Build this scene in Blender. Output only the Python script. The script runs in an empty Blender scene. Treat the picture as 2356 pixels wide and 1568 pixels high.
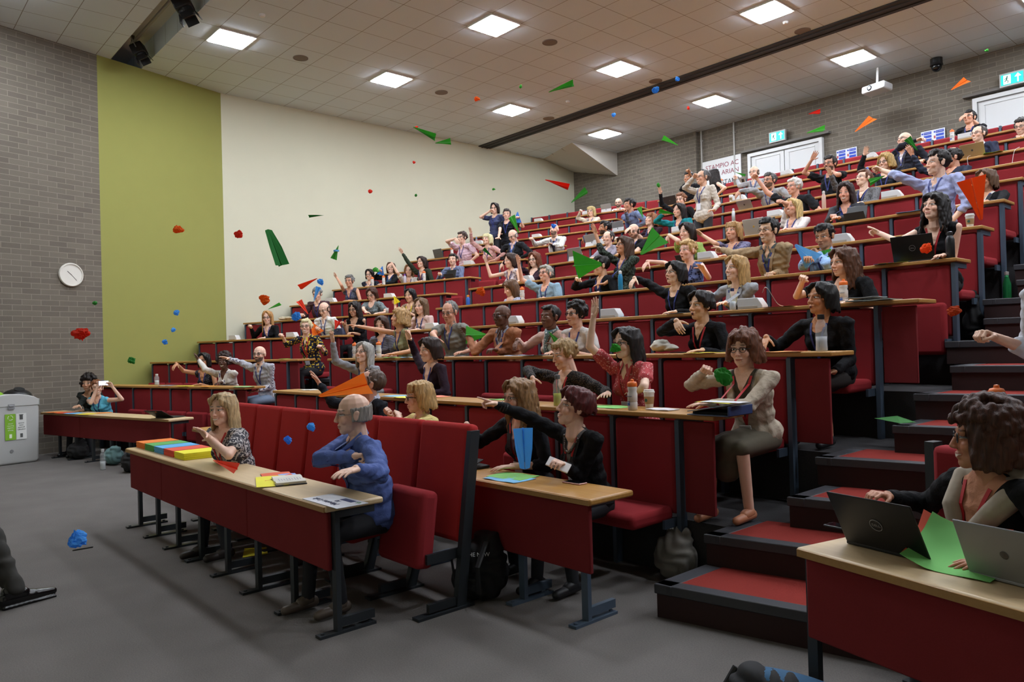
import bpy, math, random
import numpy as np
from mathutils import Vector, Matrix
from mathutils.bvhtree import BVHTree
PI=math.pi; R=math.radians
SC=bpy.context.scene; COL=SC.collection
# ---------------------------------------------------------------- camera
CP=Vector((0,0,1.6)); YAW,PIT,ROL=.7275,.0083,-.0277
cf=Vector((-math.cos(YAW)*math.cos(PIT),math.sin(YAW)*math.cos(PIT),math.sin(PIT)))
cr=cf.cross(Vector((0,0,1))).normalized(); cu=cr.cross(cf)
r2=math.cos(ROL)*cr+math.sin(ROL)*cu; u2=-math.sin(ROL)*cr+math.cos(ROL)*cu
cam=bpy.data.objects.new('camera',bpy.data.cameras.new('camera')); COL.objects.link(cam)
M=Matrix.Identity(4)
for i in range(3): M[i][0]=r2[i]; M[i][1]=u2[i]; M[i][2]=-cf[i]; M[i][3]=CP[i]
cam.matrix_world=M; cam.data.sensor_width=36; cam.data.lens=1724/2356*36; cam.data.clip_end=200
SC.camera=cam
# ---------------------------------------------------------------- world and exposure
wd=bpy.data.worlds.new('world'); SC.world=wd; wd.use_nodes=True
wd.node_tree.nodes['Background'].inputs[0].default_value=(.8,.85,1,1); wd.node_tree.nodes['Background'].inputs[1].default_value=.02
vs=SC.view_settings; vs.view_transform='Standard'; vs.look='None'; vs.gamma=1; vs.use_curve_mapping=False; vs.exposure=0.48
H=7.17; LX0,LDX,LY0,LDY=-13.0,3.262,5.16,3.298; LIGHT_E=58.0
SC.cycles.max_bounces=6; SC.cycles.diffuse_bounces=4; SC.cycles.glossy_bounces=2; SC.cycles.transmission_bounces=5; SC.cycles.transparent_max_bounces=6
SC.cycles.caustics_reflective=False; SC.cycles.caustics_refractive=False; SC.cycles.sample_clamp_indirect=4
# ---------------------------------------------------------------- helpers
def lin(h):
    h=h.lstrip('#'); o=[]
    for i in (0,2,4):
        c=int(h[i:i+2],16)/255; o.append(c/12.92 if c<=.04045 else ((c+.055)/1.055)**2.4)
    return (*o,1)
class NT:
    """small expression helper for shader node maths"""
    def __init__(s,t): s.t=t; s.n=t.nodes; s.l=t.links
    def m(s,op,*a,clamp=False):
        nd=s.n.new('ShaderNodeMath'); nd.operation=op; nd.use_clamp=clamp
        for i,v in enumerate(a):
            if isinstance(v,(int,float)): nd.inputs[i].default_value=v
            else: s.l.new(v,nd.inputs[i])
        return nd.outputs[0]
    def mix(s,f,a,b):
        nd=s.n.new('ShaderNodeMix'); nd.data_type='RGBA'
        for i,v in ((0,f),(6,a),(7,b)):
            if isinstance(v,(int,float)): nd.inputs[i].default_value=v
            elif isinstance(v,tuple): nd.inputs[i].default_value=v
            else: s.l.new(v,nd.inputs[i])
        return nd.outputs[2]
    def attr(s,name):
        nd=s.n.new('ShaderNodeAttribute'); nd.attribute_name=name
        sp=s.n.new('ShaderNodeSeparateXYZ'); s.l.new(nd.outputs['Vector'],sp.inputs[0]); return nd.outputs['Vector'],sp.outputs[0],sp.outputs[1],sp.outputs[2]
    def tex(s,kind,vec=None,scale=5,**k):
        nd=s.n.new('ShaderNodeTex'+kind)
        for a,b in k.items():
            if a in nd.inputs: nd.inputs[a].default_value=b
            else: setattr(nd,a,b)
        if 'Scale' in nd.inputs: nd.inputs['Scale'].default_value=scale
        if vec is not None: s.l.new(vec,nd.inputs['Vector'])
        return nd
    def coord(s,w='Object'):
        return s.n.new('ShaderNodeTexCoord').outputs[w]
    def ell(s,x,z,cx,cz,rx,rz,soft=.25):
        a=s.m('POWER',s.m('DIVIDE',s.m('SUBTRACT',x,cx),rx),2); b=s.m('POWER',s.m('DIVIDE',s.m('SUBTRACT',z,cz),rz),2)
        return s.m('DIVIDE',s.m('SUBTRACT',1+soft,s.m('ADD',a,b)),2*soft,clamp=True)
    def bump(s,h,st,dist=.01):
        nd=s.n.new('ShaderNodeBump'); nd.inputs['Strength'].default_value=st; nd.inputs['Distance'].default_value=dist; s.l.new(h,nd.inputs['Height']); return nd.outputs[0]
def newmat(name):
    m=bpy.data.materials.new(name); m.use_nodes=True; t=NT(m.node_tree); b=m.node_tree.nodes['Principled BSDF']; return m,t,b
MC={}
def mat(hexc,rough=.6,metal=0,noise=.0,nscale=60,bump=0,bscale=200,spec=None,trans=0,emit=0,alpha=1,name=None,sheen=0):
    key=(hexc,rough,metal,noise,nscale,bump,bscale,spec,trans,emit,alpha,sheen)
    if key in MC: return MC[key]
    m,t,b=newmat(name or 'surface_'+hexc); c=lin(hexc)
    b.inputs['Base Color'].default_value=c; b.inputs['Roughness'].default_value=rough; b.inputs['Metallic'].default_value=metal
    if spec is not None: b.inputs['Specular IOR Level'].default_value=spec
    if sheen: b.inputs['Sheen Weight'].default_value=sheen; b.inputs['Sheen Roughness'].default_value=.5; b.inputs['Sheen Tint'].default_value=c
    if trans: b.inputs['Transmission Weight'].default_value=trans; b.inputs['IOR'].default_value=1.3
    if alpha<1: b.inputs['Alpha'].default_value=alpha
    if emit: b.inputs['Emission Color'].default_value=c; b.inputs['Emission Strength'].default_value=emit
    if noise:
        n=t.tex('Noise',t.coord(),nscale,Detail=3.0); d=tuple(x*(1-noise) for x in c[:3])+(1,); e=tuple(min(1,x*(1+noise)) for x in c[:3])+(1,)
        t.l.new(t.mix(n.outputs[0],d,e),b.inputs['Base Color'])
    if bump:
        n=t.tex('Noise',t.coord(),bscale,Detail=2.0); t.l.new(t.bump(n.outputs[0],bump,.004),b.inputs['Normal'])
    MC[key]=m; return m
def paper_mat(c):
    k=('paper',c)
    if k in MC: return MC[k]
    m,t,b=newmat('paper_'+c); cl=tuple(min(.95,k*1.3) for k in lin(c)[:3])+(1,); b.inputs['Base Color'].default_value=cl; b.inputs['Roughness'].default_value=.8; b.inputs['Specular IOR Level'].default_value=.2
    tr=t.n.new('ShaderNodeBsdfTranslucent'); tr.inputs[0].default_value=cl; mx=t.n.new('ShaderNodeMixShader'); mx.inputs[0].default_value=.45; t.l.new(b.outputs[0],mx.inputs[1]); t.l.new(tr.outputs[0],mx.inputs[2]); t.l.new(mx.outputs[0],t.n['Material Output'].inputs[0]); MC[k]=m; return m
class MB:
    def __init__(s): s.v=[]; s.f=[]; s.n=0; s.mi=[]; s.cur=0
    def add(s,V,Fc):
        s.v.append(np.asarray(V,float).reshape(-1,3)); s.f+= [tuple(i+s.n for i in f) for f in Fc]; s.mi+=[s.cur]*len(Fc); s.n+=len(s.v[-1]); return s
    def box(s,c,d,rz=0,M=None):
        x,y,z=[k/2 for k in d]; V=np.array([(a*x,b*y,e*z) for a in(-1,1) for b in(-1,1) for e in(-1,1)])
        if rz: V=V@np.array([[math.cos(rz),math.sin(rz),0],[-math.sin(rz),math.cos(rz),0],[0,0,1]])
        if M is not None: V=V@np.array(M).T
        return s.add(V+np.array(c),[(0,1,3,2),(4,6,7,5),(0,4,5,1),(2,3,7,6),(0,2,6,4),(1,5,7,3)])
    def prism(s,pts,z0,z1):
        n=len(pts); V=[(x,y,z0) for x,y in pts]+[(x,y,z1) for x,y in pts]
        return s.add(V,[tuple(range(n))[::-1],tuple(range(n,2*n))]+[(i,(i+1)%n,n+(i+1)%n,n+i) for i in range(n)])
    def hull(s,V,Fc): return s.add(V,Fc)
    def tube(s,P,r,n=8,cap=True,flat=1):
        P=[np.array(p,float) for p in P]; rr=r if hasattr(r,'__len__') else [r]*len(P); V=[]
        up=None
        for i,p in enumerate(P):
            d=P[min(i+1,len(P)-1)]-P[max(i-1,0)]; d/=np.linalg.norm(d)+1e-12
            if up is None: up=np.array([0,0,1.]) if abs(d[2])<.9 else np.array([1.,0,0])
            a=np.cross(d,up); a/=np.linalg.norm(a)+1e-12; b=np.cross(a,d); up=b
            for k in range(n):
                t=2*PI*k/n; V.append(p+rr[i]*(math.cos(t)*a+flat*math.sin(t)*b))
        Fc=[]
        for i in range(len(P)-1):
            for k in range(n):
                q=(k+1)%n; Fc.append((i*n+k,i*n+q,(i+1)*n+q,(i+1)*n+k))
        if cap: Fc+= [tuple(range(n))[::-1],tuple(range((len(P)-1)*n,len(P)*n))]
        return s.add(V,Fc)
    def lathe(s,prof,c=(0,0,0),n=20):
        V=[];Fc=[]
        for r,z in prof:
            for k in range(n): V.append((c[0]+r*math.cos(2*PI*k/n),c[1]+r*math.sin(2*PI*k/n),c[2]+z))
        for i in range(len(prof)-1):
            for k in range(n): q=(k+1)%n; Fc.append((i*n+k,i*n+q,(i+1)*n+q,(i+1)*n+k))
        Fc+= [tuple(range(n))[::-1],tuple(range((len(prof)-1)*n,len(prof)*n))]
        return s.add(V,Fc)
    def ell(s,c,r,M=None,nu=12,nv=8):
        V=[];Fc=[]
        for j in range(1,nv):
            for k in range(nu):
                t=PI*j/nv; a=2*PI*k/nu; V.append((math.sin(t)*math.cos(a)*r[0],math.sin(t)*math.sin(a)*r[1],math.cos(t)*r[2]))
        V+=[(0,0,r[2]),(0,0,-r[2])]; T=len(V)-2
        for j in range(nv-2):
            for k in range(nu): q=(k+1)%nu; Fc.append((j*nu+k,(j+1)*nu+k,(j+1)*nu+q,j*nu+q))
        for k in range(nu):
            q=(k+1)%nu; Fc.append((T,k,q)); Fc.append((T+1,(nv-2)*nu+q,(nv-2)*nu+k))
        V=np.array(V)
        if M is not None: V=V@np.array(M).T
        return s.add(V+np.array(c),Fc)
    def cap(s,a,b,ra,rb,n=10):
        """tapered capsule"""
        a=np.array(a,float); b=np.array(b,float); d=b-a; L=np.linalg.norm(d)+1e-9; u=d/L; P=[];rr=[]
        for t in (-80,-50,-20): P.append(a+u*ra*math.sin(R(t))); rr.append(ra*math.cos(R(t)))
        for t in (20,50,80): P.append(b+u*rb*math.sin(R(t))); rr.append(rb*math.cos(R(t)))
        return s.tube(P,rr,n)
    def mesh(s,name,mats=None,smooth=False):
        me=bpy.data.meshes.new(name); V=np.concatenate(s.v) if s.v else np.zeros((0,3))
        me.from_pydata(V.tolist(),[],s.f)
        if mats:
            for m_ in (mats if isinstance(mats,(list,tuple)) else [mats]): me.materials.append(m_)
            if isinstance(mats,(list,tuple)) and len(mats)>1: me.polygons.foreach_set('material_index',s.mi)
        if smooth: me.polygons.foreach_set('use_smooth',[True]*len(me.polygons))
        me.update(); return me
def tag(o,label=None,cat=None,group=None,kind=None):
    if label: o['label']=label
    if cat: o['category']=cat
    if group: o['group']=group
    if kind: o['kind']=kind
    return o
def obj(name,mb,mats,parent=None,smooth=False,bevel=0,seg=2,autosm=False):
    me=mb.mesh(name,mats,smooth or bevel>0) if isinstance(mb,MB) else mb
    o=bpy.data.objects.new(name,me); COL.objects.link(o)
    if parent: o.parent=parent
    if bevel:
        b=o.modifiers.new('bevel','BEVEL'); b.width=bevel; b.segments=seg; b.limit_method='ANGLE'; b.angle_limit=R(50); b.harden_normals=False
    if autosm or bevel:
        try: o.data.set_sharp_from_angle(angle=R(50))
        except Exception: pass
    return o
def empty(name,loc=(0,0,0),rz=0,**k):
    o=bpy.data.objects.new(name,None); COL.objects.link(o); o.location=loc; o.rotation_euler=(0,0,rz); o.empty_display_size=.1
    return tag(o,**k)
def struct(name,mb,mats,**k): return tag(obj(name,mb,mats,**k),kind='structure')
def copy_tree(o,parent=None):
    c=o.copy(); COL.objects.link(c); c.parent=parent
    for ch in o.children: copy_tree(ch,c)
    return c
TH=R(13.58)
ANG={'L':TH,'C':0,'R':-TH}
def dk(b,k):
    if b=='C': return 2.0 if k==0 else 3.16+1.03*(k-1)
    if b=='L': return 5.79+1.0274*(k-1)
    return 2.58+1.03*(k-1)
def fl(k): return 0 if k<1 else .386*(k-1)
def BP(b,s,d,z=0):
    a=ANG[b]; return Vector((s*math.cos(a)-d*math.sin(a), s*math.sin(a)+d*math.cos(a), z))
# ---------------------------------------------------------------- materials
def brick_mat():
    m,t,b=newmat('grey_brick'); uv=t.n.new('ShaderNodeUVMap').outputs[0]
    br=t.n.new('ShaderNodeTexBrick'); t.l.new(uv,br.inputs['Vector']); br.inputs['Scale'].default_value=1
    br.inputs['Brick Width'].default_value=.30; br.inputs['Row Height'].default_value=.094; br.inputs['Mortar Size'].default_value=.0055
    br.inputs['Mortar Smooth'].default_value=.3; br.inputs['Bias'].default_value=0
    br.inputs['Color1'].default_value=lin('7b7365'); br.inputs['Color2'].default_value=lin('665e52'); br.inputs['Mortar'].default_value=lin('9f9788')
    n=t.tex('Noise',uv,90,Detail=4.0); n2=t.tex('Noise',uv,2.5,Detail=3.0)
    c=t.mix(.25,br.outputs[0],t.mix(n.outputs[0],lin('4a453e'),lin('7d766c')))
    c=t.mix(.3,c,t.mix(n2.outputs[0],lin('544e47'),lin('7b746a')))
    t.l.new(c,b.inputs['Base Color']); b.inputs['Roughness'].default_value=.9
    h=t.m('SUBTRACT',t.m('MULTIPLY',n.outputs[0],.4),br.outputs[1]); t.l.new(t.bump(h,.35,.01),b.inputs['Normal']); return m
def fabric_mat(hexc,name):
    m,t,b=newmat(name); c=lin(hexc); v=t.coord(); n=t.tex('Noise',v,260,Detail=2.0); n2=t.tex('Noise',v,3,Detail=2.0)
    f=t.m('ADD',t.m('MULTIPLY',n.outputs[0],.5),t.m('MULTIPLY',n2.outputs[0],.5))
    t.l.new(t.mix(f,tuple(x*.72 for x in c[:3])+(1,),tuple(min(1,x*1.28) for x in c[:3])+(1,)),b.inputs['Base Color'])
    b.inputs['Roughness'].default_value=.9; b.inputs['Specular IOR Level'].default_value=.15
    b.inputs['Sheen Weight'].default_value=.12; b.inputs['Sheen Tint'].default_value=c
    t.l.new(t.bump(n.outputs[0],.15,.002),b.inputs['Normal']); return m
def wood_mat(c1,c2,name,sc=6):
    m,t,b=newmat(name); mp=t.n.new('ShaderNodeMapping'); mp.inputs['Scale'].default_value=(.6,9,9); t.l.new(t.coord(),mp.inputs[0])
    n=t.tex('Noise',mp.outputs[0],sc,Detail=5.0,Distortion=.6); t.l.new(t.mix(n.outputs[0],lin(c1),lin(c2)),b.inputs['Base Color'])
    b.inputs['Roughness'].default_value=.38; return m
def carpet_mat(hexc,name,v=.5):
    m,t,b=newmat(name); c=lin(hexc); n=t.tex('Noise',t.coord(),120,Detail=4.0); n2=t.tex('Noise',t.coord(),2.2,Detail=2.0)
    f=t.m('ADD',t.m('MULTIPLY',n.outputs[0],.65),t.m('MULTIPLY',n2.outputs[0],.35))
    t.l.new(t.mix(f,tuple(x*(1-v) for x in c[:3])+(1,),tuple(x*(1+v) for x in c[:3])+(1,)),b.inputs['Base Color'])
    b.inputs['Roughness'].default_value=.95; b.inputs['Specular IOR Level'].default_value=.1; t.l.new(t.bump(n.outputs[0],.4,.004),b.inputs['Normal']); return m
BRICK=brick_mat(); RED=fabric_mat('8f2b30','red_upholstery'); REDB=fabric_mat('a52c2b','bright_red_upholstery'); REDP=fabric_mat('742729','dark_red_panel')
WOOD=wood_mat('98682f','c3944e','oak_desk_ledge'); WOODL=wood_mat('bfa47c','d9c096','pale_desk_laminate',3); EDGE=mat('9a7440',.45,noise=.15)
STEEL=mat('4a5868',.45,.2,name='blue_grey_steel'); DSTEEL=mat('2b3034',.45,.2,name='dark_steel')
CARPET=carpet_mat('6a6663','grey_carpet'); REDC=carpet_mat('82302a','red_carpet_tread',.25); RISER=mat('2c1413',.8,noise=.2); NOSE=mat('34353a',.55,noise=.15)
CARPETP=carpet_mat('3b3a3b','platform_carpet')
WHITE=mat('cfcdb6',.85,noise=.02,nscale=3,name='cream_painted_wall'); GREEN=mat('94944e',.85,noise=.03,nscale=3,name='olive_painted_wall')
BLACK=mat('101012',.5); WHP=mat('e4e4e2',.55); GREY=mat('8d8f92',.45); CHROME=mat('b9bcc0',.2,.9)
# ---------------------------------------------------------------- room
ORD=['','first','second','third','fourth','fifth','sixth','seventh','eighth','ninth','tenth','eleventh','twelfth']
def uvbox(name,p0,p1,z0,z1,th,mt,out):
    """wall slab from p0 to p1, thickness on the outside, UVs in metres"""
    d=(Vector(p1)-Vector(p0)); L=d.length; d/=L; n=Vector((-d.y,d.x))*out
    q=[Vector(p0),Vector(p1),Vector(p1)+n*th,Vector(p0)+n*th]; mb=MB(); mb.prism([(a.x,a.y) for a in q],z0,z1); me=mb.mesh(name,mt)
    uv=me.uv_layers.new(name='UVMap')
    for lp in me.loops:
        v=me.vertices[lp.vertex_index].co; uv.data[lp.index].uv=((v.xy-Vector(p0)).dot(d),v.z)
    return tag(obj(name,me,None),kind='structure')
WX=-15.9
uvbox('wall_left',(-13.6,-2.4),(-15.2,3.53),0,H,.2,BRICK,1)
uvbox('wall_left_green',(-15.2,3.53),(WX,6.05),0,H,.15,GREEN,1)
uvbox('wall_left_cream',(WX,6.05),(WX,16.9),0,H,.15,WHITE,1)
uvbox('wall_back',(WX-.1,16.9),(-11.45,16.9),0,H,.2,BRICK,1)
uvbox('wall_back_centre',(-11.45,17.02),(4.2,17.02),0,H,.2,BRICK,1)
uvbox('wall_right',(4.2,-2.4),(4.2,17),0,H,.2,BRICK,-1)
uvbox('wall_front',(-13.6,-2.4),(4.2,-2.4),0,H,.2,WHITE,-1)
mb=MB(); mb.box((-6,7.3,-.05),(22,20,.1)); struct('floor',mb,CARPET)
# ceiling with tile grid
def ceil_mat():
    m,t,b=newmat('ceiling_tiles'); g=t.n.new('ShaderNodeNewGeometry').outputs['Position']; sp=t.n.new('ShaderNodeSeparateXYZ'); t.l.new(g,sp.inputs[0])
    def ln(o,x0,st):
        f=t.m('FRACT',t.m('DIVIDE',t.m('SUBTRACT',o,x0),st)); return t.m('LESS_THAN',f,.016)
    gr=t.m('MAXIMUM',ln(sp.outputs[0],LX0-LDX/10-.0,LDX/5),ln(sp.outputs[1],LY0-LDY/10,LDY/5))
    n=t.tex('Noise',g,120,Detail=2.0)
    t.l.new(t.mix(gr,t.mix(n.outputs[0],lin('cdd8df'),lin('d6e1e8')),lin('85837e')),b.inputs['Base Color']); b.inputs['Roughness'].default_value=.9; return m
CEIL=ceil_mat()
mb=MB()
TY0,TY1=3.78,4.36; RT=.34
for (x0,x1,y0,y1) in ((-17,5,-3,TY0),(-17,5,TY1,17.4)): mb.box(((x0+x1)/2,(y0+y1)/2,H+.25),(x1-x0,y1-y0,.5))
struct('ceiling',mb,CEIL)
mb=MB(); mb.box((-6,(TY0+TY1)/2,H+.42),(22,TY1-TY0,.06)); struct('trim_1',mb,mat('c9c4ba',.9))
# sliding wall track (dark strip)
mb=MB(); mb.box((-5.85,13.33,H-.01),(20.1,.42,.03)); mb.box((-5.85,13.24,H-.03),(20.1,.02,.02)); mb.box((-5.85,13.42,H-.03),(20.1,.02,.02)); struct('trim_2',mb,mat('33312f',.7))
# bulkhead in the far left corner
V=[(-15.9,15.6,H),(-14.15,15.0,H),(-14.15,16.9,H),(-15.9,16.9,H),(-15.9,16.86,6.95),(-14.15,16.86,6.52),(-15.9,16.9,6.95),(-14.15,16.9,6.52)]
mb=MB(); mb.add(V,[(0,1,5,4),(1,2,7,5),(0,3,2,1),(0,4,6,3),(4,5,7,6),(3,6,7,2)]); struct('trim_3',mb,mat('c3beb4',.85))
for a,b_ in ((.33,0),(.66,0)):
    p=Vector(V[0]).lerp(Vector(V[1]),a); q=Vector(V[4]).lerp(Vector(V[5]),a)
    mb=MB(); mb.tube([p,q],.008,4); struct('trim_4',mb,mat('7c776e',.8))
# lights
LMAT=mat('eff5ff',.5,emit=LIGHT_E,name='light_diffuser')
FR=mat('d8d6d0',.5)
lights=[]
proto=None
for i in range(0,6):
    for j in range(-1,4):
        if j<0 and i>1: continue
        x=LX0+i*LDX; y=LY0+j*LDY
        if x>4: continue
        if proto is None:
            o=empty('ceiling_light'); mb=MB()
            for sx,sy,dx,dy in ((0,1,.66,.025),(0,-1,.66,.025),(1,0,.025,.61),(-1,0,.025,.61)): mb.box((sx*.318,sy*.318,-.012),(dx,dy,.03))
            obj('light_frame',mb,FR,o); mb=MB(); mb.box((0,0,-.022),(.61,.61,.042)); obj('diffuser',mb,LMAT,o,bevel=.02)
            proto=o
        else: o=copy_tree(proto)
        o.location=(x,y,H); nm=['row nearest the stage','second row','third row','fourth row','row behind the dark track'][max(0,j+1)]+(' behind the camera' if j<-1 else '')
        tag(o,'square ceiling light, %s, %s from the left wall'%(nm,ORD[i+1]),'ceiling light','square ceiling light panels')
# ceiling speakers, detector
def ceil_disc(px,py,r,nm,lb,cat,c='7d736a'):
    o=MB(); o.lathe([(r*1.08,0),(r*1.08,-.012),(r,-.014),(r*.98,-.008),(.001,-.008)],n=24); q=obj(nm,o,mat(c,.8),smooth=False); q.location=(px,py,H); tag(q,lb,cat,nm.replace('_',' ')+'s in the ceiling')
for (x,y,lb) in [(-13.09, 6.51, 'above the olive wall'), (-13.03, 9.75, 'between the left and middle front lights'), (-9.67, 9.74, 'under the middle light of the front row'), (-9.73, 12.95, 'above the dark track'), (-12.96, 12.94, 'left of the dark track'), (-6.49, 13.02, 'near the right light and the dark track')]: ceil_disc(x,y,.13,'ceiling_speaker','round grey ceiling speaker '+lb,'speaker')
for (x,y,lb) in [(-6.49, 12.41, 'right of the top right light'), (-11.77, 12.39, 'by the tail of the green plane'), (-11.78, 5.2, 'left of the front light')]:
    mb=MB(); mb.lathe([(.05,0),(.05,-.02),(.035,-.04),(.001,-.042)],n=16); q=obj('smoke_detector',mb,WHP); q.location=(x,y,H); tag(q,'small white smoke detector '+lb,'smoke detector')
# lighting bar in the recess
o=empty('lighting_bar',(0,0,0),label='metal pipe lighting bar in the ceiling recess above the brick wall',cat='lighting bar')
yb=(TY0+TY1)/2
mb=MB(); mb.tube([(-15.0,yb,H+.26),(4,yb,H+.26)],.028,10); obj('pipe',mb,mat('8a857b',.5),o)
for x in (-14.9,-11.5,-8):
    mb=MB(); mb.box((x,yb,H+.33),(.05,.05,.14)); obj('bracket',mb,mat('5a574f',.6),o)
for x,lb,sc in ((-14.72,'boxy black stage lamp at the wall end of the lighting bar',1),(-12.35,'black spotlight with barn doors at the top of the photo on the lighting bar',1.2)):
    o=empty('stage_light',(x,yb,H+.18),label=lb,cat='spotlight'); o.rotation_euler=(R(25),0,R(-35)); 
    mb=MB(); mb.box((0,0,-.12),(.24*sc,.22*sc,.2*sc)); obj('housing',mb,BLACK,o,bevel=.02)
    mb=MB(); mb.lathe([(.09*sc,-.28*sc),(.1*sc,-.2*sc),(.1*sc,-.12)],n=20); obj('barrel',mb,BLACK,o)
    for a in range(4):
        mb=MB(); mb.box((0,.115*sc,-.31*sc),(.16*sc,.012,.11*sc),M=Matrix.Rotation(R(18),3,'X')); q=obj('barn_door',mb,BLACK,o); q.rotation_euler=(0,0,a*PI/2)
    mb=MB(); mb.tube([(-.14*sc,0,-.12),(-.15*sc,0,.06),(0,0,.1),(.15*sc,0,.06),(.14*sc,0,-.12)],.01,6); obj('yoke',mb,GREY,o)
# ---- back wall fittings
YB=17.0
def panel_text(txt,size,loc,rot,m_,parent,name='lettering',al='LEFT',sp=1):
    cu_=bpy.data.curves.new(name,'FONT'); cu_.body=txt; cu_.size=size; cu_.align_x=al; cu_.extrude=.0008; cu_.offset=size*.02 if name=='numeral' else 0; cu_.space_character=sp
    t=bpy.data.objects.new(name,cu_); me=bpy.data.meshes.new_from_object(t); bpy.data.objects.remove(t)
    o=bpy.data.objects.new(name,me); COL.objects.link(o); me.materials.clear(); me.materials.append(m_); o.parent=parent; o.location=loc; o.rotation_euler=rot; return o
def double_door(n,xc,w,zt,zb):
    o=empty('door_%d'%n,(xc,YB,0),kind='structure')
    wm=mat('cfd0cf',.5); mb=MB()
    mb.box((-w/2-.04,-.05,(zt+zb)/2),(.08,.1,zt-zb)); mb.box((w/2+.04,-.05,(zt+zb)/2),(.08,.1,zt-zb)); mb.box((0,-.05,zt+.04),(w+.16,.1,.08)); obj('door_frame',mb,wm,o)
    mb=MB(); mb.box((0,-.06,zt+.16),(w+.5,.12,.05)); obj('lintel',mb,mat('6f6b66',.9),o)
    for s in (-1,1):
        mb=MB(); mb.box((s*w/4,-.03,(zt+zb)/2),(w/2-.02,.05,zt-zb-.01)); mb.box((s*w/4,-.06,zt-.08),(w/2-.22,.015,.02)); mb.box((s*w/4,-.06,zb+.9),(w/2-.22,.015,.02))
        for q in (-1,1): mb.box((s*w/4+q*(w/4-.12),-.06,(zt+zb)/2+.4),(.02,.015,zt-zb-1))
        lf=obj('door_leaf',mb,wm,o); mb=MB(); mb.box((s*.1,-.09,zb+1.05),(.04,.05,.3)); obj('door_handle',mb,CHROME,lf)
double_door(1,-9.0,1.75,6.17,4.25); double_door(2,-3.9,1.95,6.22,4.25)
def exit_sign(x,z,lb):
    o=empty('exit_sign',(x,YB-.12,z),label=lb,cat='exit sign')
    mb=MB(); mb.box((0,0,0),(.42,.06,.26)); obj('housing',mb,mat('b9bcbb',.5),o)
    mb=MB(); mb.box((0,-.034,0),(.37,.006,.2)); obj('sign_face',mb,mat('1fb0a8',.5,emit=.9),o)
    wm=mat('f2fffc',.5,emit=1.4); mb=MB(); mb.box((-.08,-.039,0),(.12,.004,.17)); obj('doorway_symbol',mb,wm,o)
    gm=mat('0d6e62',.6); mb=MB(); mb.ell((-.075,-.045,.055),(.014,.004,.014)); mb.tube([(-.08,-.045,.04),(-.09,-.045,-.005)],.012,6)
    mb.tube([(-.09,-.045,-.005),(-.06,-.045,-.03),(-.07,-.045,-.07)],.008,6); mb.tube([(-.09,-.045,-.005),(-.115,-.045,-.035),(-.13,-.045,-.03)],.008,6)
    mb.tube([(-.08,-.045,.035),(-.05,-.045,.01)],.006,6); mb.tube([(-.08,-.045,.035),(-.115,-.045,.02),(-.12,-.045,-.005)],.006,6); obj('running_figure',mb,gm,o)
    mb=MB(); mb.box((.1,-.039,-.02),(.022,.004,.12)); mb.add([(.045,-.041,.02),(.155,-.041,.02),(.1,-.041,.085),(.045,-.037,.02),(.155,-.037,.02),(.1,-.037,.085)],[(0,1,2),(3,5,4),(0,3,4,1),(1,4,5,2),(2,5,3,0)]); obj('up_arrow',mb,wm,o)
exit_sign(-9.12,6.5,'green emergency exit sign with running figure and up arrow over the left double door')
exit_sign(-4.25,6.5,'green emergency exit sign with running figure and up arrow near the right edge')
for x,z0,nm in ((-11.32,4.3,'beside the brick corner'),(-10.35,4.3,'between the brick corner and the left double door')):
    mb=MB(); mb.tube([(x,YB-.04,z0),(x,YB-.04,H)],.022,8); 
    for z in (5.2,6.2,6.9): mb.box((x,YB-.02,z),(.06,.05,.03))
    tag(obj('conduit_pipe',mb,mat('a9a7a2',.5)),'thin white vertical conduit pipe '+nm,'pipe')
o=empty('poster_board',(-10.75,YB-.03,5.82),label='white banner board with dark red and black capitals on the back wall',cat='sign')
mb=MB(); mb.box((0,0,0),(1.15,.03,1.0)); obj('board',mb,mat('dcdddc',.6),o)
mr=mat('8c3f4c',.6); mk=mat('2b2c30',.6)
for i,(tx,mm) in enumerate((('STAMPIO AC',mr),('ARBED ARIAN',mr),('STAMP',mk),('AND SAVE',mk))): panel_text(tx,.17,(.52,-.02,.26-.19*i-(.06 if i>1 else 0)),(PI/2,0,0),mm,o,al='RIGHT')
for x,z,lb in ((-7.52,5.72,'blue and white fire instruction notice right of the left double door'),(-5.72,5.72,'blue and white fire instruction notice left of the right double door')):
    o=empty('safety_notice',(x,YB-.02,z),label=lb,cat='notice'); o.scale=(.62,1,.62); mb=MB(); mb.box((0,0,0),(.74,.012,.5)); obj('sheet',mb,mat('dfe3ea',.5),o)
    for q in (-1,1):
        for r_ in range(4):
            mb=MB(); mb.box((q*.19+.03,-.009,.17-.115*r_),(.24,.006,.085)); obj('blue_panel',mb,mat('2547b8',.5),o)
            for kk in range(3):
                pass
        panel_text('FIRE ACTION',.035,(q*.19-.085,-.0135,.16),(PI/2,0,0),WHP,o)
        mb=MB(); mb.lathe([(.03,-.003),(.03,.003)],n=12); c_=obj('warning_disc',mb,mat('2547b8',.5),o); c_.location=(q*.19-.13,-.012,.17); c_.rotation_euler=(PI/2,0,0)
        mb=MB(); mb.box((q*.19-.135,-.009,.0),(.05,.006,.09)); obj('red_symbol',mb,mat('b8454a',.5),o)
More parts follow.
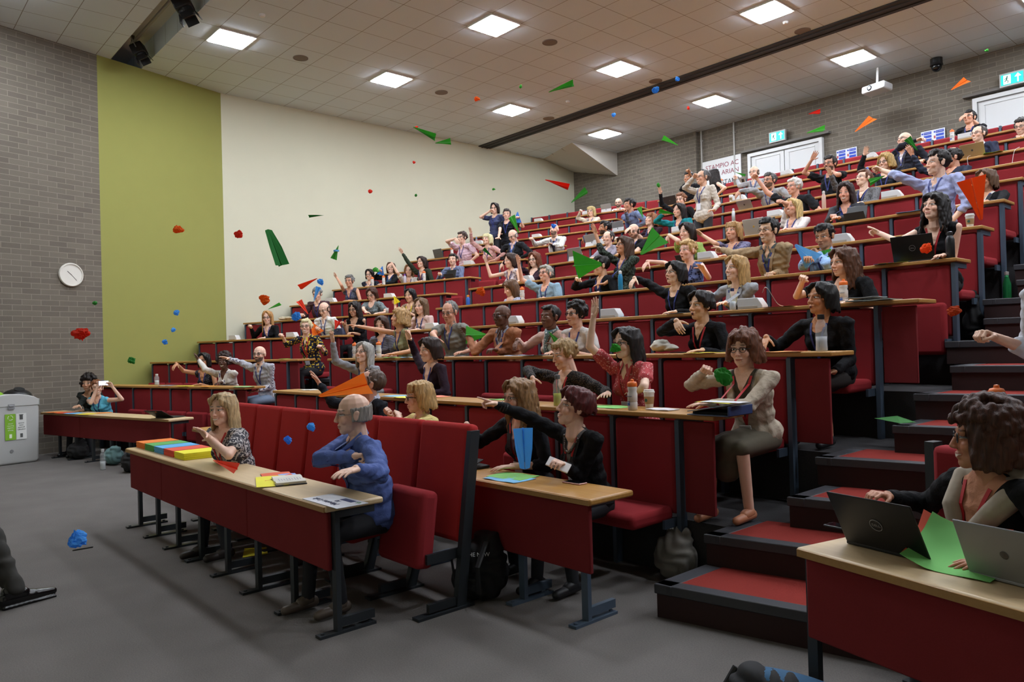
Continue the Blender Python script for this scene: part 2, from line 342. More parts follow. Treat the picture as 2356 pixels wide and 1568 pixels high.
# projector
o=empty('projector',(-6.42,16.0,6.72),label='white ceiling projector with a glowing lens in front of the back wall',cat='projector'); o.rotation_euler=(R(-6),0,R(-12)); o.scale=(.62,)*3
mb=MB(); mb.box((0,0,0),(.82,.5,.24)); obj('housing',mb,mat('d3d5d6',.4),o,bevel=.05,seg=3)
mb=MB(); mb.lathe([(.085,0),(.085,.03),(.07,.05),(.06,.03),(.001,.03)],n=24); q=obj('lens_ring',mb,BLACK,o); q.location=(-.1,-.245,0); q.rotation_euler=(PI/2,0,0)
mb=MB(); mb.lathe([(.048,0),(.04,.012),(.001,.016)],n=20); q=obj('lens',mb,mat('bcd8ff',.1,emit=6),o); q.location=(-.1,-.275,0); q.rotation_euler=(PI/2,0,0)
mb=MB(); mb.tube([(0,0,.1),(0,0,.72)],.04,12); mb.box((0,0,.14),(.3,.3,.02)); obj('ceiling_mount',mb,mat('c4c4c2',.5),o)
o=empty('dome_camera',(-5.45,16.5,H),label='small black camera hanging from the ceiling near the back wall',cat='camera')
mb=MB(); mb.lathe([(.11,0),(.11,-.1),(.12,-.14)],n=20); obj('housing',mb,BLACK,o,smooth=False); mb=MB(); mb.ell((0,0,-.16),(.1,.1,.11)); obj('camera_dome',mb,mat('0b0b0d',.15),o,smooth=True)
# clock
o=empty('wall_clock',((-15.056, 2.998, 3.094), 1.8343)[0],label='round white wall clock with black numerals on the left brick wall',cat='clock'); o.rotation_euler=(PI/2,0,((-15.056, 2.998, 3.094), 1.8343)[1])
mb=MB(); mb.lathe([(.205,0),(.21,.03),(.2,.05),(.185,.05),(.18,.035)],n=40); obj('rim',mb,mat('dedbd2',.35),o)
mb=MB(); mb.lathe([(.182,.0),(.182,.03)],n=40); obj('dial',mb,mat('e9e6dc',.5),o)
for h in range(1,13):
    a=PI/2-h*PI/6; panel_text(str(h),.062,(.142*math.cos(a),.142*math.sin(a)-.021,.033),(0,0,0),BLACK,o,'numeral','CENTER')
for a,l,w,nm in ((PI/2-R(10.38*30),.1,.009,'hour_hand'),(PI/2-R(23*6),.145,.006,'minute_hand')):
    mb=MB(); mb.box((math.cos(a)*l*.4,math.sin(a)*l*.4,.037),(l,w,.002),rz=a); obj(nm,mb,BLACK,o)
# ---------------------------------------------------------------- platforms and stairs
RE={1:-2.93,2:-2.80,3:-2.50,4:-2.28,5:-2.33,6:-2.42,7:-2.5,8:-2.58,9:-2.72,10:-2.8,11:-2.95,12:-3.0}
LE={1:-9.3,2:-9.42,3:-9.86,4:-9.95,5:-10.01,6:-10.42,7:-10.5,8:-10.55,9:-10.63,10:-10.7,11:-10.8,12:-10.9}
def Ls(x,d):  # block coordinate s for world x at distance d in left block
    return (x+d*math.sin(TH))/math.cos(TH)
LR={1:-10.9,2:-10.9,3:-11.2,4:-11.62,5:-11.55,6:-11.42,7:-11.85,8:-11.45,9:-11.5,10:-11.5,11:-11.6,12:-11.65}
def xdir(y0,x0,ang,x): return y0+(x-x0)*math.tan(ang)
for k in range(2,14):
    z=fl(k) if k<13 else fl(12)
    if k<13:
        yc=dk('C',k)+.1
        L=[]  # one tier slab: left wing edge, centre edge, right wing edge
        dl=dk('L',k)+.1; xl=-16.2; yl=(dl+xl*math.sin(TH))/math.cos(TH); xm=LR[k]+.15; ym=(dl+xm*math.sin(TH))/math.cos(TH)
        dr=dk('R',k)+.1; xr=4.2; yr=(dr-xr*math.sin(TH))/math.cos(TH); xq=-1.0; yq=(dr-xq*math.sin(TH))/math.cos(TH)
        pts=[(xl,yl),(xm,ym),(LE[k]-.05,yc),(RE[k]+.12,yc),(xq,yq),(xr,yr),(xr,17.0),(xl,17.0)]
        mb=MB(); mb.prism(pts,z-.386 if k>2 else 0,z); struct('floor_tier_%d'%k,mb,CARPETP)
def stair(name,xa,xb,rows,ang,y1,pitch,lab):
    o=empty(name,(0,0,0),label=lab,cat='stairs')
    for n in range(1,rows*2+1):
        z=.193*n; y=y1+pitch*(n-1); x0,x1=xa(n),xb(n); ya=y; yb2=y+(x1-x0)*math.tan(ang)
        pts=[(x0,ya),(x1,yb2),(x1,yb2+pitch+.06),(x0,ya+pitch+.06)]
        mb=MB(); mb.prism([(a,b) for a,b in pts],max(0,z-.193),z-.004); obj('riser',mb,RISER,o)
        q=[(x0+.1,ya+.085),(x1-.02,yb2+.085),(x1-.02,yb2+pitch+.055),(x0+.1,ya+pitch+.055)]
        mb=MB(); mb.prism(q,z-.004,z+.001); obj('carpet_tread',mb,REDC,o)
        mb=MB(); mb.prism([(x0-.01,ya-.015),(x1,yb2-.015),(x1,yb2+.085),(x0-.01,ya+.085)],z-.055,z+.003); mb.prism([(x0-.01,ya),(x0+.1,ya),(x0+.1,ya+pitch),(x0-.01,ya+pitch)],z-.055,z+.003); obj('stair_nosing',mb,NOSE,o,bevel=.006)
    return o
xs1={1:-2.75,2:-2.75,3:-2.46,4:-2.52,5:-2.2,6:-2.24,7:-2.15}
stair('aisle_stairs',lambda n: xs1.get(n,-2.2 if n%2 else -2.35),lambda n:-.95,11,R(11),3.53,.515,'red carpeted aisle stairs with dark nosings between the centre and right blocks')
stair('aisle_stairs',lambda n: LR[min(12,n//2+1)]+.02,lambda n: LE[min(12,n//2+1)]-.02,11,R(6),3.35,.52,'narrow aisle stairs between the left and centre blocks, mostly hidden by the audience')
# ---------------------------------------------------------------- seating
SW=.57
ORD=['','first','second','third','fourth','fifth','sixth','seventh','eighth','ninth','tenth','eleventh','twelfth']
BN={'L':'left block','C':'centre block','R':'right block'}
def desk_top(mb,s0,s1,d0,dep,z,th=.035): mb.box(((s0+s1)/2,d0+dep/2,z-th/2),(s1-s0,dep,th))
def unit(b,k,s0,s1,lastext=0,desk=True,open_l=False,down=()):
    """fixed row: posts, backrest panels of the seats in front, folding seats, desk ledge carried behind"""
    a=ANG[b]; d=dk(b,k); zf=fl(k-1); zt=.735+fl(k); o=empty('bench_row',(0,0,0),a)
    if desk:
        lb='red bench row with oak ledge and blue-grey posts, %s tier, %s'%(ORD[k],BN[b])
    else: lb='topmost red upholstered seat backs against the back wall of the %s'%BN[b]
    tag(o,lb,'bench seating','fixed bench rows of the %s'%BN[b])
    e=s1-lastext; n=max(1,round((e-s0)/SW)); w=(e-s0)/n; top=zt-.045 if desk else zf+1.08
    if not desk: zt=top
    if desk:
        mb=MB(); desk_top(mb,s0-.03,s1+.04,d-.01,.37,zt); obj('desk_top',mb,WOOD if k>1 else WOODL,o,bevel=.008)
    for i in range(n+1):
        s=s0+w*i; mb=MB(); mb.box((s,d+.05,(zf+top)/2),(.034,.07,top-zf)); 
        if desk: mb.box((s,d+.17,zt-.06),(.035,.28,.045))
        obj('post',mb,STEEL,o)
        if i<n:
            c=s+w/2; mb=MB(); zb=zf+.43; mb.box((c,d+.055,(zb+top)/2-.005),(w-.042,.075,top-zb-.01)); obj('backrest',mb,RED,o,bevel=.03,seg=3)
            dn=any(abs(c-q)<w*.62 for q in down)
            mb=MB()
            if dn: mb.box((c,d-.2,zf+.44),(w-.08,.44,.10)); 
            else: mb.box((c,d-.055,zf+.5),(w-.08,.1,.46))
            st=obj('seat',mb,RED,o,bevel=.035,seg=3)
            for q in (-1,1):
                mb=MB(); mb.box((c+q*(w/2-.035),d-.03,zf+.38),(.02,.16,.06)); obj('seat_bracket',mb,STEEL,st)
    if lastext>.05:
        mb=MB(); mb.box((e+lastext/2+.02,d+.05,(zf+.45+top)/2),(lastext-.04,.03,top-zf-.46)); obj('end_panel',mb,REDP,o,bevel=.006)
    return o
SEATS_C={1: [-6.15, -5.32, -4.07, -3.49], 2: [-7.95, -6.62, -4.58, -3.88, -2.83], 3: [-8.73, -9.24, -7.59, -6.6, -5.81, -5.42, -3.88, -2.77], 4: [-9.72, -4.89, -4.15, -3.06], 5: [-8.74, -7.96, -6.87, -6.59, -5.44, -4.21, -3.71, -2.54], 6: [-9.91, -5.6, -6.15, -9.55, -2.9], 7: [-8.72, -8.15, -5.26, -4.42, -2.85], 8: [-9.7, -7.8, -8.56, -7.12, -5.57, -4.67], 9: [-8.39, -6.5, -5.62, -4.74, -3.84, -9.48], 10: [-4.84, -3.77], 11: [-8.14, -8.89, -9.5, -3.49], 12: [-4.5]}; SEATS_L={1: [-13.04, -12.75], 2: [-11.32, -10.75, -9.86], 3: [-9.96], 4: [-12.35, -10.67, -9.91], 5: [-12.04, -10.5, -9.51], 6: [-12.18], 7: [-12.63, -12.2, -11.39, -10.99, -10.22], 8: [-10.46, -9.76, -9.08, -8.04], 9: [-10.32, -9.97], 11: [-9.12], 12: [-8.85]}
for k in range(2,13):
    ext={2:.27,3:.3,4:.3}.get(k,0)
    dn=[p for p in SEATS_C.get(k-1,[])]
    if k==2: dn=dn+[-3.3]
    unit('C',k,LE[k],RE[k]-.0,ext,True,down=dn)
    d=dk('L',k); x0=max(-15.75,-14.85-(.28*(d-6.2))) if d<11 else -15.75
    y0=0; sL=Ls(x0,d); unit('L',k,sL,Ls(LR[k],d),.25 if k<4 else .1,True,down=SEATS_L.get(k-1,[]))
unit('C',13,LE[12],-3.0,0,False,down=SEATS_C.get(12,[])); unit('L',13,Ls(-15.7,dk('L',13)),Ls(-11.65,dk('L',13)),0,False,down=SEATS_L.get(12,[]))
for k in range(2,6): unit('R',k,-2.1+.25*(k-2)-.0*k,2.6-.2*k,0,True)
def front_desk(b,d,s0,s1,nl,lb,z=.735,ls=.545,top=WOODL,pan=REDP,leg=DSTEEL,seams=(),rail=False,phase=.06,dep=.38,pb=.36):
    o=empty('front_desk',(0,0,0),ANG[b]); tag(o,lb,'desk')
    mb=MB(); desk_top(mb,s0,s1,d,dep,z,.038); obj('desk_top',mb,[top],o,bevel=.012)
    mb=MB(); mb.box(((s0+s1)/2,d-.002,z-.021),(s1-s0-.02,.008,.03)); obj('edge_strip',mb,EDGE,o)
    ed=[s0+.02]+list(seams)+[s1-.04]
    for a_,b_ in zip(ed[:-1],ed[1:]):
        mb=MB(); mb.box(((a_+b_)/2,d+.045,(z-.045+pb)/2),(b_-a_-.006,.03,z-.045-pb)); obj('modesty_panel',mb,pan,o,bevel=.008)
    for i in range(nl):
        s=s1-phase-ls*i; q=obj('leg',MB().box((s,d+.075,(z-.04)/2),(.05,.03,z-.04)).box((s,d+.2,.06),(.03,.22,.05)).box((s,d+.13,.008),(.06,.36,.016)).lathe([(.012,0),(.012,.024),(.001,.026)],(s,d-.02,.0),8).lathe([(.012,0),(.012,.024),(.001,.026)],(s,d+.28,.0),8).box((s,d+.2,z-.06),(.03,.25,.04)),leg,o)
    return o
front_desk('C',2.0,-7.87,-3.86,8,'long pale desk with dark red front and steel legs carrying the paper stacks',seams=(-6.9,-5.05),pb=.355,phase=.03)
front_desk('C',3.1,-9.3,-2.86,12,'worn oak desk of the second front row holding green paper and a phone',top=WOOD,leg=STEEL,seams=(-6.2,),pb=.3,phase=.12,ls=.54)
front_desk('L',5.79,Ls(-14.62,5.79),Ls(-10.9,5.79),7,'pale front desk of the left block in front of the brick wall',seams=(Ls(-13.4,5.79),))
front_desk('R',2.50,-2.22,3.0,6,'pale desk with dark red front at the lower right corner',ls=.95,phase=.45,pb=.36,dep=.47)
# free-standing front bench of the centre block
o=empty('front_bench',(0,0,0)); tag(o,'free-standing bright red high-backed bench with a raised tip-up seat at its aisle end','bench seating')
SB=[-3.72-.545*i for i in range(8)]
for i in range(7):
    c=(SB[i]+SB[i+1])/2
    mb=MB(); mb.box((0,0,0),(.535,.10,.74)); q=obj('backrest',mb,REDB,o,bevel=.035,seg=3); q.location=(c,2.93,.75); q.rotation_euler=(R(-8),0,0)
    up=i in (0,); mb=MB(); mb.box((0,0,0),(.46,.13,.47) if up else (.5,.46,.11)); q=obj('seat',mb,REDB if not up else RED,o,bevel=.04,seg=3)
    q.location=(c,2.63,.5) if up else (c,2.62,.43); q.rotation_euler=(R(-8) if up else R(4),0,0)
    mb=MB(); mb.box((c+.24,2.75,.33),(.02,.3,.06)); obj('seat_bracket',mb,DSTEEL,o)
for i in range(8):
    s=SB[i]; mb=MB()
    mb.add([(s-.022,2.78,0),(s+.022,2.78,0),(s+.022,2.85,0),(s-.022,2.85,0),(s-.022,2.93,1.08 if i in(0,7) else .5),(s+.022,2.93,1.08 if i in(0,7) else .5),(s+.022,3.0,1.08 if i in(0,7) else .5),(s-.022,3.0,1.08 if i in(0,7) else .5)],[(0,3,2,1),(4,5,6,7),(0,1,5,4),(1,2,6,5),(2,3,7,6),(3,0,4,7)])
    mb.box((s,2.7,.008),(.07,.42,.016)); mb.box((s,2.68,.05),(.03,.2,.05)); obj('leg',mb,DSTEEL,o)
# left block free bench backs (bright, joined under the second ledge)
# right block front seats
o=empty('side_bench',(0,0,0),-TH); tag(o,'red seat backs with a dark steel end frame behind the woman with the beige jumper','bench seating')
for i in range(5):
    c=-1.91+.56*i; mb=MB(); mb.box((c,3.40,.72),(.52,.1,.74)); obj('backrest',mb,RED,o,bevel=.03); mb=MB(); mb.box((c,3.2,.43),(.5,.44,.1)); obj('seat',mb,RED,o,bevel=.03)
for i in range(6):
    mb=MB(); mb.box((-2.2+.56*i,3.42,.55),(.045,.07,1.1)); mb.box((-2.2+.56*i,3.33,.01),(.06,.3,.02)); obj('post',mb,DSTEEL,o)
# ---------------------------------------------------------------- people
TMP=bpy.data.scenes.new('tmp_scene')
def remesh(mb,vox,it=3):
    me=bpy.data.meshes.new('t'); me.from_pydata(np.concatenate(mb.v).tolist(),[],mb.f); o=bpy.data.objects.new('t',me); TMP.collection.objects.link(o)
    m=o.modifiers.new('r','REMESH'); m.mode='VOXEL'; m.voxel_size=vox; m.adaptivity=0
    s=o.modifiers.new('s','SMOOTH'); s.factor=.6; s.iterations=it
    vl=TMP.view_layers[0]; vl.update(); dg=vl.depsgraph
    ev=o.evaluated_get(dg); em=ev.to_mesh(); n=len(em.vertices); V=np.empty(n*3,np.float32); em.vertices.foreach_get('co',V); nf=len(em.polygons)
    L=np.empty(len(em.loops),np.int32); em.loops.foreach_get('vertex_index',L); lt=np.empty(nf,np.int32); em.polygons.foreach_get('loop_total',lt)
    N=np.empty(n*3,np.float32); em.vertices.foreach_get('normal',N)
    ev.to_mesh_clear(); bpy.data.objects.remove(o); bpy.data.meshes.remove(me)
    off=np.concatenate([[0],np.cumsum(lt)[:-1]]) if nf else []
    if nf and (lt==4).all(): Fc=L.reshape(-1,4)
    else: Fc=[tuple(L[a:a+b]) for a,b in zip(off,lt)]
    return V.reshape(-1,3).astype(float),Fc,N.reshape(-1,3)
def final(name,parts,mt,attrs=None):
    """parts: list of (V,F); attrs: name -> list of per-part arrays"""
    V=np.concatenate([p[0] for p in parts]).astype(np.float32); Fc=[];n=0;tot=[]
    Ls_=[];ls=[]
    for p in parts:
        F=p[1]
        if isinstance(F,np.ndarray): Ls_.append((F+n).ravel()); ls.append(np.full(len(F),F.shape[1],np.int32))
        else:
            Ls_.append(np.array([i+n for f in F for i in f],np.int32)); ls.append(np.array([len(f) for f in F],np.int32))
        n+=len(p[0])
    L=np.concatenate(Ls_).astype(np.int32); lt=np.concatenate(ls); me=bpy.data.meshes.new(name)
    me.vertices.add(len(V)); me.vertices.foreach_set('co',V.ravel()); me.loops.add(len(L)); me.loops.foreach_set('vertex_index',L)
    me.polygons.add(len(lt)); me.polygons.foreach_set('loop_start',np.concatenate([[0],np.cumsum(lt)[:-1]]).astype(np.int32))
    me.update(calc_edges=True); me.polygons.foreach_set('use_smooth',np.ones(len(lt),bool))
    for k,a in (attrs or {}).items():
        at=me.attributes.new(k,'FLOAT_VECTOR','POINT'); at.data.foreach_set('vector',np.concatenate(a).astype(np.float32).ravel())
    me.materials.append(mt); me.validate(); return me
def rmat(x,y,z): return np.array([x,y,z]).T
def unitv(v): v=np.array(v,float); return v/(np.linalg.norm(v)+1e-9)
def skin_mat(sk,hc,female,mouth,beard,browc=None):
    m,t,b=newmat('skin'); c=lin(sk); vec,x,y,z=t.attr('hl'); ax=t.m('ABSOLUTE',x)
    fr=t.m('GREATER_THAN',y,.03)
    n=t.tex('Noise',t.coord(),35,Detail=3.0); col=t.mix(n.outputs[0],tuple(k*.9 for k in c[:3])+(1,),tuple(min(1,k*1.08) for k in c[:3])+(1,))
    dark=c[0]<.2
    rd=(c[0]*.98,c[1]*.72,c[2]*.66,1)
    ck=t.m('MULTIPLY',t.ell(ax,z,.04,-.025,.026,.024,.9),.0 if dark else .55); col=t.mix(ck,col,rd)
    ns=t.m('MULTIPLY',t.ell(ax,z,0,-.03,.018,.02,.9),.0 if dark else .4); col=t.mix(ns,col,rd)
    def M_(e,*a): return t.m('MULTIPLY',e,fr) 
    # sockets: darker, redder tint around the eyes
    col=t.mix(t.m('MULTIPLY',M_(t.ell(ax,z,.031,.010,.021,.013,.6)),.35),col,(c[0]*.62,c[1]*.5,c[2]*.48,1))
    if beard:
        bc=lin(beard); nb=t.tex('Noise',vec,500,Detail=1.0)
        low=t.m('MULTIPLY',t.m('SUBTRACT',-.030,t.m('ADD',z,t.m('MULTIPLY',t.m('SUBTRACT',.07,ax),.30))),90,clamp=True)
        mo=t.m('MULTIPLY',t.ell(ax,z,0,-.047,.030,.010),1.0)
        yy=t.m('MULTIPLY',t.m('SUBTRACT',y,-.005),60,clamp=True)
        inl=t.m('SUBTRACT',1,t.ell(ax,z,0,-.060,.019,.007)); hi=t.m('MULTIPLY',t.m('SUBTRACT',z,-.165),60,clamp=True)
        mk=t.m('MULTIPLY',t.m('MULTIPLY',t.m('MULTIPLY',t.m('MAXIMUM',low,mo),yy),inl),hi); mk=t.m('MULTIPLY',mk,t.m('ADD',.65,t.m('MULTIPLY',nb.outputs[0],.5)),clamp=True)
        col=t.mix(mk,col,bc)
    sm={'s':.007,'c':.0025,'o':0,'O':-.002}[mouth]
    zc=t.m('ADD',-.0625 if mouth in 'sc' else -.065,t.m('MULTIPLY',t.m('POWER',t.m('DIVIDE',x,.025),2),sm)); dz=t.m('SUBTRACT',z,zc)
    lw,lh={'s':(.030,.0090),'c':(.024,.0068),'o':(.019,.0095),'O':(.018,.0145)}[mouth]
    lip=(min(1,c[0]*.75),c[1]*.42,c[2]*.42,1) if female else (c[0]*.72,c[1]*.5,c[2]*.48,1)
    col=t.mix(M_(t.ell(x,dz,0,0,lw,lh,.3)),col,lip)
    if mouth=='s': col=t.mix(M_(t.ell(x,dz,0,-.0005,.024,.0055,.2)),col,lin('e6ded2'))
    elif mouth in 'oO': col=t.mix(M_(t.ell(x,dz,0,0,lw*.66,lh*.55,.2)),col,lin('2a0d0d'))
    else: col=t.mix(M_(t.ell(x,dz,0,.0005,.023,.0012,.3)),col,(lip[0]*.3,lip[1]*.3,lip[2]*.3,1))
    bc=lin(browc or hc); bc=tuple(min(k,.1) for k in bc[:3])+(1,)
    zb=t.m('SUBTRACT',z,t.m('MULTIPLY',ax,-.06)); col=t.mix(t.m('MULTIPLY',M_(t.ell(ax,zb,.033,.0345,.020,.0045,.4)),.8),col,bc)
    es=.75 if mouth=='s' else 1
    col=t.mix(M_(t.ell(ax,z,.031,.0075,.0165,.0078*es,.2)),col,lin('2a1a14'))
    col=t.mix(M_(t.ell(ax,z,.031,.0062,.0145,.0056*es,.15)),col,lin('e2dbd3'))
    col=t.mix(M_(t.ell(ax,z,.0305,.0067,.0062,.0066*es,.15)),col,lin('251610'))
    for s_ in (1,): col=t.mix(M_(t.ell(ax,z,.009,-.036,.0045,.003,.3)),col,(c[0]*.3,c[1]*.2,c[2]*.2,1))
    t.l.new(col,b.inputs['Base Color']); b.inputs['Roughness'].default_value=.48; b.inputs['Specular IOR Level'].default_value=.35
    b.inputs['Subsurface Weight'].default_value=0; t.l.new(t.bump(n.outputs[0],.05,.003),b.inputs['Normal']); return m
def hair_mat(hc):
    m,t,b=newmat('hair'); c=lin(hc); vec,x,y,z=t.attr('hl'); mp=t.n.new('ShaderNodeMapping'); mp.inputs['Scale'].default_value=(90,90,9); t.l.new(vec,mp.inputs[0])
    n=t.tex('Noise',mp.outputs[0],1,Detail=4.0,Distortion=1.0); r=t.m('MULTIPLY',t.m('SUBTRACT',n.outputs[0],.3),2.2,clamp=True)
    t.l.new(t.mix(r,tuple(k*.45 for k in c[:3])+(1,),tuple(min(1,k*1.45) for k in c[:3])+(1,)),b.inputs['Base Color']); b.inputs['Roughness'].default_value=.5
    b.inputs['Specular IOR Level'].default_value=.3; t.l.new(t.bump(n.outputs[0],.7,.006),b.inputs['Normal']); return m
def cloth_mat(kind,col,pat,c2,sk):
    m,t,b=newmat('cloth_'+(pat or 'plain')); c=lin(col); d=lin(c2) if c2 else c; vec,x,y,z=t.attr('tl'); ax=t.m('ABSOLUTE',x)
    n=t.tex('Noise',vec,18,Detail=3.0); cc=t.mix(n.outputs[0],tuple(k*.86 for k in c[:3])+(1,),tuple(min(1,k*1.1) for k in c[:3])+(1,))
    inner=d
    if pat in ('stripe','pin'): s=t.m('GREATER_THAN',t.m('SINE',t.m('MULTIPLY',x,620 if pat=='stripe' else 420)),.35 if pat=='stripe' else .8); cc=t.mix(s,cc,d)
    elif pat=='hstripe': s=t.m('GREATER_THAN',t.m('SINE',t.m('MULTIPLY',z,300)),.5); cc=t.mix(s,cc,d)
    elif pat=='dots': v=t.tex('Voronoi',vec,55); cc=t.mix(t.m('LESS_THAN',v.outputs[0],.28),cc,d)
    elif pat in('leaf','scarf'): v=t.tex('Voronoi',vec,30 if pat=='leaf' else 22); nn=t.tex('Noise',vec,45,Detail=2.0); cc=t.mix(t.m('GREATER_THAN',t.m('ADD',v.outputs[0],t.m('MULTIPLY',nn.outputs[0],.5)),.62),cc,d)
    elif pat=='mix': nn=t.tex('Noise',vec,30,Detail=3.0,Distortion=1.5); cc=t.mix(t.m('GREATER_THAN',nn.outputs[0],.52),cc,d)
    elif pat in('speck','lace'): nn=t.tex('Noise',vec,110,Detail=2.0); cc=t.mix(t.m('GREATER_THAN',nn.outputs[0],.54),cc,d)
    elif pat=='check': s=t.m('GREATER_THAN',t.m('MULTIPLY',t.m('SINE',t.m('MULTIPLY',x,260)),t.m('SINE',t.m('MULTIPLY',z,260))),0); inner=lin('8a8784'); 
    fr=t.m('MULTIPLY',t.m('GREATER_THAN',y,.0),t.m('LESS_THAN',y,t.m('ADD',.115,t.m('MULTIPLY',t.m('ABSOLUTE',z),.35)))); skc=lin(sk)
    def vee(zb,sl,w0=0): return t.m('MULTIPLY',t.m('MULTIPLY',t.m('GREATER_THAN',z,zb),t.m('LESS_THAN',ax,t.m('ADD',w0,t.m('MULTIPLY',t.m('SUBTRACT',z,zb),sl)))),fr)
    if kind=='v': cc=t.mix(vee(-.20,.5),cc,skc)
    elif kind=='t':
        rr=t.m('SQRT',t.m('ADD',t.m('POWER',x,2),t.m('POWER',t.m('ADD',z,.015),2))); cc=t.mix(t.m('MULTIPLY',t.m('LESS_THAN',rr,.072),fr),cc,skc)
    elif kind=='s':
        cc=t.mix(t.m('MULTIPLY',t.m('LESS_THAN',ax,.004),fr),cc,tuple(k*.6 for k in c[:3])+(1,)); cc=t.mix(vee(-.12,.55),cc,skc)
    elif kind in('j','h'):
        if pat=='' or pat=='check': pass
        zb=-.34 if kind=='j' else -.16; cc=t.mix(vee(zb-.02,.27,.004),cc,tuple(k*.45 for k in c[:3])+(1,)); cc=t.mix(vee(zb,.27),cc,inner); cc=t.mix(vee(-.13,.5),cc,skc)
    elif kind=='c':
        st=t.m('MULTIPLY',t.m('LESS_THAN',ax,t.m('ADD',.05,t.m('MULTIPLY',t.m('ABSOLUTE',z),.06))),fr); ic=inner
        if pat=='check': s=t.m('GREATER_THAN',t.m('MULTIPLY',t.m('SINE',t.m('MULTIPLY',x,260)),t.m('SINE',t.m('MULTIPLY',z,260))),0); ic=t.mix(s,lin('dcd8d2'),lin('222226'))
        cc=t.mix(st,cc,ic) ; cc=t.mix(vee(-.15,.45),cc,skc)
    t.l.new(cc,b.inputs['Base Color']); b.inputs['Roughness'].default_value=.85; b.inputs['Specular IOR Level'].default_value=.2
    nb=t.tex('Noise',vec,28,Detail=3.0,Distortion=.8); t.l.new(t.bump(nb.outputs[0],.35,.02),b.inputs['Normal']); return m
def head_blobs():
    b=MB(); E=b.ell
    E((0,-.012,.034),(.077,.096,.086)); E((0,.018,-.03),(.061,.072,.078)); E((0,.06,-.088),(.03,.026,.024)); E((0,.03,-.07),(.05,.055,.04))
    b.cap((0,.085,.014),(0,.1035,-.026),.0085,.0115); E((.011,.096,-.031),(.0085,.01,.008)); E((-.011,.096,-.031),(.0085,.01,.008))
    b.cap((-.038,.074,.028),(.038,.074,.028),.013,.013); E((.036,.06,-.026),(.026,.024,.026)); E((-.036,.06,-.026),(.026,.024,.026))
    b.cap((-.017,.086,-.056),(.017,.086,-.056),.0075,.0075); b.cap((-.014,.085,-.068),(.014,.085,-.068),.008,.008)
    for s in (-1,1): E((s*.031,.074,.006),(.0135,.0125,.0125)); E((s*.079,-.008,-.002),(.009,.02,.033)); E((s*.082,-.014,.012),(.009,.016,.014))
    b.cap((0,-.018,-.05),(0,-.03,-.155),.054,.056)
    return b
HEADC={}
def head_mesh(v):
    if v not in HEADC: HEADC[v]=remesh(head_blobs(),v,2)
    return HEADC[v]
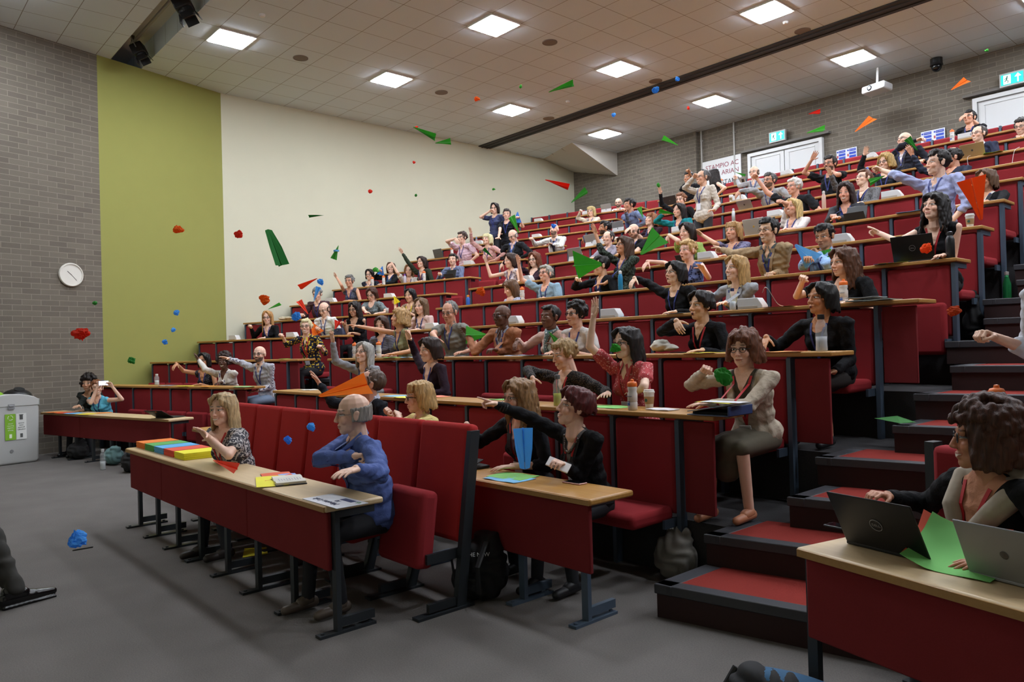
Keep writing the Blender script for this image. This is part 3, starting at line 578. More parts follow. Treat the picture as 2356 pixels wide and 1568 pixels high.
def hair_blobs(st,rnd):
    b=MB(); E=b.ell; big=1
    def cap(dy=0,k=1): E((0,-.028+dy,.040),(.083*k,.098*k,.090*k),nu=20,nv=14)
    def locks(z0,z1,n=30,r0=.019,r1=.009,wav=0,out=0,ph0=58):
        for i in range(n):
            ph=R(ph0+(360-2*ph0)*i/(n-1)); sx,cy=math.sin(ph),math.cos(ph); zz=rnd.uniform(z0,z1)
            P=[(sx*.03,cy*.04-.015,.118),(sx*.070,cy*.080-.022,.095),(sx*.088,cy*.098-.022,.03)]
            m=max(2,int((.03-zz)/.035))
            for j in range(1,m+1):
                t_=j/m; w=wav*math.sin(j*1.9+i*2.1)
                P.append((sx*(.088+out*t_)+w*cy*.6,cy*(.096+out*.5*t_)-.022-.02*t_+w*sx*.5,.03+(zz-.03)*t_))
            b.tube(P,[r0*.6,r0,r0]+[r0+(r1-r0)*j/m for j in range(1,m+1)],6)
    def fringe(n=9,zz=.048,w=.06):
        for i in range(n):
            x=-w+2*w*i/(n-1); b.tube([(x*.5,.0,.122),(x*.9,.062,.098),(x*1.05+rnd.uniform(-.006,.006),.088-abs(x)*.35,zz+rnd.uniform(-.006,.006))],[.014,.016,.008],6)
    def swept(n=9,side=1,low=.02):
        for s_ in (-1,1):
            for i in range(n):
                t=i/(n-1); x0=side*.018; e=(s_*(.050+.032*t),.074-.055*t,.052-low*2*t); b.tube([(x0,.03-.03*t,.122),(x0+(e[0]-x0)*.5,.062-.04*t,.112),(e[0]*.95,e[1]+.012,e[2]+.032),(e[0],e[1],e[2]-.012)],[.012,.015,.014,.007],6)
    def curls(n,rr,ex=1,zlo=-.03,face=.045):
        for i in range(n):
            for _ in range(9):
                a,c_=rnd.uniform(0,2*PI),rnd.uniform(-.75,1); s_=math.sqrt(1-c_*c_); p=(s_*math.sin(a)*.086*ex,s_*math.cos(a)*.1*ex-.024,c_*.095*ex+.036)
                if p[2]<zlo or (p[1]>.02 and p[2]<face+.02): continue
                E(p,(rnd.uniform(.8,1.2)*rr,)*3,nu=7,nv=5); break
    def side(): 
        for s in (-1,1): b.cap((s*.074,.025,.06),(s*.078,.012,.0),.012,.007)
    if st in('bald',): return None
    if st=='balding':
        E((0,-.036,.002),(.081,.080,.058),nu=18,nv=12)
        for i in range(26):
            ph=R(72+216*i/25); sx,cy=math.sin(ph),math.cos(ph); b.cap((sx*.081,cy*.095-.014,.05-.02*abs(math.cos(ph/2))),(sx*.081,cy*.088-.018,-.035),.0095,.0075,6)
        return b
    if st in('short','shortb','shortw'): cap(0,1.04); side(); fringe(7,.075,.05); curls(26,.016,1.03,-.02,.07)
    elif st=='shortr': cap(-.012,1.02); side(); curls(14,.014,1.0,0,.08)
    elif st=='shortq': cap(0,1.03); side(); fringe(9,.07,.05); E((0,.028,.108),(.058,.05,.03)); curls(16,.014,1.03,.01,.07)
    elif st=='pixie': cap(0,1.02); side(); swept(9,-1,.015); locks(-.03,0,22,.016,.007); 
    elif st=='bob': cap(0,1.04); locks(-.105,-.065,42,.017,.008,.003,.006); swept(8,rnd.choice((-1,1)))
    elif st=='bobb': cap(0,1.05); locks(-.11,-.07,42,.018,.009,.003,.008); fringe(13,.045,.062)
    elif st=='bobl': cap(0,1.04); locks(-.18,-.12,42,.017,.008,.005,.012); swept(8,rnd.choice((-1,1)))
    elif st=='long': cap(0,1.03); locks(-.31,-.2,44,.016,.007,.006,.014); swept(8,rnd.choice((-1,1)))
    elif st=='curlylong': cap(0,1.07); locks(-.26,-.15,46,.019,.009,.017,.030,50); curls(24,.018,1.06,-.02,.05); swept(7,1)
    elif st=='curlybob': cap(0,1.08); locks(-.10,-.06,34,.026,.02,.012,.026,48); curls(60,.020,1.1,-.06,.05); swept(7,-1)
    elif st=='curlyshort': cap(0,1.06); curls(80,.02,1.08,-.05,.05)
    elif st=='curly': cap(0,1.1); curls(120,.024,1.2,-.05,.05)
    elif st=='curlyfull': cap(0,1.12); locks(-.11,-.06,40,.028,.022,.018,.028,46); curls(300,.018,1.27,-.09,.045)
    elif st in('bun','updo'): cap(0,1.0); side(); E((0,-.125,.05),(.035,.032,.035)); fringe(5,.085,.05)
    return b
HAIRV={}
def seg_pts(K,d,up,lens,curl,r0,r1,b,bendaxis):
    p=np.array(K); dd=np.array(d); rr=r0
    for i,l in enumerate(lens):
        c=curl[i] if hasattr(curl,'__len__') else curl
        dd=unitv(dd*math.cos(c)+bendaxis*math.sin(c)); bendaxis=unitv(bendaxis-dd*(bendaxis@dd)); q=p+dd*l; rn=rr+(r1-rr)*(i+1)/len(lens); b.cap(p,q,rr,rn,8); p=q; rr=rn
    return p
def hand(b,W,fd,tf,pose,right,sc=1.0):
    """palm, four unequal bent fingers and a thumb from the wrist W; returns the palm centre"""
    fd=unitv(fd); dn=np.array([0,0,-1.]); tf=np.array(tf,float)
    if pose=='d': h=unitv(fd*.75+dn*.9+tf*.15)
    elif pose=='r': h=unitv(np.array([fd[0],fd[1],min(0,fd[2])*.15])+tf*.3)
    else: h=fd
    w=abs(h[2]); pn=unitv(dn*(1-w)+tf*w*(1 if h[2]>0 else -1)+1e-3); pn=unitv(pn-h*(pn@h)); lat=np.cross(pn,h)*(-1 if right else 1)
    curl={'d':(.25,.35,.3),'o':(.06,.12,.12),'f':(1.15,1.3,.9),'h':(.55,.75,.5),'r':(.12,.2,.2),'p':(1.1,1.2,.8)}[pose]; sp={'o':1.25,'r':1.1}.get(pose,1.0)
    wd=[.030,.010,-.010,-.029]; ln=[.072,.080,.075,.060]
    b.ell(W+h*.045*sc,(.036*sc,.05*sc,.015*sc),M=rmat(lat,h,pn),nu=10,nv=8)
    for i in range(4):
        K=W+h*(.088-.006*abs(i-1))*sc+lat*wd[i]*sc; b.cap(W+lat*wd[i]*.55*sc+h*.01,K,.0155*sc,.0115*sc,8)
        dd=unitv(h+lat*wd[i]*(sp-.85)*9); c=curl
        if pose=='p' and i==0: c=(.02,.05,.05)
        if pose=='d' and i==0: c=(.1,.15,.15)
        seg_pts(K,dd,None,[ln[i]*.45*sc,ln[i]*.32*sc,ln[i]*.25*sc],c,.0095*sc,.0068*sc,b,pn)
    T=W+h*.028*sc+lat*.026*sc; td=unitv(h*.62+lat*.68+pn*.35); tc={'f':(.1,.7,.5),'h':(.1,.45,.3)}.get(pose,(.0,.2,.15))
    seg_pts(T,td,None,[.034*sc,.030*sc,.025*sc],tc,.0125*sc,.0085*sc,b,unitv(h*.6-lat*.5+pn*.5))
    return W+h*.075*sc+pn*.02, h, pn
def person(D,idx):
    rnd=random.Random(idx+5); H_=np.array(D['H']); N=np.array(D['N']); P=np.array(D['P']); tf=unitv(D['tf']+[0] if len(D['tf'])==2 else D['tf']); lk=unitv(D['lk']); fem=D['s']=='f'; near=D.get('near',0); wide=D.get('wide',1)
    root=empty('person',tuple((P[0],P[1],D['f'])),label=D['label'],cat='person'); O=np.array([P[0],P[1],D['f']])
    K=1.08 if fem else 1.10; vx=.0042 if near else .0062
    kind,slv,col,pat,c2=D['top'][:5]
    up=unitv(N-P); f=unitv(tf-up*(tf@up)); r=np.cross(f,up); TM=rmat(r,f,up); Lt=np.linalg.norm(N-P)
    # head frame
    hf=lk; hr=unitv(np.cross(hf,[0,0,1.])); hu=np.cross(hr,hf); HM=rmat(hr,hf,hu)
    sm=skin_mat(D['sk'],D['hc'],fem,D['m'],D.get('beard'))
    hv,hF,_=head_mesh(.0042 if near else .006); jit=(1+.04*rnd.uniform(-1,1),1+.03*rnd.uniform(-1,1),1+.04*rnd.uniform(-1,1)) if True else 1
    hl=hv.copy(); hw=hv*np.array(jit)*K
    if not fem: hw=hw*np.array([1.03,1,1])
    HW=hw@HM.T+H_-O
    parts=[(HW,hF)]; hls=[hl]
    # arms, torso core and hands
    ar=.045 if fem else .050; ar*=.9+.4*(wide-1)+.1
    ab=MB(); hb=MB(); palms=[]; sl=[]
    for i,(S,E,W,pose) in enumerate(D['a']):
        S,E,W=[np.array(q) for q in (S,E,W)]; right=(i==0)
        q_=.68 if slv=='l' else 1; ab.cap(S,E,ar*q_,ar*.8*q_,12); ab.cap(E,W,ar*.82*q_,.026,12); sl.append((S,E,W))
        pc=hand(hb,W,W-E,tf,pose,right,.97 if fem else 1.06); hb.cap(W-unitv(W-E)*.05,W+unitv(W-E)*.012,.0275,.024,10); palms.append((pc,pose))
    ab.cap(N,N-up*.05,.055,.06); ab.ell(P+up*Lt*.62,(.14*wide,.09*wide,.2),M=TM); ab.cap(sl[0][0],sl[1][0],ar*.95,ar*.95); ab.ell(P+up*.03,(.12*wide,.09*wide,.10),M=TM); ab.cap(N+up*.0,H_-hu*.1,.052,.05)
    v,F,_=remesh(ab,.011,3); parts.append((v-O,F)); hls.append(np.tile([0,-1.,0],(len(v),1)))
    v,F,_=remesh(hb,.0042 if near else .0055,1); parts.append((v-O,F)); hls.append(np.tile([0,-1.,0],(len(v),1)))
    body=obj('body',final('body',parts,sm,{'hl':hls}),None,root)
    # hair
    hb_=hair_blobs(D['hair'],rnd)
    if hb_ is not None:
        v,F,n=remesh(hb_,.0055 if near else .0078,2); ph=rnd.uniform(0,9)
        v=v+n*(.0022*np.sin(v@np.array([160,90,30.])+ph)+.0016*np.sin(v@np.array([-90,210,60.])+ph*2))[:,None]
        vv=(v*np.array(jit)*K)@HM.T+H_-O; obj('hair',final('hair',[(vv,F)],hair_mat(D['hc']),{'hl':[v]}),None,root)
    # garment
    g=MB(); W1=wide*1.08; hipw=.165*W1; g.ell(P+up*.05,(hipw,.125*W1+.01,.13),M=TM); g.ell(P+up*Lt*.38,((.135 if fem else .15)*W1,.108*W1,.17),M=TM); g.ell(P+up*Lt*.66+f*.008,((.152 if fem else .17)*W1,.108*W1,.175),M=TM)
    shp=.058 if fem else .066; Sa=sl[0][0]*.84+sl[1][0]*.16; Sb=sl[1][0]*.84+sl[0][0]*.16; g.cap(Sa+up*.008,Sb+up*.008,shp,shp,12)
    g.cap(N-up*.012,Sa,.058,shp*.8); g.cap(N-up*.012,Sb,.058,shp*.8); g.ell(P+up*Lt*.86,(.12*W1,.085,.09),M=TM)
    if fem:
        for s_ in (-1,1): g.ell(P+up*(Lt*.64)+f*.085+r*s_*.068,(.062,.058,.062),M=TM)
    elif W1>1.09: g.ell(P+up*.16+f*.06,(.13,.1,.14),M=TM)
    for S,E,W in sl:
        if slv=='n': g.cap(S*.85+np.mean([sl[0][0],sl[1][0]],0)*.15,S*.85+np.mean([sl[0][0],sl[1][0]],0)*.15-up*.03,ar+.012,ar+.01); continue
        g.cap(S,S+(E-S)*(1 if slv in 'el' else .55),ar+.016,ar*.8+.014 if slv!='s' else ar+.018,12)
        if slv=='e': g.cap(E,E+(W-E)*.3,ar*.8+.014,ar*.72+.016,12)
        if slv=='l': g.cap(E,E+(W-E)*.93,ar*.82+.015,.037,12)
    if kind=='h': g.tube([N-up*.03+f*.07,N-up*.02+r*.08,N-f*.075+up*.01,N-up*.02-r*.08,N-up*.03+f*.07],.028,8)
    v,F,n=remesh(g,.0075 if near else .010,4); q=(v-N)@TM; ph=rnd.uniform(0,9)
    w=.004*np.sin(q@np.array([38,20,55.])+3*np.sin(q@np.array([11.,7,-19]))+ph)+.0025*np.sin(q@np.array([-70,45,90.])+2*np.sin(q@np.array([23.,31,9]))+ph)
    w*=.8 if fem else 1.1; v=v+n*w[:,None]
    nm={'t':'top','v':'blouse','s':'shirt','j':'jacket','c':'cardigan','h':'hoodie'}[kind]
    gar=obj(nm,final(nm,[(v-O,F)],cloth_mat(kind,col,pat if pat!='scarf' else '',c2,D['sk']),{'tl':[q]}),None,root)
    Fl=F.tolist() if isinstance(F,np.ndarray) else F
    bvh=BVHTree.FromPolygons(v.tolist(),Fl)
    def surf(x,z,off=.006,back=False):
        o_=N+r*x+up*z; s_=-1 if back else 1; h_=bvh.ray_cast(Vector(o_+f*.5*s_),Vector(-f*s_),1.0)
        return (np.array(h_[0]) if h_[0] is not None else o_+f*.1*s_)+f*off*s_
    def ribbon(name,pts,w,mt,th=.0025,off=.005,par=root):
        P3=[surf(x,z,off) for x,z in pts]; V=[];Fc=[]
        for i_,p in enumerate(P3):
            d_=unitv(P3[min(i_+1,len(P3)-1)]-P3[max(0,i_-1)]); s_=unitv(np.cross(d_,f)); V+=[p+s_*w/2,p-s_*w/2,p-s_*w/2+f*th,p+s_*w/2+f*th]
        for i_ in range(len(P3)-1):
            for k in range(4): Fc.append((i_*4+k,i_*4+(k+1)%4,i_*4+4+(k+1)%4,i_*4+4+k))
        Fc+=[(3,2,1,0),tuple(len(V)-4+k for k in range(4))]
        mb=MB(); mb.add(np.array(V)-O,Fc); return obj(name,mb,mt,par)
    ln=D['ln']
    if ln:
        lm=mat({'b':'1f2c74','r':'b01c22','y':'d8c42a'}[ln],.6); mb=MB()
        zb=-.30 if not D.get('badge') else -.36; w=.017
        for s_ in (-1,1): ribbon('lanyard',[(s_*(.068-.068*t_),-.02+(zb+.02)*t_) for t_ in np.linspace(0,1,8)],w,lm)
        if near or D.get('badge'):
            c=surf(0,zb-.05,.012); mb=MB(); mb.box((0,0,0),(.085,.006,.11),M=TM); 
            for i_ in range(len(mb.v)): mb.v[i_]=mb.v[i_]+c-O
            obj('name_badge',mb,mat('d9d9de',.5),root)
    if kind=='s' or (kind=='j' and not fem):
        cm=mat(col if kind=='s' else c2,.8); mb=MB()
        for s_ in (-1,1):
            q0=N+up*.02-f*.062; q1=N+up*.012+r*s_*.062; q2=N-up*.02+f*.062+r*s_*.012; q3=surf(s_*.045,-.085,.004)
            hgt=.03; V=[q0+up*hgt,q1+up*hgt,q2+up*.012,q3+f*.004,q1-up*.015+r*s_*.016,q0-up*.018-f*.012]
            a_=np.array(V); b2=a_+np.array([0,0,0]) ; off_=np.array([-f*.004,r*s_*.004,f*.004,f*.004,r*s_*.004,-f*.004]); b2=a_+off_
            n_=6; mb.add(np.concatenate([a_,b2])-O,[(0,1,4,5),(1,2,3,4),(6,11,10,7),(7,10,9,8),(0,6,7,1),(1,7,8,2),(2,8,9,3),(3,9,10,4),(4,10,11,5),(5,11,6,0)])
        obj('collar',mb,cm,root)
    if kind=='j' and not D.get('badge'):
        jm=mat(col,.8)
        for s_ in (-1,1): ribbon('lapel',[(s_*(.075-.06*t_),-.03-.30*t_) for t_ in np.linspace(0,1,7)],.045,jm,.004,.004)
    if D.get('tie'): ribbon('tie',[(0,-.06-.3*t_) for t_ in np.linspace(0,1,6)],.05,mat('24262c',.7),.004,.006)
    if pat=='scarf':
        mb=MB(); mb.tube([N+f*.075+up*.0,N+r*.085+up*.0,N-f*.07+up*.02,N-r*.085+up*.0,N+f*.08-up*.01,N+f*.1+r*.03-up*.12,surf(.03,-.25,.02)],[.035,.035,.03,.035,.04,.035,.03],8)
        v2,F2,_=remesh(mb,.01,2); m2,t2,b2=newmat('floral_scarf'); vo=t2.tex('Voronoi',t2.coord(),40); t2.l.new(t2.mix(t2.m('GREATER_THAN',vo.outputs[0],.4),lin('c8cdca'),lin('5f7a80')),b2.inputs['Base Color']); obj('scarf',final('scarf',[(v2-O,F2)],m2),None,root)
    if D.get('sweater'):
        sw_=mat('a89c8c',.9,noise=.12,nscale=40); mb=MB(); mb.cap(N-up*.03+r*.12,N-up*.03-r*.12,.045,.05); mb.tube([N-f*.07-r*.2-up*.08,N-f*.07+up*.0,N-f*.07+r*.2-up*.08],[.05,.06,.05],10)
        mb.tube([N+r*.13-up*.03,surf(.09,-.12,.02),surf(.045,-.22,.025),surf(.03,-.3,.03),surf(.05,-.42,.03)],[.05,.04,.032,.03,.034],10)
        mb.tube([N-r*.13-up*.03,surf(-.1,-.1,.02),surf(-.03,-.2,.03),surf(.03,-.25,.035),surf(.05,-.3,.03),surf(.09,-.4,.02)],[.05,.045,.038,.032,.03,.034],10)
        v2,F2,_=remesh(mb,.007,3); obj('tied_jumper',final('tied_jumper',[(v2-O,F2)],sw_),None,root)
    if D.get('neckl'):
        mb=MB(); 
        for i_ in range(22):
            t_=(i_/21-.5)*2; p=surf(.075*t_,-.03-.09*(1-t_*t_),.008); mb.ell(p-O,(.011,)*3,nu=7,nv=5)
        obj('necklace',mb,mat('5b5451',.25,.5),root,smooth=True)
    if D.get('brace'):
        S,E,W=sl[0]; u_=unitv(W-E); mb=MB()
        for t_ in (.03,.05,.068): 
            c=W-u_*t_; a_=unitv(np.cross(u_,[0,0,1.])); b_=np.cross(u_,a_); mb.tube([c-O+(a_*math.cos(q_)+b_*math.sin(q_))*.031 for q_ in np.linspace(0,2*PI,17)],.0075,6,cap=False)
        obj('bracelets',mb,BLACK,root)
    # glasses
    if D['gl'] or D.get('hg') or D.get('sung'):
        dz=0 if D['gl'] else .06; dy=0 if D['gl'] else (-.012 if D.get('hg') else -.03); dz+=.035 if D.get('sung') else 0; mb=MB(); rr=.0021 if D['gl']=='k' else .0014
        if not near: rr*=1.25
        for s_ in (-1,1):
            mb.tube([(s_*.032+.0225*math.cos(a_),.096+dy-abs(.0225*math.cos(a_)+.032)*.12,.004+dz+.0175*math.sin(a_)) for a_ in np.linspace(0,2*PI,17)],rr,5,cap=False)
            mb.tube([(s_*.054,.089+dy,.010+dz),(s_*.074,.07+dy,.010+dz),(s_*.082,-.01+dy,.004+dz)],rr,5)
        mb.tube([(-.010,.098+dy,.008+dz),(0,.1+dy,.011+dz),(.010,.098+dy,.008+dz)],rr,5)
        for i_ in range(len(mb.v)): mb.v[i_]=(mb.v[i_]*np.array(jit)*K*.99)@HM.T+H_-O
        go=obj('glasses',mb,BLACK if D['gl']=='k' else mat('5f5a58',.3,.7),root,smooth=True)
        if D.get('sung'):
            mb=MB()
            for s_ in (-1,1): mb.ell((s_*.032,.09+dy,.004+dz),(.02,.003,.015))
            for i_ in range(len(mb.v)): mb.v[i_]=(mb.v[i_]*np.array(jit)*K*.99)@HM.T+H_-O
            obj('lens',mb,mat('8f9296',.1,.6),go,smooth=True)
    # legs
    lc=D.get('legs','26282e'); skirt=lc.startswith('skirt'); lc=lc[-6:]; lm=mat(lc,.85,noise=.12,nscale=20); fwd=np.array(D['bn']+[0]) if len(D['bn'])==2 else np.array(D['bn']); sdv=np.array([fwd[1],-fwd[0],0]); z0=D['f']; mb=MB(); sh=MB(); bl=MB()
    st=D['st']
    for s_ in (-1,1):
        hp=P+sdv*s_*.085
        if st: kn=np.array([hp[0],hp[1],z0+ (P[2]-z0)*.52])+fwd*.05*(1 if st<1 else .2); an=np.array([hp[0],hp[1],z0+.09])-fwd*.02
        else: kn=hp+fwd*D['kf']+sdv*s_*.03; kn[2]=z0+.50; an=kn+fwd*(.04 if s_>0 else -.06); an[2]=z0+.09
        pass
        mb.cap(hp,kn,.088*min(1.1,wide),.062,12)
        (bl if skirt else mb).cap(kn,an,.058 if not skirt else .05,.045 if not skirt else .036,12)
        sh=MB(); sh.cap(an-fwd*.03-np.array([0,0,.04])-O,an+fwd*.15-np.array([0,0,.055])-O,.038,.03,10); sh.cap(an-O-np.array([0,0,.02]),an+fwd*.05-O-np.array([0,0,.035]),.042,.036,10); obj('shoe',sh,mat(D.get('shoe','17171a'),.5),root,smooth=True)
    if skirt: mb.cap(P-np.array([0,0,.0]),P+fwd*D['kf']*.9-np.array([0,0,.03]),.13,.11); mb.cap(P+fwd*.3+sdv*.05-np.array([0,0,.02]),P+fwd*.36+sdv*.03-np.array([0,0,.16]),.10,.11)
    v2,F2,_=remesh(mb,.016,3); obj('skirt' if skirt else 'trousers',final('legs',[(v2-O,F2)],lm),None,root)
    if skirt: v2,F2,_=remesh(bl,.012,2); q_=obj('leg',final('leg',[(v2-O,F2)],mat(D['sk'],.5)),None,root)
    return root,palms
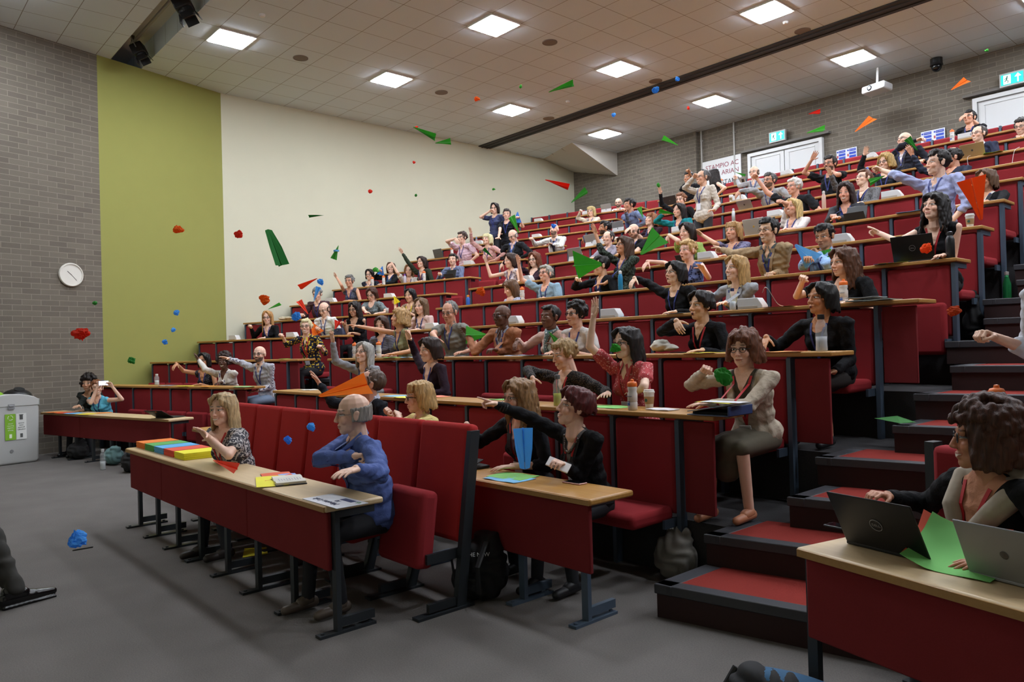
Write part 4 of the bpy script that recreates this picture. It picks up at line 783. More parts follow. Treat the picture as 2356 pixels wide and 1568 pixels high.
PEOPLE=[
{'H': [-14.147, 3.043, 1.186], 'lk': [0.847, -0.532, 0.0], 'N': [-14.162, 3.069, 1.038], 'P': [-14.184, 3.199, 0.52], 'tf': [0.516, -0.857], 'f': 0.0, 'bn': [0.235, -0.972], 's': 'm', 'hair': 'curly', 'hc': '1d1512', 'sk': 'c69b7e', 'top': ('t', 'l', '1e2422', '', ''), 'a': [([-14.332, 2.967, 0.983], [-14.039, 2.948, 0.923], [-13.827, 2.831, 0.843], 'r'), ([-13.993, 3.171, 0.983], [-13.886, 3.177, 0.703], [-13.956, 2.938, 0.759], 'r')], 'gl': '', 'ln': '', 'm': 'c', 'st': 0, 'label': 'person with dark curly hair in dark clothes, half hidden behind the woman filming', 'kf': 0.4},
{'H': [-13.869, 3.11, 1.109], 'lk': [0.987, -0.132, 0.087], 'N': [-13.889, 3.133, 0.961], 'P': [-13.907, 3.266, 0.52], 'tf': [0.645, -0.764], 'f': 0.0, 'bn': [0.235, -0.972], 's': 'f', 'hair': 'short', 'hc': '7a4a2c', 'sk': 'e4bba4', 'top': ('t', 'n', '5fb4cf', '', ''), 'a': [([-14.025, 3.018, 0.906], [-13.747, 2.988, 0.885], [-13.731, 3.077, 1.107], 'h'), ([-13.753, 3.248, 0.906], [-13.515, 3.396, 0.921], [-13.534, 3.269, 1.124], 'h')], 'gl': '', 'ln': 'b', 'm': 's', 'st': 0, 'label': 'woman in light blue sleeveless dress holding up a phone to film', 'kf': 0.4},
{'H': [-12.715, 4.446, 1.513], 'lk': [0.716, -0.698, 0.0], 'N': [-12.729, 4.473, 1.365], 'P': [-12.753, 4.602, 0.906], 'tf': [0.444, -0.896], 'f': 0.386, 'bn': [0.235, -0.972], 's': 'f', 'hair': 'bob', 'hc': '15100f', 'sk': 'c48d6a', 'top': ('v', 'n', '23232c', 'dots', '8a8a90'), 'a': [([-12.888, 4.394, 1.31], [-13.13, 4.259, 1.353], [-12.995, 4.106, 1.48], 'd'), ([-12.569, 4.552, 1.31], [-12.461, 4.546, 1.052], [-12.521, 4.329, 1.135], 'r')], 'gl': 'k', 'ln': 'b', 'm': 's', 'st': 0, 'label': 'woman with black hair in a dark dotted sleeveless dress, in front of the olive wall', 'kf': 0.4},
{'H': [-12.168, 4.578, 1.499], 'lk': [0.758, -0.65, -0.052], 'N': [-12.182, 4.605, 1.351], 'P': [-12.206, 4.734, 0.906], 'tf': [0.466, -0.885], 'f': 0.386, 'bn': [0.235, -0.972], 's': 'f', 'hair': 'curly', 'hc': '2b1712', 'sk': '5a3b2d', 'top': ('j', 'l', 'cfc9c0', '', 'e3ddd6'), 'a': [([-12.34, 4.522, 1.296], [-12.194, 4.296, 1.377], [-12.377, 4.258, 1.528], 'o'), ([-12.025, 4.688, 1.296], [-12.253, 4.708, 1.136], [-12.107, 4.52, 1.162], 'r')], 'gl': '', 'ln': 'b', 'm': 's', 'st': 0, 'label': 'woman with curly auburn hair in a white jacket, hand spread before her neighbour', 'kf': 0.4},
{'H': [-11.304, 4.808, 1.596], 'lk': [0.629, -0.778, 0.0], 'N': [-11.316, 4.835, 1.448], 'P': [-11.342, 4.963, 0.906], 'tf': [0.402, -0.916], 'f': 0.386, 'bn': [0.235, -0.972], 's': 'm', 'hair': 'bald', 'hc': '3a2a20', 'sk': 'e4bba4', 'top': ('s', 'l', 'c9c8cc', 'stripe', '5c6074'), 'a': [([-11.497, 4.756, 1.393], [-11.785, 4.716, 1.47], [-11.712, 4.482, 1.542], 'o'), ([-11.135, 4.915, 1.393], [-11.189, 4.912, 1.098], [-11.096, 4.68, 1.048], 'r')], 'gl': 'k', 'ln': 'b', 'm': 'c', 'st': 0, 'label': 'bald bearded man in a striped shirt throwing with outstretched arm', 'kf': 0.4, 'beard': '3a2c24', 'legs': '7b8ca3'},
{'H': [-11.64, 5.763, 2.032], 'lk': [0.75, -0.66, 0.052], 'N': [-11.654, 5.789, 1.884], 'P': [-11.678, 5.918, 1.292], 'tf': [0.462, -0.887], 'f': 0.772, 'bn': [0.235, -0.972], 's': 'f', 'hair': 'shortb', 'hc': 'e0cfa0', 'sk': 'e4bba4', 'top': ('s', 'e', 'd0b23a', 'leaf', '1f2133'), 'a': [([-11.823, 5.701, 1.829], [-12.078, 5.622, 1.744], [-11.939, 5.484, 1.883], 'f'), ([-11.485, 5.877, 1.829], [-11.37, 5.961, 1.588], [-11.212, 5.809, 1.686], 'f')], 'gl': 'k', 'ln': 'r', 'm': 's', 'st': 0, 'label': 'woman with cropped blonde hair in a yellow and navy patterned shirt with a red lanyard', 'kf': 0.4, 'wide': 1.12, 'legs': '141318', 'badge': 1},
{'H': [-14.208, 6.22, 2.309], 'lk': [0.78, -0.624, -0.052], 'N': [-14.223, 6.246, 2.161], 'P': [-14.246, 6.375, 1.678], 'tf': [0.478, -0.878], 'f': 1.158, 'bn': [0.235, -0.972], 's': 'f', 'hair': 'long', 'hc': 'b98a55', 'sk': 'e4bba4', 'top': ('v', 'l', '101012', '', ''), 'a': [([-14.379, 6.161, 2.106], [-14.597, 6.104, 1.94], [-14.473, 6.001, 2.118], 'f'), ([-14.066, 6.331, 2.106], [-13.962, 6.315, 1.847], [-14.014, 6.09, 1.913], 'r')], 'gl': 'k', 'ln': 'b', 'm': 'c', 'st': 0, 'label': 'woman with long fair hair and black top, fist raised by the cream wall', 'kf': 0.4},
{'H': [-12.573, 6.594, 2.385], 'lk': [0.426, -0.824, -0.375], 'N': [-12.583, 6.623, 2.237], 'P': [-12.61, 6.75, 1.678], 'tf': [0.327, -0.945], 'f': 1.158, 'bn': [0.235, -0.972], 's': 'm', 'hair': 'balding', 'hc': '4a3a30', 'sk': 'e4bba4', 'top': ('s', 'l', 'dcdcd8', '', ''), 'a': [([-12.77, 6.558, 2.182], [-12.79, 6.49, 1.891], [-12.572, 6.437, 2.012], 'h'), ([-12.396, 6.687, 2.182], [-12.315, 6.789, 1.912], [-12.132, 6.621, 1.968], 'r')], 'gl': 'm', 'ln': 'b', 'm': 'c', 'st': 0, 'label': 'balding man in a white shirt looking down at an orange paper plane in his hands', 'kf': 0.4},
{'H': [-11.835, 6.793, 2.347], 'lk': [0.497, -0.856, -0.139], 'N': [-11.845, 6.821, 2.199], 'P': [-11.873, 6.949, 1.678], 'tf': [0.345, -0.939], 'f': 1.158, 'bn': [0.235, -0.972], 's': 'f', 'hair': 'curlylong', 'hc': '1e1412', 'sk': 'c69b7e', 'top': ('v', 'n', '121114', '', ''), 'a': [([-12.013, 6.76, 2.144], [-11.997, 6.741, 1.865], [-11.906, 6.629, 2.056], 'h'), ([-11.678, 6.883, 2.144], [-11.796, 6.934, 1.895], [-11.731, 6.704, 1.924], 'h')], 'gl': 'k', 'ln': '', 'm': 'c', 'st': 0, 'label': 'woman with dark curly shoulder-length hair and bare shoulders in a black top', 'kf': 0.4, 'legs': '111114'},
{'H': [-14.146, 7.271, 2.795], 'lk': [0.669, -0.723, -0.174], 'N': [-14.158, 7.299, 2.647], 'P': [-14.183, 7.427, 2.064], 'tf': [0.426, -0.905], 'f': 1.544, 'bn': [0.235, -0.972], 's': 'm', 'hair': 'short', 'hc': '7d7d7b', 'sk': 'e4bba4', 'top': ('t', 'l', '3a2730', 'hstripe', '6b4a48'), 'a': [([-14.348, 7.209, 2.592], [-14.415, 7.097, 2.322], [-14.205, 6.963, 2.374], 'h'), ([-13.968, 7.388, 2.592], [-13.986, 7.445, 2.298], [-13.912, 7.205, 2.251], 'r')], 'gl': '', 'ln': 'b', 'm': 'c', 'st': 0, 'label': 'grey-haired man in a brown striped jumper with a blue paper plane flying past his face', 'kf': 0.4, 'wide': 1.1},
{'H': [-12.654, 7.652, 2.699], 'lk': [0.516, -0.77, -0.375], 'N': [-12.665, 7.68, 2.551], 'P': [-12.691, 7.808, 2.064], 'tf': [0.369, -0.929], 'f': 1.544, 'bn': [0.235, -0.972], 's': 'f', 'hair': 'bob', 'hc': '46291d', 'sk': 'e4bba4', 'top': ('t', 's', '7e8a8c', 'speck', '2f3a3f'), 'a': [([-12.83, 7.615, 2.496], [-12.63, 7.438, 2.412], [-12.409, 7.377, 2.339], 'r'), ([-12.499, 7.746, 2.496], [-12.273, 7.744, 2.33], [-12.177, 7.526, 2.307], 'r')], 'gl': 'k', 'ln': '', 'm': 'c', 'st': 0, 'label': 'woman with a brown bob in a speckled grey tee looking down at the desk', 'kf': 0.4},
{'H': [-11.686, 7.886, 2.612], 'lk': [0.436, -0.895, -0.087], 'N': [-11.695, 7.915, 2.464], 'P': [-11.724, 8.042, 2.064], 'tf': [0.318, -0.948], 'f': 1.544, 'bn': [0.235, -0.972], 's': 'f', 'hair': 'bob', 'hc': '17171a', 'sk': 'd8ae8e', 'top': ('t', 'n', 'b39c84', 'leaf', '8a735f'), 'a': [([-11.864, 7.858, 2.409], [-11.804, 7.642, 2.241], [-11.937, 7.722, 2.424], 'h'), ([-11.527, 7.971, 2.409], [-11.412, 7.922, 2.158], [-11.479, 7.726, 2.281], 'r')], 'gl': '', 'ln': 'y', 'm': 'c', 'st': 0, 'label': 'woman with black bobbed hair and a yellow lanyard holding a yellow paper slip', 'kf': 0.4, 'sung': 1},
{'H': [-14.524, 8.237, 3.131], 'lk': [0.58, -0.815, 0.0], 'N': [-14.535, 8.265, 2.983], 'P': [-14.562, 8.393, 2.45], 'tf': [0.379, -0.925], 'f': 1.93, 'bn': [0.235, -0.972], 's': 'f', 'hair': 'short', 'hc': '6e6e6c', 'sk': 'cf9c80', 'top': ('v', 'n', '353845', 'pin', '7a7f92'), 'a': [([-14.7, 8.197, 2.928], [-14.51, 8.027, 3.045], [-14.682, 8.021, 3.212], 'o'), ([-14.371, 8.332, 2.928], [-14.26, 8.345, 2.671], [-14.325, 8.115, 2.697], 'r')], 'gl': 'm', 'ln': 'b', 'm': 'c', 'st': 0, 'label': 'woman with short grey hair in a dark pinstriped sleeveless top, arm flung up', 'kf': 0.4},
{'H': [-15.204, 9.15, 3.375], 'lk': [0.626, -0.775, -0.087], 'N': [-15.216, 9.178, 3.227], 'P': [-15.241, 9.306, 2.836], 'tf': [0.402, -0.916], 'f': 2.316, 'bn': [0.235, -0.972], 's': 'f', 'hair': 'bob', 'hc': '1c1514', 'sk': 'e4bba4', 'top': ('v', 'l', '1d1f2a', 'dots', '52566a'), 'a': [([-15.379, 9.106, 3.172], [-15.15, 9.1, 3.01], [-14.968, 8.964, 3.087], 'r'), ([-15.053, 9.249, 3.172], [-14.94, 9.193, 2.922], [-15.002, 9.0, 3.051], 'r')], 'gl': 'k', 'ln': 'b', 'm': 's', 'st': 0, 'label': 'woman with black hair and glasses in dark dotted top near the cream wall', 'kf': 0.4},
{'H': [-14.842, 9.505, 3.51], 'lk': [0.673, -0.738, 0.052], 'N': [-14.855, 9.532, 3.362], 'P': [-14.842, 9.505, 2.836], 'tf': [0.423, -0.906], 'f': 2.316, 'bn': [0.235, -0.972], 's': 'f', 'hair': 'bob', 'hc': '5f4030', 'sk': 'e4bba4', 'top': ('c', 'l', '141417', '', '2f5560'), 'a': [([-15.016, 9.457, 3.307], [-15.268, 9.335, 3.309], [-15.065, 9.334, 3.436], 'h'), ([-14.694, 9.608, 3.307], [-14.625, 9.386, 3.15], [-14.61, 9.149, 3.114], 'r')], 'gl': 'k', 'ln': 'b', 'm': 's', 'st': 0, 'label': 'woman in a black cardigan over a dark top holding a blue paper plane', 'kf': 0.4},
{'H': [-13.999, 9.441, 3.366], 'lk': [0.719, -0.695, 0.0], 'N': [-14.012, 9.468, 3.218], 'P': [-14.036, 9.597, 2.836], 'tf': [0.446, -0.895], 'f': 2.316, 'bn': [0.235, -0.972], 's': 'f', 'hair': 'long', 'hc': '8a5f3c', 'sk': 'e4bba4', 'top': ('t', 's', 'ddd8d2', '', ''), 'a': [([-14.172, 9.389, 3.163], [-14.078, 9.183, 3.328], [-14.175, 9.113, 3.536], 'd'), ([-13.853, 9.548, 3.163], [-13.741, 9.486, 2.914], [-13.8, 9.296, 3.049], 'r')], 'gl': '', 'ln': 'b', 'm': 'c', 'st': 0, 'label': 'woman with light brown hair in white, half hidden behind a raised dark green sleeve', 'kf': 0.4},
{'H': [-13.608, 9.515, 3.515], 'lk': [0.258, -0.96, 0.105], 'N': [-13.615, 9.544, 3.367], 'P': [-13.645, 9.671, 2.836], 'tf': [0.245, -0.97], 'f': 2.316, 'bn': [0.235, -0.972], 's': 'f', 'hair': 'bob', 'hc': '2c1d18', 'sk': 'e4bba4', 'top': ('c', 'l', '2c3328', '', '7a4b36'), 'a': [([-13.788, 9.501, 3.312], [-13.832, 9.323, 3.524], [-13.917, 9.235, 3.73], 'o'), ([-13.443, 9.588, 3.312], [-13.325, 9.601, 3.058], [-13.4, 9.375, 3.083], 'r')], 'gl': 'm', 'ln': 'b', 'm': 's', 'st': 0, 'label': 'woman in a dark green cardigan over brown, arm stretched high to the left', 'kf': 0.4},
{'H': [-12.889, 9.833, 3.515], 'lk': [0.539, -0.841, 0.052], 'N': [-12.9, 9.861, 3.367], 'P': [-12.91, 9.92, 2.836], 'tf': [0.362, -0.932], 'f': 2.316, 'bn': [0.235, -0.972], 's': 'm', 'hair': 'short', 'hc': '1f1a18', 'sk': 'e4bba4', 'top': ('s', 'l', '6c7896', '', ''), 'a': [([-13.084, 9.789, 3.312], [-13.261, 9.689, 3.091], [-13.055, 9.584, 3.198], 'h'), ([-12.715, 9.933, 3.312], [-12.615, 9.823, 3.051], [-12.662, 9.574, 3.082], 'r')], 'gl': '', 'ln': 'b', 'm': 'o', 'st': 0, 'label': 'dark-haired man in a slate blue shirt behind a black tablet', 'kf': 0.4},
{'H': [-13.279, 10.405, 4.087], 'lk': [0.12, -0.993, 0.0], 'N': [-13.285, 10.434, 3.939], 'P': [-13.316, 10.56, 3.222], 'tf': [0.189, -0.982], 'f': 2.702, 'bn': [0.235, -0.972], 's': 'm', 'hair': 'short', 'hc': '3d2a22', 'sk': 'e4bba4', 'top': ('s', 's', 'd8b8c4', '', ''), 'a': [([-13.491, 10.394, 3.884], [-13.466, 10.125, 4.014], [-13.216, 10.164, 4.044], 'd'), ([-13.078, 10.474, 3.884], [-12.891, 10.522, 3.655], [-13.09, 10.443, 3.518], 'r')], 'gl': 'k', 'ln': 'b', 'm': 'c', 'st': 0, 'label': 'man in a pale pink shirt with his forearm across his face, beside the white wall', 'kf': 0.26, 'wide': 1.1},
{'H': [-12.596, 10.57, 3.975], 'lk': [0.172, -0.975, 0.139], 'N': [-12.602, 10.599, 3.827], 'P': [-12.633, 10.725, 3.222], 'tf': [0.21, -0.978], 'f': 2.702, 'bn': [0.235, -0.972], 's': 'f', 'hair': 'bobb', 'hc': 'e3d3a4', 'sk': 'e4bba4', 'top': ('v', 'l', 'c99a94', '', ''), 'a': [([-12.776, 10.562, 3.772], [-12.957, 10.434, 3.943], [-12.861, 10.324, 4.134], 'o'), ([-12.428, 10.637, 3.772], [-12.211, 10.714, 3.612], [-12.406, 10.618, 3.509], 'r')], 'gl': '', 'ln': 'b', 'm': 'c', 'st': 0, 'label': 'woman with pale blonde bobbed hair in a pink cardigan, arm straight up', 'kf': 0.26},
{'H': [-13.387, 11.487, 4.871], 'lk': [0.49, -0.87, -0.052], 'N': [-13.397, 11.515, 4.723], 'P': [-13.387, 11.487, 4.191], 'tf': [0.34, -0.94], 'f': 3.088, 'bn': [0.235, -0.972], 's': 'f', 'hair': 'bob', 'hc': '1f1513', 'sk': 'e4bba4', 'top': ('t', 's', '3f4563', '', ''), 'a': [([-13.565, 11.455, 4.668], [-13.537, 11.176, 4.668], [-13.345, 11.274, 4.773], 'h'), ([-13.23, 11.576, 4.668], [-13.098, 11.649, 4.432], [-13.124, 11.499, 4.246], 'r')], 'gl': 'k', 'ln': 'b', 'm': 'c', 'st': 1, 'label': 'standing woman in a navy top with elbow out and hand behind her ear', 'kf': 0.15},
{'H': [-13.052, 11.568, 4.685], 'lk': [0.622, -0.783, 0.0], 'N': [-13.064, 11.595, 4.537], 'P': [-13.052, 11.568, 4.005], 'tf': [0.399, -0.917], 'f': 3.088, 'bn': [0.235, -0.972], 's': 'm', 'hair': 'shortq', 'hc': '2b201b', 'sk': 'e4bba4', 'top': ('t', 's', '14161d', '', ''), 'a': [([-13.245, 11.517, 4.482], [-13.056, 11.353, 4.316], [-12.97, 11.224, 4.114], 'r'), ([-12.882, 11.674, 4.482], [-12.607, 11.659, 4.365], [-12.512, 11.462, 4.496], 'h')], 'gl': '', 'ln': 'b', 'm': 'c', 'st': 0.35, 'label': 'man in a black tee raising a blue paper plane behind a silver laptop', 'kf': 0.15},
{'H': [-11.93, 10.731, 3.978], 'lk': [0.127, -0.897, -0.423], 'N': [-11.936, 10.76, 3.83], 'P': [-11.967, 10.886, 3.222], 'tf': [0.197, -0.98], 'f': 2.702, 'bn': [0.235, -0.972], 's': 'm', 'hair': 'balding', 'hc': '8f8b86', 'sk': 'e4bba4', 'top': ('j', 'l', '1d1f24', '', '5b74b0'), 'a': [([-12.147, 10.718, 3.775], [-12.37, 10.694, 3.575], [-12.126, 10.695, 3.499], 'r'), ([-11.724, 10.803, 3.775], [-11.509, 10.867, 3.576], [-11.734, 10.774, 3.499], 'r')], 'gl': 'k', 'ln': 'b', 'm': 'c', 'st': 0, 'label': 'bald man in a dark suit jacket looking down, next to the woman in pink', 'kf': 0.26, 'wide': 1.15},
{'H': [-10.921, 10.974, 3.992], 'lk': [0.338, -0.935, 0.105], 'N': [-10.929, 11.003, 3.844], 'P': [-10.958, 11.13, 3.222], 'tf': [0.277, -0.961], 'f': 2.702, 'bn': [0.235, -0.972], 's': 'm', 'hair': 'bald', 'hc': '2e241f', 'sk': 'e4bba4', 'top': ('s', 'l', 'dedfdc', '', ''), 'a': [([-11.119, 10.948, 3.789], [-11.411, 10.893, 3.747], [-11.285, 10.685, 3.823], 'f'), ([-10.739, 11.058, 3.789], [-10.612, 10.842, 3.624], [-10.857, 10.874, 3.689], 'h')], 'gl': '', 'ln': 'b', 'm': 'c', 'st': 0, 'label': 'bald bearded man in white shirt and dark tie with crossed legs, phone in hand', 'kf': 0.26, 'beard': '5a4436', 'legs': '3c3f45', 'tie': 1},
{'H': [-12.813, 14.223, 4.984], 'lk': [0.293, -0.956, 0.0], 'N': [-12.821, 14.252, 4.836], 'P': [-12.813, 14.223, 4.38], 'tf': [0.258, -0.966], 'f': 3.86, 'bn': [0.235, -0.972], 's': 'f', 'hair': 'bobb', 'hc': 'c9b27a', 'sk': 'e4bba4', 'top': ('c', 'l', 'cfc0ad', '', 'd8a890'), 'a': [([-12.993, 14.206, 4.781], [-13.253, 14.19, 4.881], [-13.07, 14.097, 5.005], 'f'), ([-12.649, 14.298, 4.781], [-12.579, 14.06, 4.651], [-12.567, 13.821, 4.64], 'r')], 'gl': 'm', 'ln': 'b', 'm': 'c', 'st': 0, 'label': 'woman with blonde bobbed hair in a cream jacket, fist raised, high on the left block', 'kf': 0.4},
{'H': [-12.795, 15.284, 5.316], 'lk': [0.42, -0.903, -0.087], 'N': [-12.804, 15.313, 5.168], 'P': [-12.795, 15.284, 4.766], 'tf': [0.311, -0.95], 'f': 4.246, 'bn': [0.235, -0.972], 's': 'm', 'hair': 'bald', 'hc': '4a3020', 'sk': 'e4bba4', 'top': ('s', 'l', 'd5d5d5', '', ''), 'a': [([-12.993, 15.251, 5.113], [-12.796, 15.05, 5.01], [-12.597, 14.895, 5.049], 'h'), ([-12.616, 15.374, 5.113], [-12.466, 15.164, 4.961], [-12.65, 15.289, 5.086], 'h')], 'gl': 'k', 'ln': 'b', 'm': 'c', 'st': 0, 'label': 'bald man with full beard in a white shirt, topmost tier of the left block', 'kf': 0.4, 'beard': '4d2f20'},
{'H': [-4.249, 2.41, 1.2], 'lk': [-0.367, -0.929, -0.052], 'N': [-4.245, 2.44, 1.052], 'P': [-4.249, 2.57, 0.52], 'tf': [-0.15, -0.989], 'f': 0, 'bn': [0.0, -1.0], 's': 'm', 'hair': 'balding', 'hc': '8d877f', 'sk': 'e4bba4', 'top': ('s', 'l', '51639b', '', ''), 'a': [([-4.466, 2.473, 0.997], [-4.32, 2.22, 0.93], [-4.088, 2.32, 0.961], 'f'), ([-4.023, 2.406, 0.997], [-3.764, 2.299, 0.89], [-3.645, 2.084, 0.957], 'r')], 'gl': 'm', 'ln': 'b', 'm': 'c', 'st': 0, 'label': 'balding man in a blue shirt with folded arms on the front bench', 'kf': 0.4, 'wide': 1.22, 'near': 1, 'legs': '14151a', 'shoe': '4d4238', 'fold': 1},
{'H': [-6.033, 2.25, 1.164], 'lk': [0.523, -0.852, -0.035], 'N': [-6.039, 2.279, 1.016], 'P': [-6.033, 2.41, 0.52], 'tf': [0.217, -0.976], 'f': 0, 'bn': [0.0, -1.0], 's': 'f', 'hair': 'long', 'hc': 'b99e74', 'sk': 'e4bba4', 'top': ('v', 's', '3f3e44', 'mix', 'b9b4b2'), 'a': [([-6.225, 2.238, 0.961], [-5.963, 2.161, 0.9], [-5.8, 2.022, 1.008], 'o'), ([-5.853, 2.321, 0.961], [-5.665, 2.149, 0.846], [-5.863, 2.085, 0.965], 'o')], 'gl': '', 'ln': 'r', 'm': 's', 'st': 0, 'label': 'fair-haired woman in a patterned grey tee clapping at the left end of the front bench', 'kf': 0.26, 'wide': 1.12, 'near': 1, 'legs': '2b2c33', 'shoe': '2a2220', 'sung': 1},
{'H': [-6.149, 3.67, 1.288], 'lk': [-0.431, -0.891, 0.139], 'N': [-6.144, 3.7, 1.14], 'P': [-6.149, 3.83, 0.52], 'tf': [-0.179, -0.984], 'f': 0.0, 'bn': [0.0, -1.0], 's': 'm', 'hair': 'shortr', 'hc': '5b4a40', 'sk': 'cf9a82', 'top': ('j', 'l', '15171f', '', 'b9bfd0'), 'a': [([-6.35, 3.737, 1.085], [-6.507, 3.483, 1.112], [-6.687, 3.444, 1.289], 'o'), ([-5.937, 3.662, 1.085], [-5.812, 3.629, 0.814], [-5.974, 3.434, 0.784], 'r')], 'gl': '', 'ln': 'b', 'm': 'o', 'st': 0, 'label': 'man in a dark suit reaching forward behind a large orange paper plane', 'kf': 0.4, 'wide': 1.1, 'near': 1},
{'H': [-5.318, 3.65, 1.193], 'lk': [-0.382, -0.923, -0.052], 'N': [-5.313, 3.68, 1.045], 'P': [-5.318, 3.81, 0.52], 'tf': [-0.156, -0.988], 'f': 0.0, 'bn': [0.0, -1.0], 's': 'f', 'hair': 'bobb', 'hc': 'b99560', 'sk': 'e4bba4', 'top': ('s', 'e', 'd8c684', '', ''), 'a': [([-5.489, 3.707, 0.99], [-5.75, 3.662, 0.899], [-5.602, 3.541, 1.045], 'f'), ([-5.138, 3.652, 0.99], [-5.167, 3.375, 0.963], [-5.367, 3.477, 1.047], 'f')], 'gl': 'k', 'ln': 'b', 'm': 'c', 'st': 0, 'label': 'woman with a blonde bob in a yellow shirt clasping her hands', 'kf': 0.4, 'near': 1},
{'H': [-4.072, 3.67, 1.225], 'lk': [-0.122, -0.992, 0.0], 'N': [-4.071, 3.7, 1.077], 'P': [-4.072, 3.83, 0.52], 'tf': [-0.049, -0.999], 'f': 0.0, 'bn': [0.0, -1.0], 's': 'f', 'hair': 'curlylong', 'hc': '8a6640', 'sk': 'e4bba4', 'top': ('j', 'e', '15161a', '', '6d6070'), 'a': [([-4.249, 3.709, 1.022], [-4.469, 3.616, 0.876], [-4.396, 3.446, 1.029], 'd'), ([-3.893, 3.691, 1.022], [-3.779, 3.663, 0.768], [-3.904, 3.458, 0.773], 'r')], 'gl': 'm', 'ln': 'r', 'm': 'c', 'st': 0, 'label': 'woman with long wavy light brown hair in a black blazer, hand drooping after a throw', 'kf': 0.4, 'near': 1},
{'H': [-3.487, 3.65, 1.181], 'lk': [-0.46, -0.854, 0.242], 'N': [-3.481, 3.679, 1.033], 'P': [-3.487, 3.81, 0.52], 'tf': [-0.195, -0.981], 'f': 0.0, 'bn': [0.0, -1.0], 's': 'f', 'hair': 'pixie', 'hc': '551f1e', 'sk': 'e0b8a2', 'top': ('j', 'l', '101013', '', '6f6d70'), 'a': [([-3.655, 3.714, 0.978], [-3.853, 3.565, 1.109], [-3.969, 3.377, 1.202], 'p'), ([-3.306, 3.645, 0.978], [-3.436, 3.621, 0.731], [-3.367, 3.417, 0.837], 'h')], 'gl': '', 'ln': 'r', 'm': 's', 'st': 0, 'label': 'woman with short dark red hair in a black blazer throwing with arm fully stretched', 'kf': 0.4, 'near': 1, 'neckl': 1, 'brace': 1},
{'H': [-7.954, 4.68, 1.573], 'lk': [0.327, -0.922, 0.208], 'N': [-7.958, 4.71, 1.425], 'P': [-7.954, 4.84, 0.906], 'tf': [0.136, -0.991], 'f': 0.386, 'bn': [0.0, -1.0], 's': 'f', 'hair': 'bobl', 'hc': 'a4a29c', 'sk': 'e4bba4', 'top': ('c', 'l', '8f9096', '', '9a9aa4'), 'a': [([-8.134, 4.686, 1.37], [-8.284, 4.48, 1.487], [-8.24, 4.426, 1.717], 'o'), ([-7.781, 4.734, 1.37], [-7.67, 4.718, 1.113], [-7.788, 4.512, 1.15], 'r')], 'gl': 'm', 'ln': 'b', 'm': 's', 'st': 0, 'label': 'woman with long grey hair in light grey cardigan, hand high', 'kf': 0.4},
{'H': [-6.619, 4.7, 1.593], 'lk': [-0.128, -0.989, -0.07], 'N': [-6.618, 4.73, 1.445], 'P': [-6.619, 4.86, 0.906], 'tf': [-0.051, -0.999], 'f': 0.386, 'bn': [0.0, -1.0], 's': 'f', 'hair': 'bob', 'hc': '2b1c17', 'sk': 'e4bba4', 'top': ('v', 'l', '2a1b27', '', ''), 'a': [([-6.795, 4.739, 1.39], [-7.016, 4.794, 1.554], [-6.908, 4.652, 1.716], 'o'), ([-6.44, 4.721, 1.39], [-6.326, 4.691, 1.136], [-6.45, 4.487, 1.155], 'r')], 'gl': '', 'ln': 'b', 'm': 's', 'st': 0, 'label': 'woman with dark wavy hair in an aubergine top, face half behind her raised arm', 'kf': 0.4},
{'H': [-4.578, 4.68, 1.52], 'lk': [-0.264, -0.942, -0.208], 'N': [-4.574, 4.71, 1.372], 'P': [-4.578, 4.84, 0.906], 'tf': [-0.109, -0.994], 'f': 0.386, 'bn': [0.0, -1.0], 's': 'f', 'hair': 'short', 'hc': 'a08256', 'sk': 'e4bba4', 'top': ('c', 'l', '18171a', 'lace', '4f463e'), 'a': [([-4.751, 4.729, 1.317], [-5.006, 4.635, 1.384], [-4.81, 4.508, 1.33], 'd'), ([-4.398, 4.69, 1.317], [-4.142, 4.709, 1.204], [-3.97, 4.542, 1.211], 'r')], 'gl': '', 'ln': 'r', 'm': 's', 'st': 0, 'label': 'woman with short sandy hair in black lace and red lanyard, hand drooping', 'kf': 0.4, 'near': 1},
{'H': [-3.879, 4.68, 1.604], 'lk': [-0.145, -0.989, -0.035], 'N': [-3.877, 4.71, 1.456], 'P': [-3.879, 4.84, 0.906], 'tf': [-0.058, -0.998], 'f': 0.386, 'bn': [0.0, -1.0], 's': 'f', 'hair': 'bobl', 'hc': '231d1c', 'sk': 'e8c4ae', 'top': ('s', 's', 'b4494d', 'dots', 'd8a8a4'), 'a': [([-4.055, 4.72, 1.401], [-4.143, 4.535, 1.591], [-4.092, 4.534, 1.826], 'o'), ([-3.699, 4.7, 1.401], [-3.56, 4.49, 1.277], [-3.747, 4.631, 1.222], 'r')], 'gl': 'k', 'ln': 'r', 'm': 'c', 'st': 0, 'label': 'woman in a red and white patterned blouse with arm raised straight up', 'kf': 0.4, 'near': 1},
{'H': [-2.833, 4.68, 1.541], 'lk': [0.159, -0.985, -0.07], 'N': [-2.835, 4.71, 1.393], 'P': [-2.833, 4.84, 0.906], 'tf': [0.064, -0.998], 'f': 0.386, 'bn': [0.0, -1.0], 's': 'f', 'hair': 'curlybob', 'hc': '6b402a', 'sk': 'e2b69e', 'top': ('j', 'l', 'b8aa97', '', '4b4438'), 'a': [([-3.018, 4.698, 1.338], [-3.293, 4.707, 1.283], [-3.106, 4.596, 1.386], 'f'), ([-2.652, 4.722, 1.338], [-2.706, 4.507, 1.166], [-2.917, 4.394, 1.178], 'r')], 'gl': 'k', 'ln': 'r', 'm': 'c', 'st': 0, 'label': 'woman in beige zip jacket and olive dress at the aisle, second tier', 'kf': 0.4, 'wide': 1.05, 'near': 1, 'legs': 'skirt575040', 'shoe': 'b97a58', 'badge': 1},
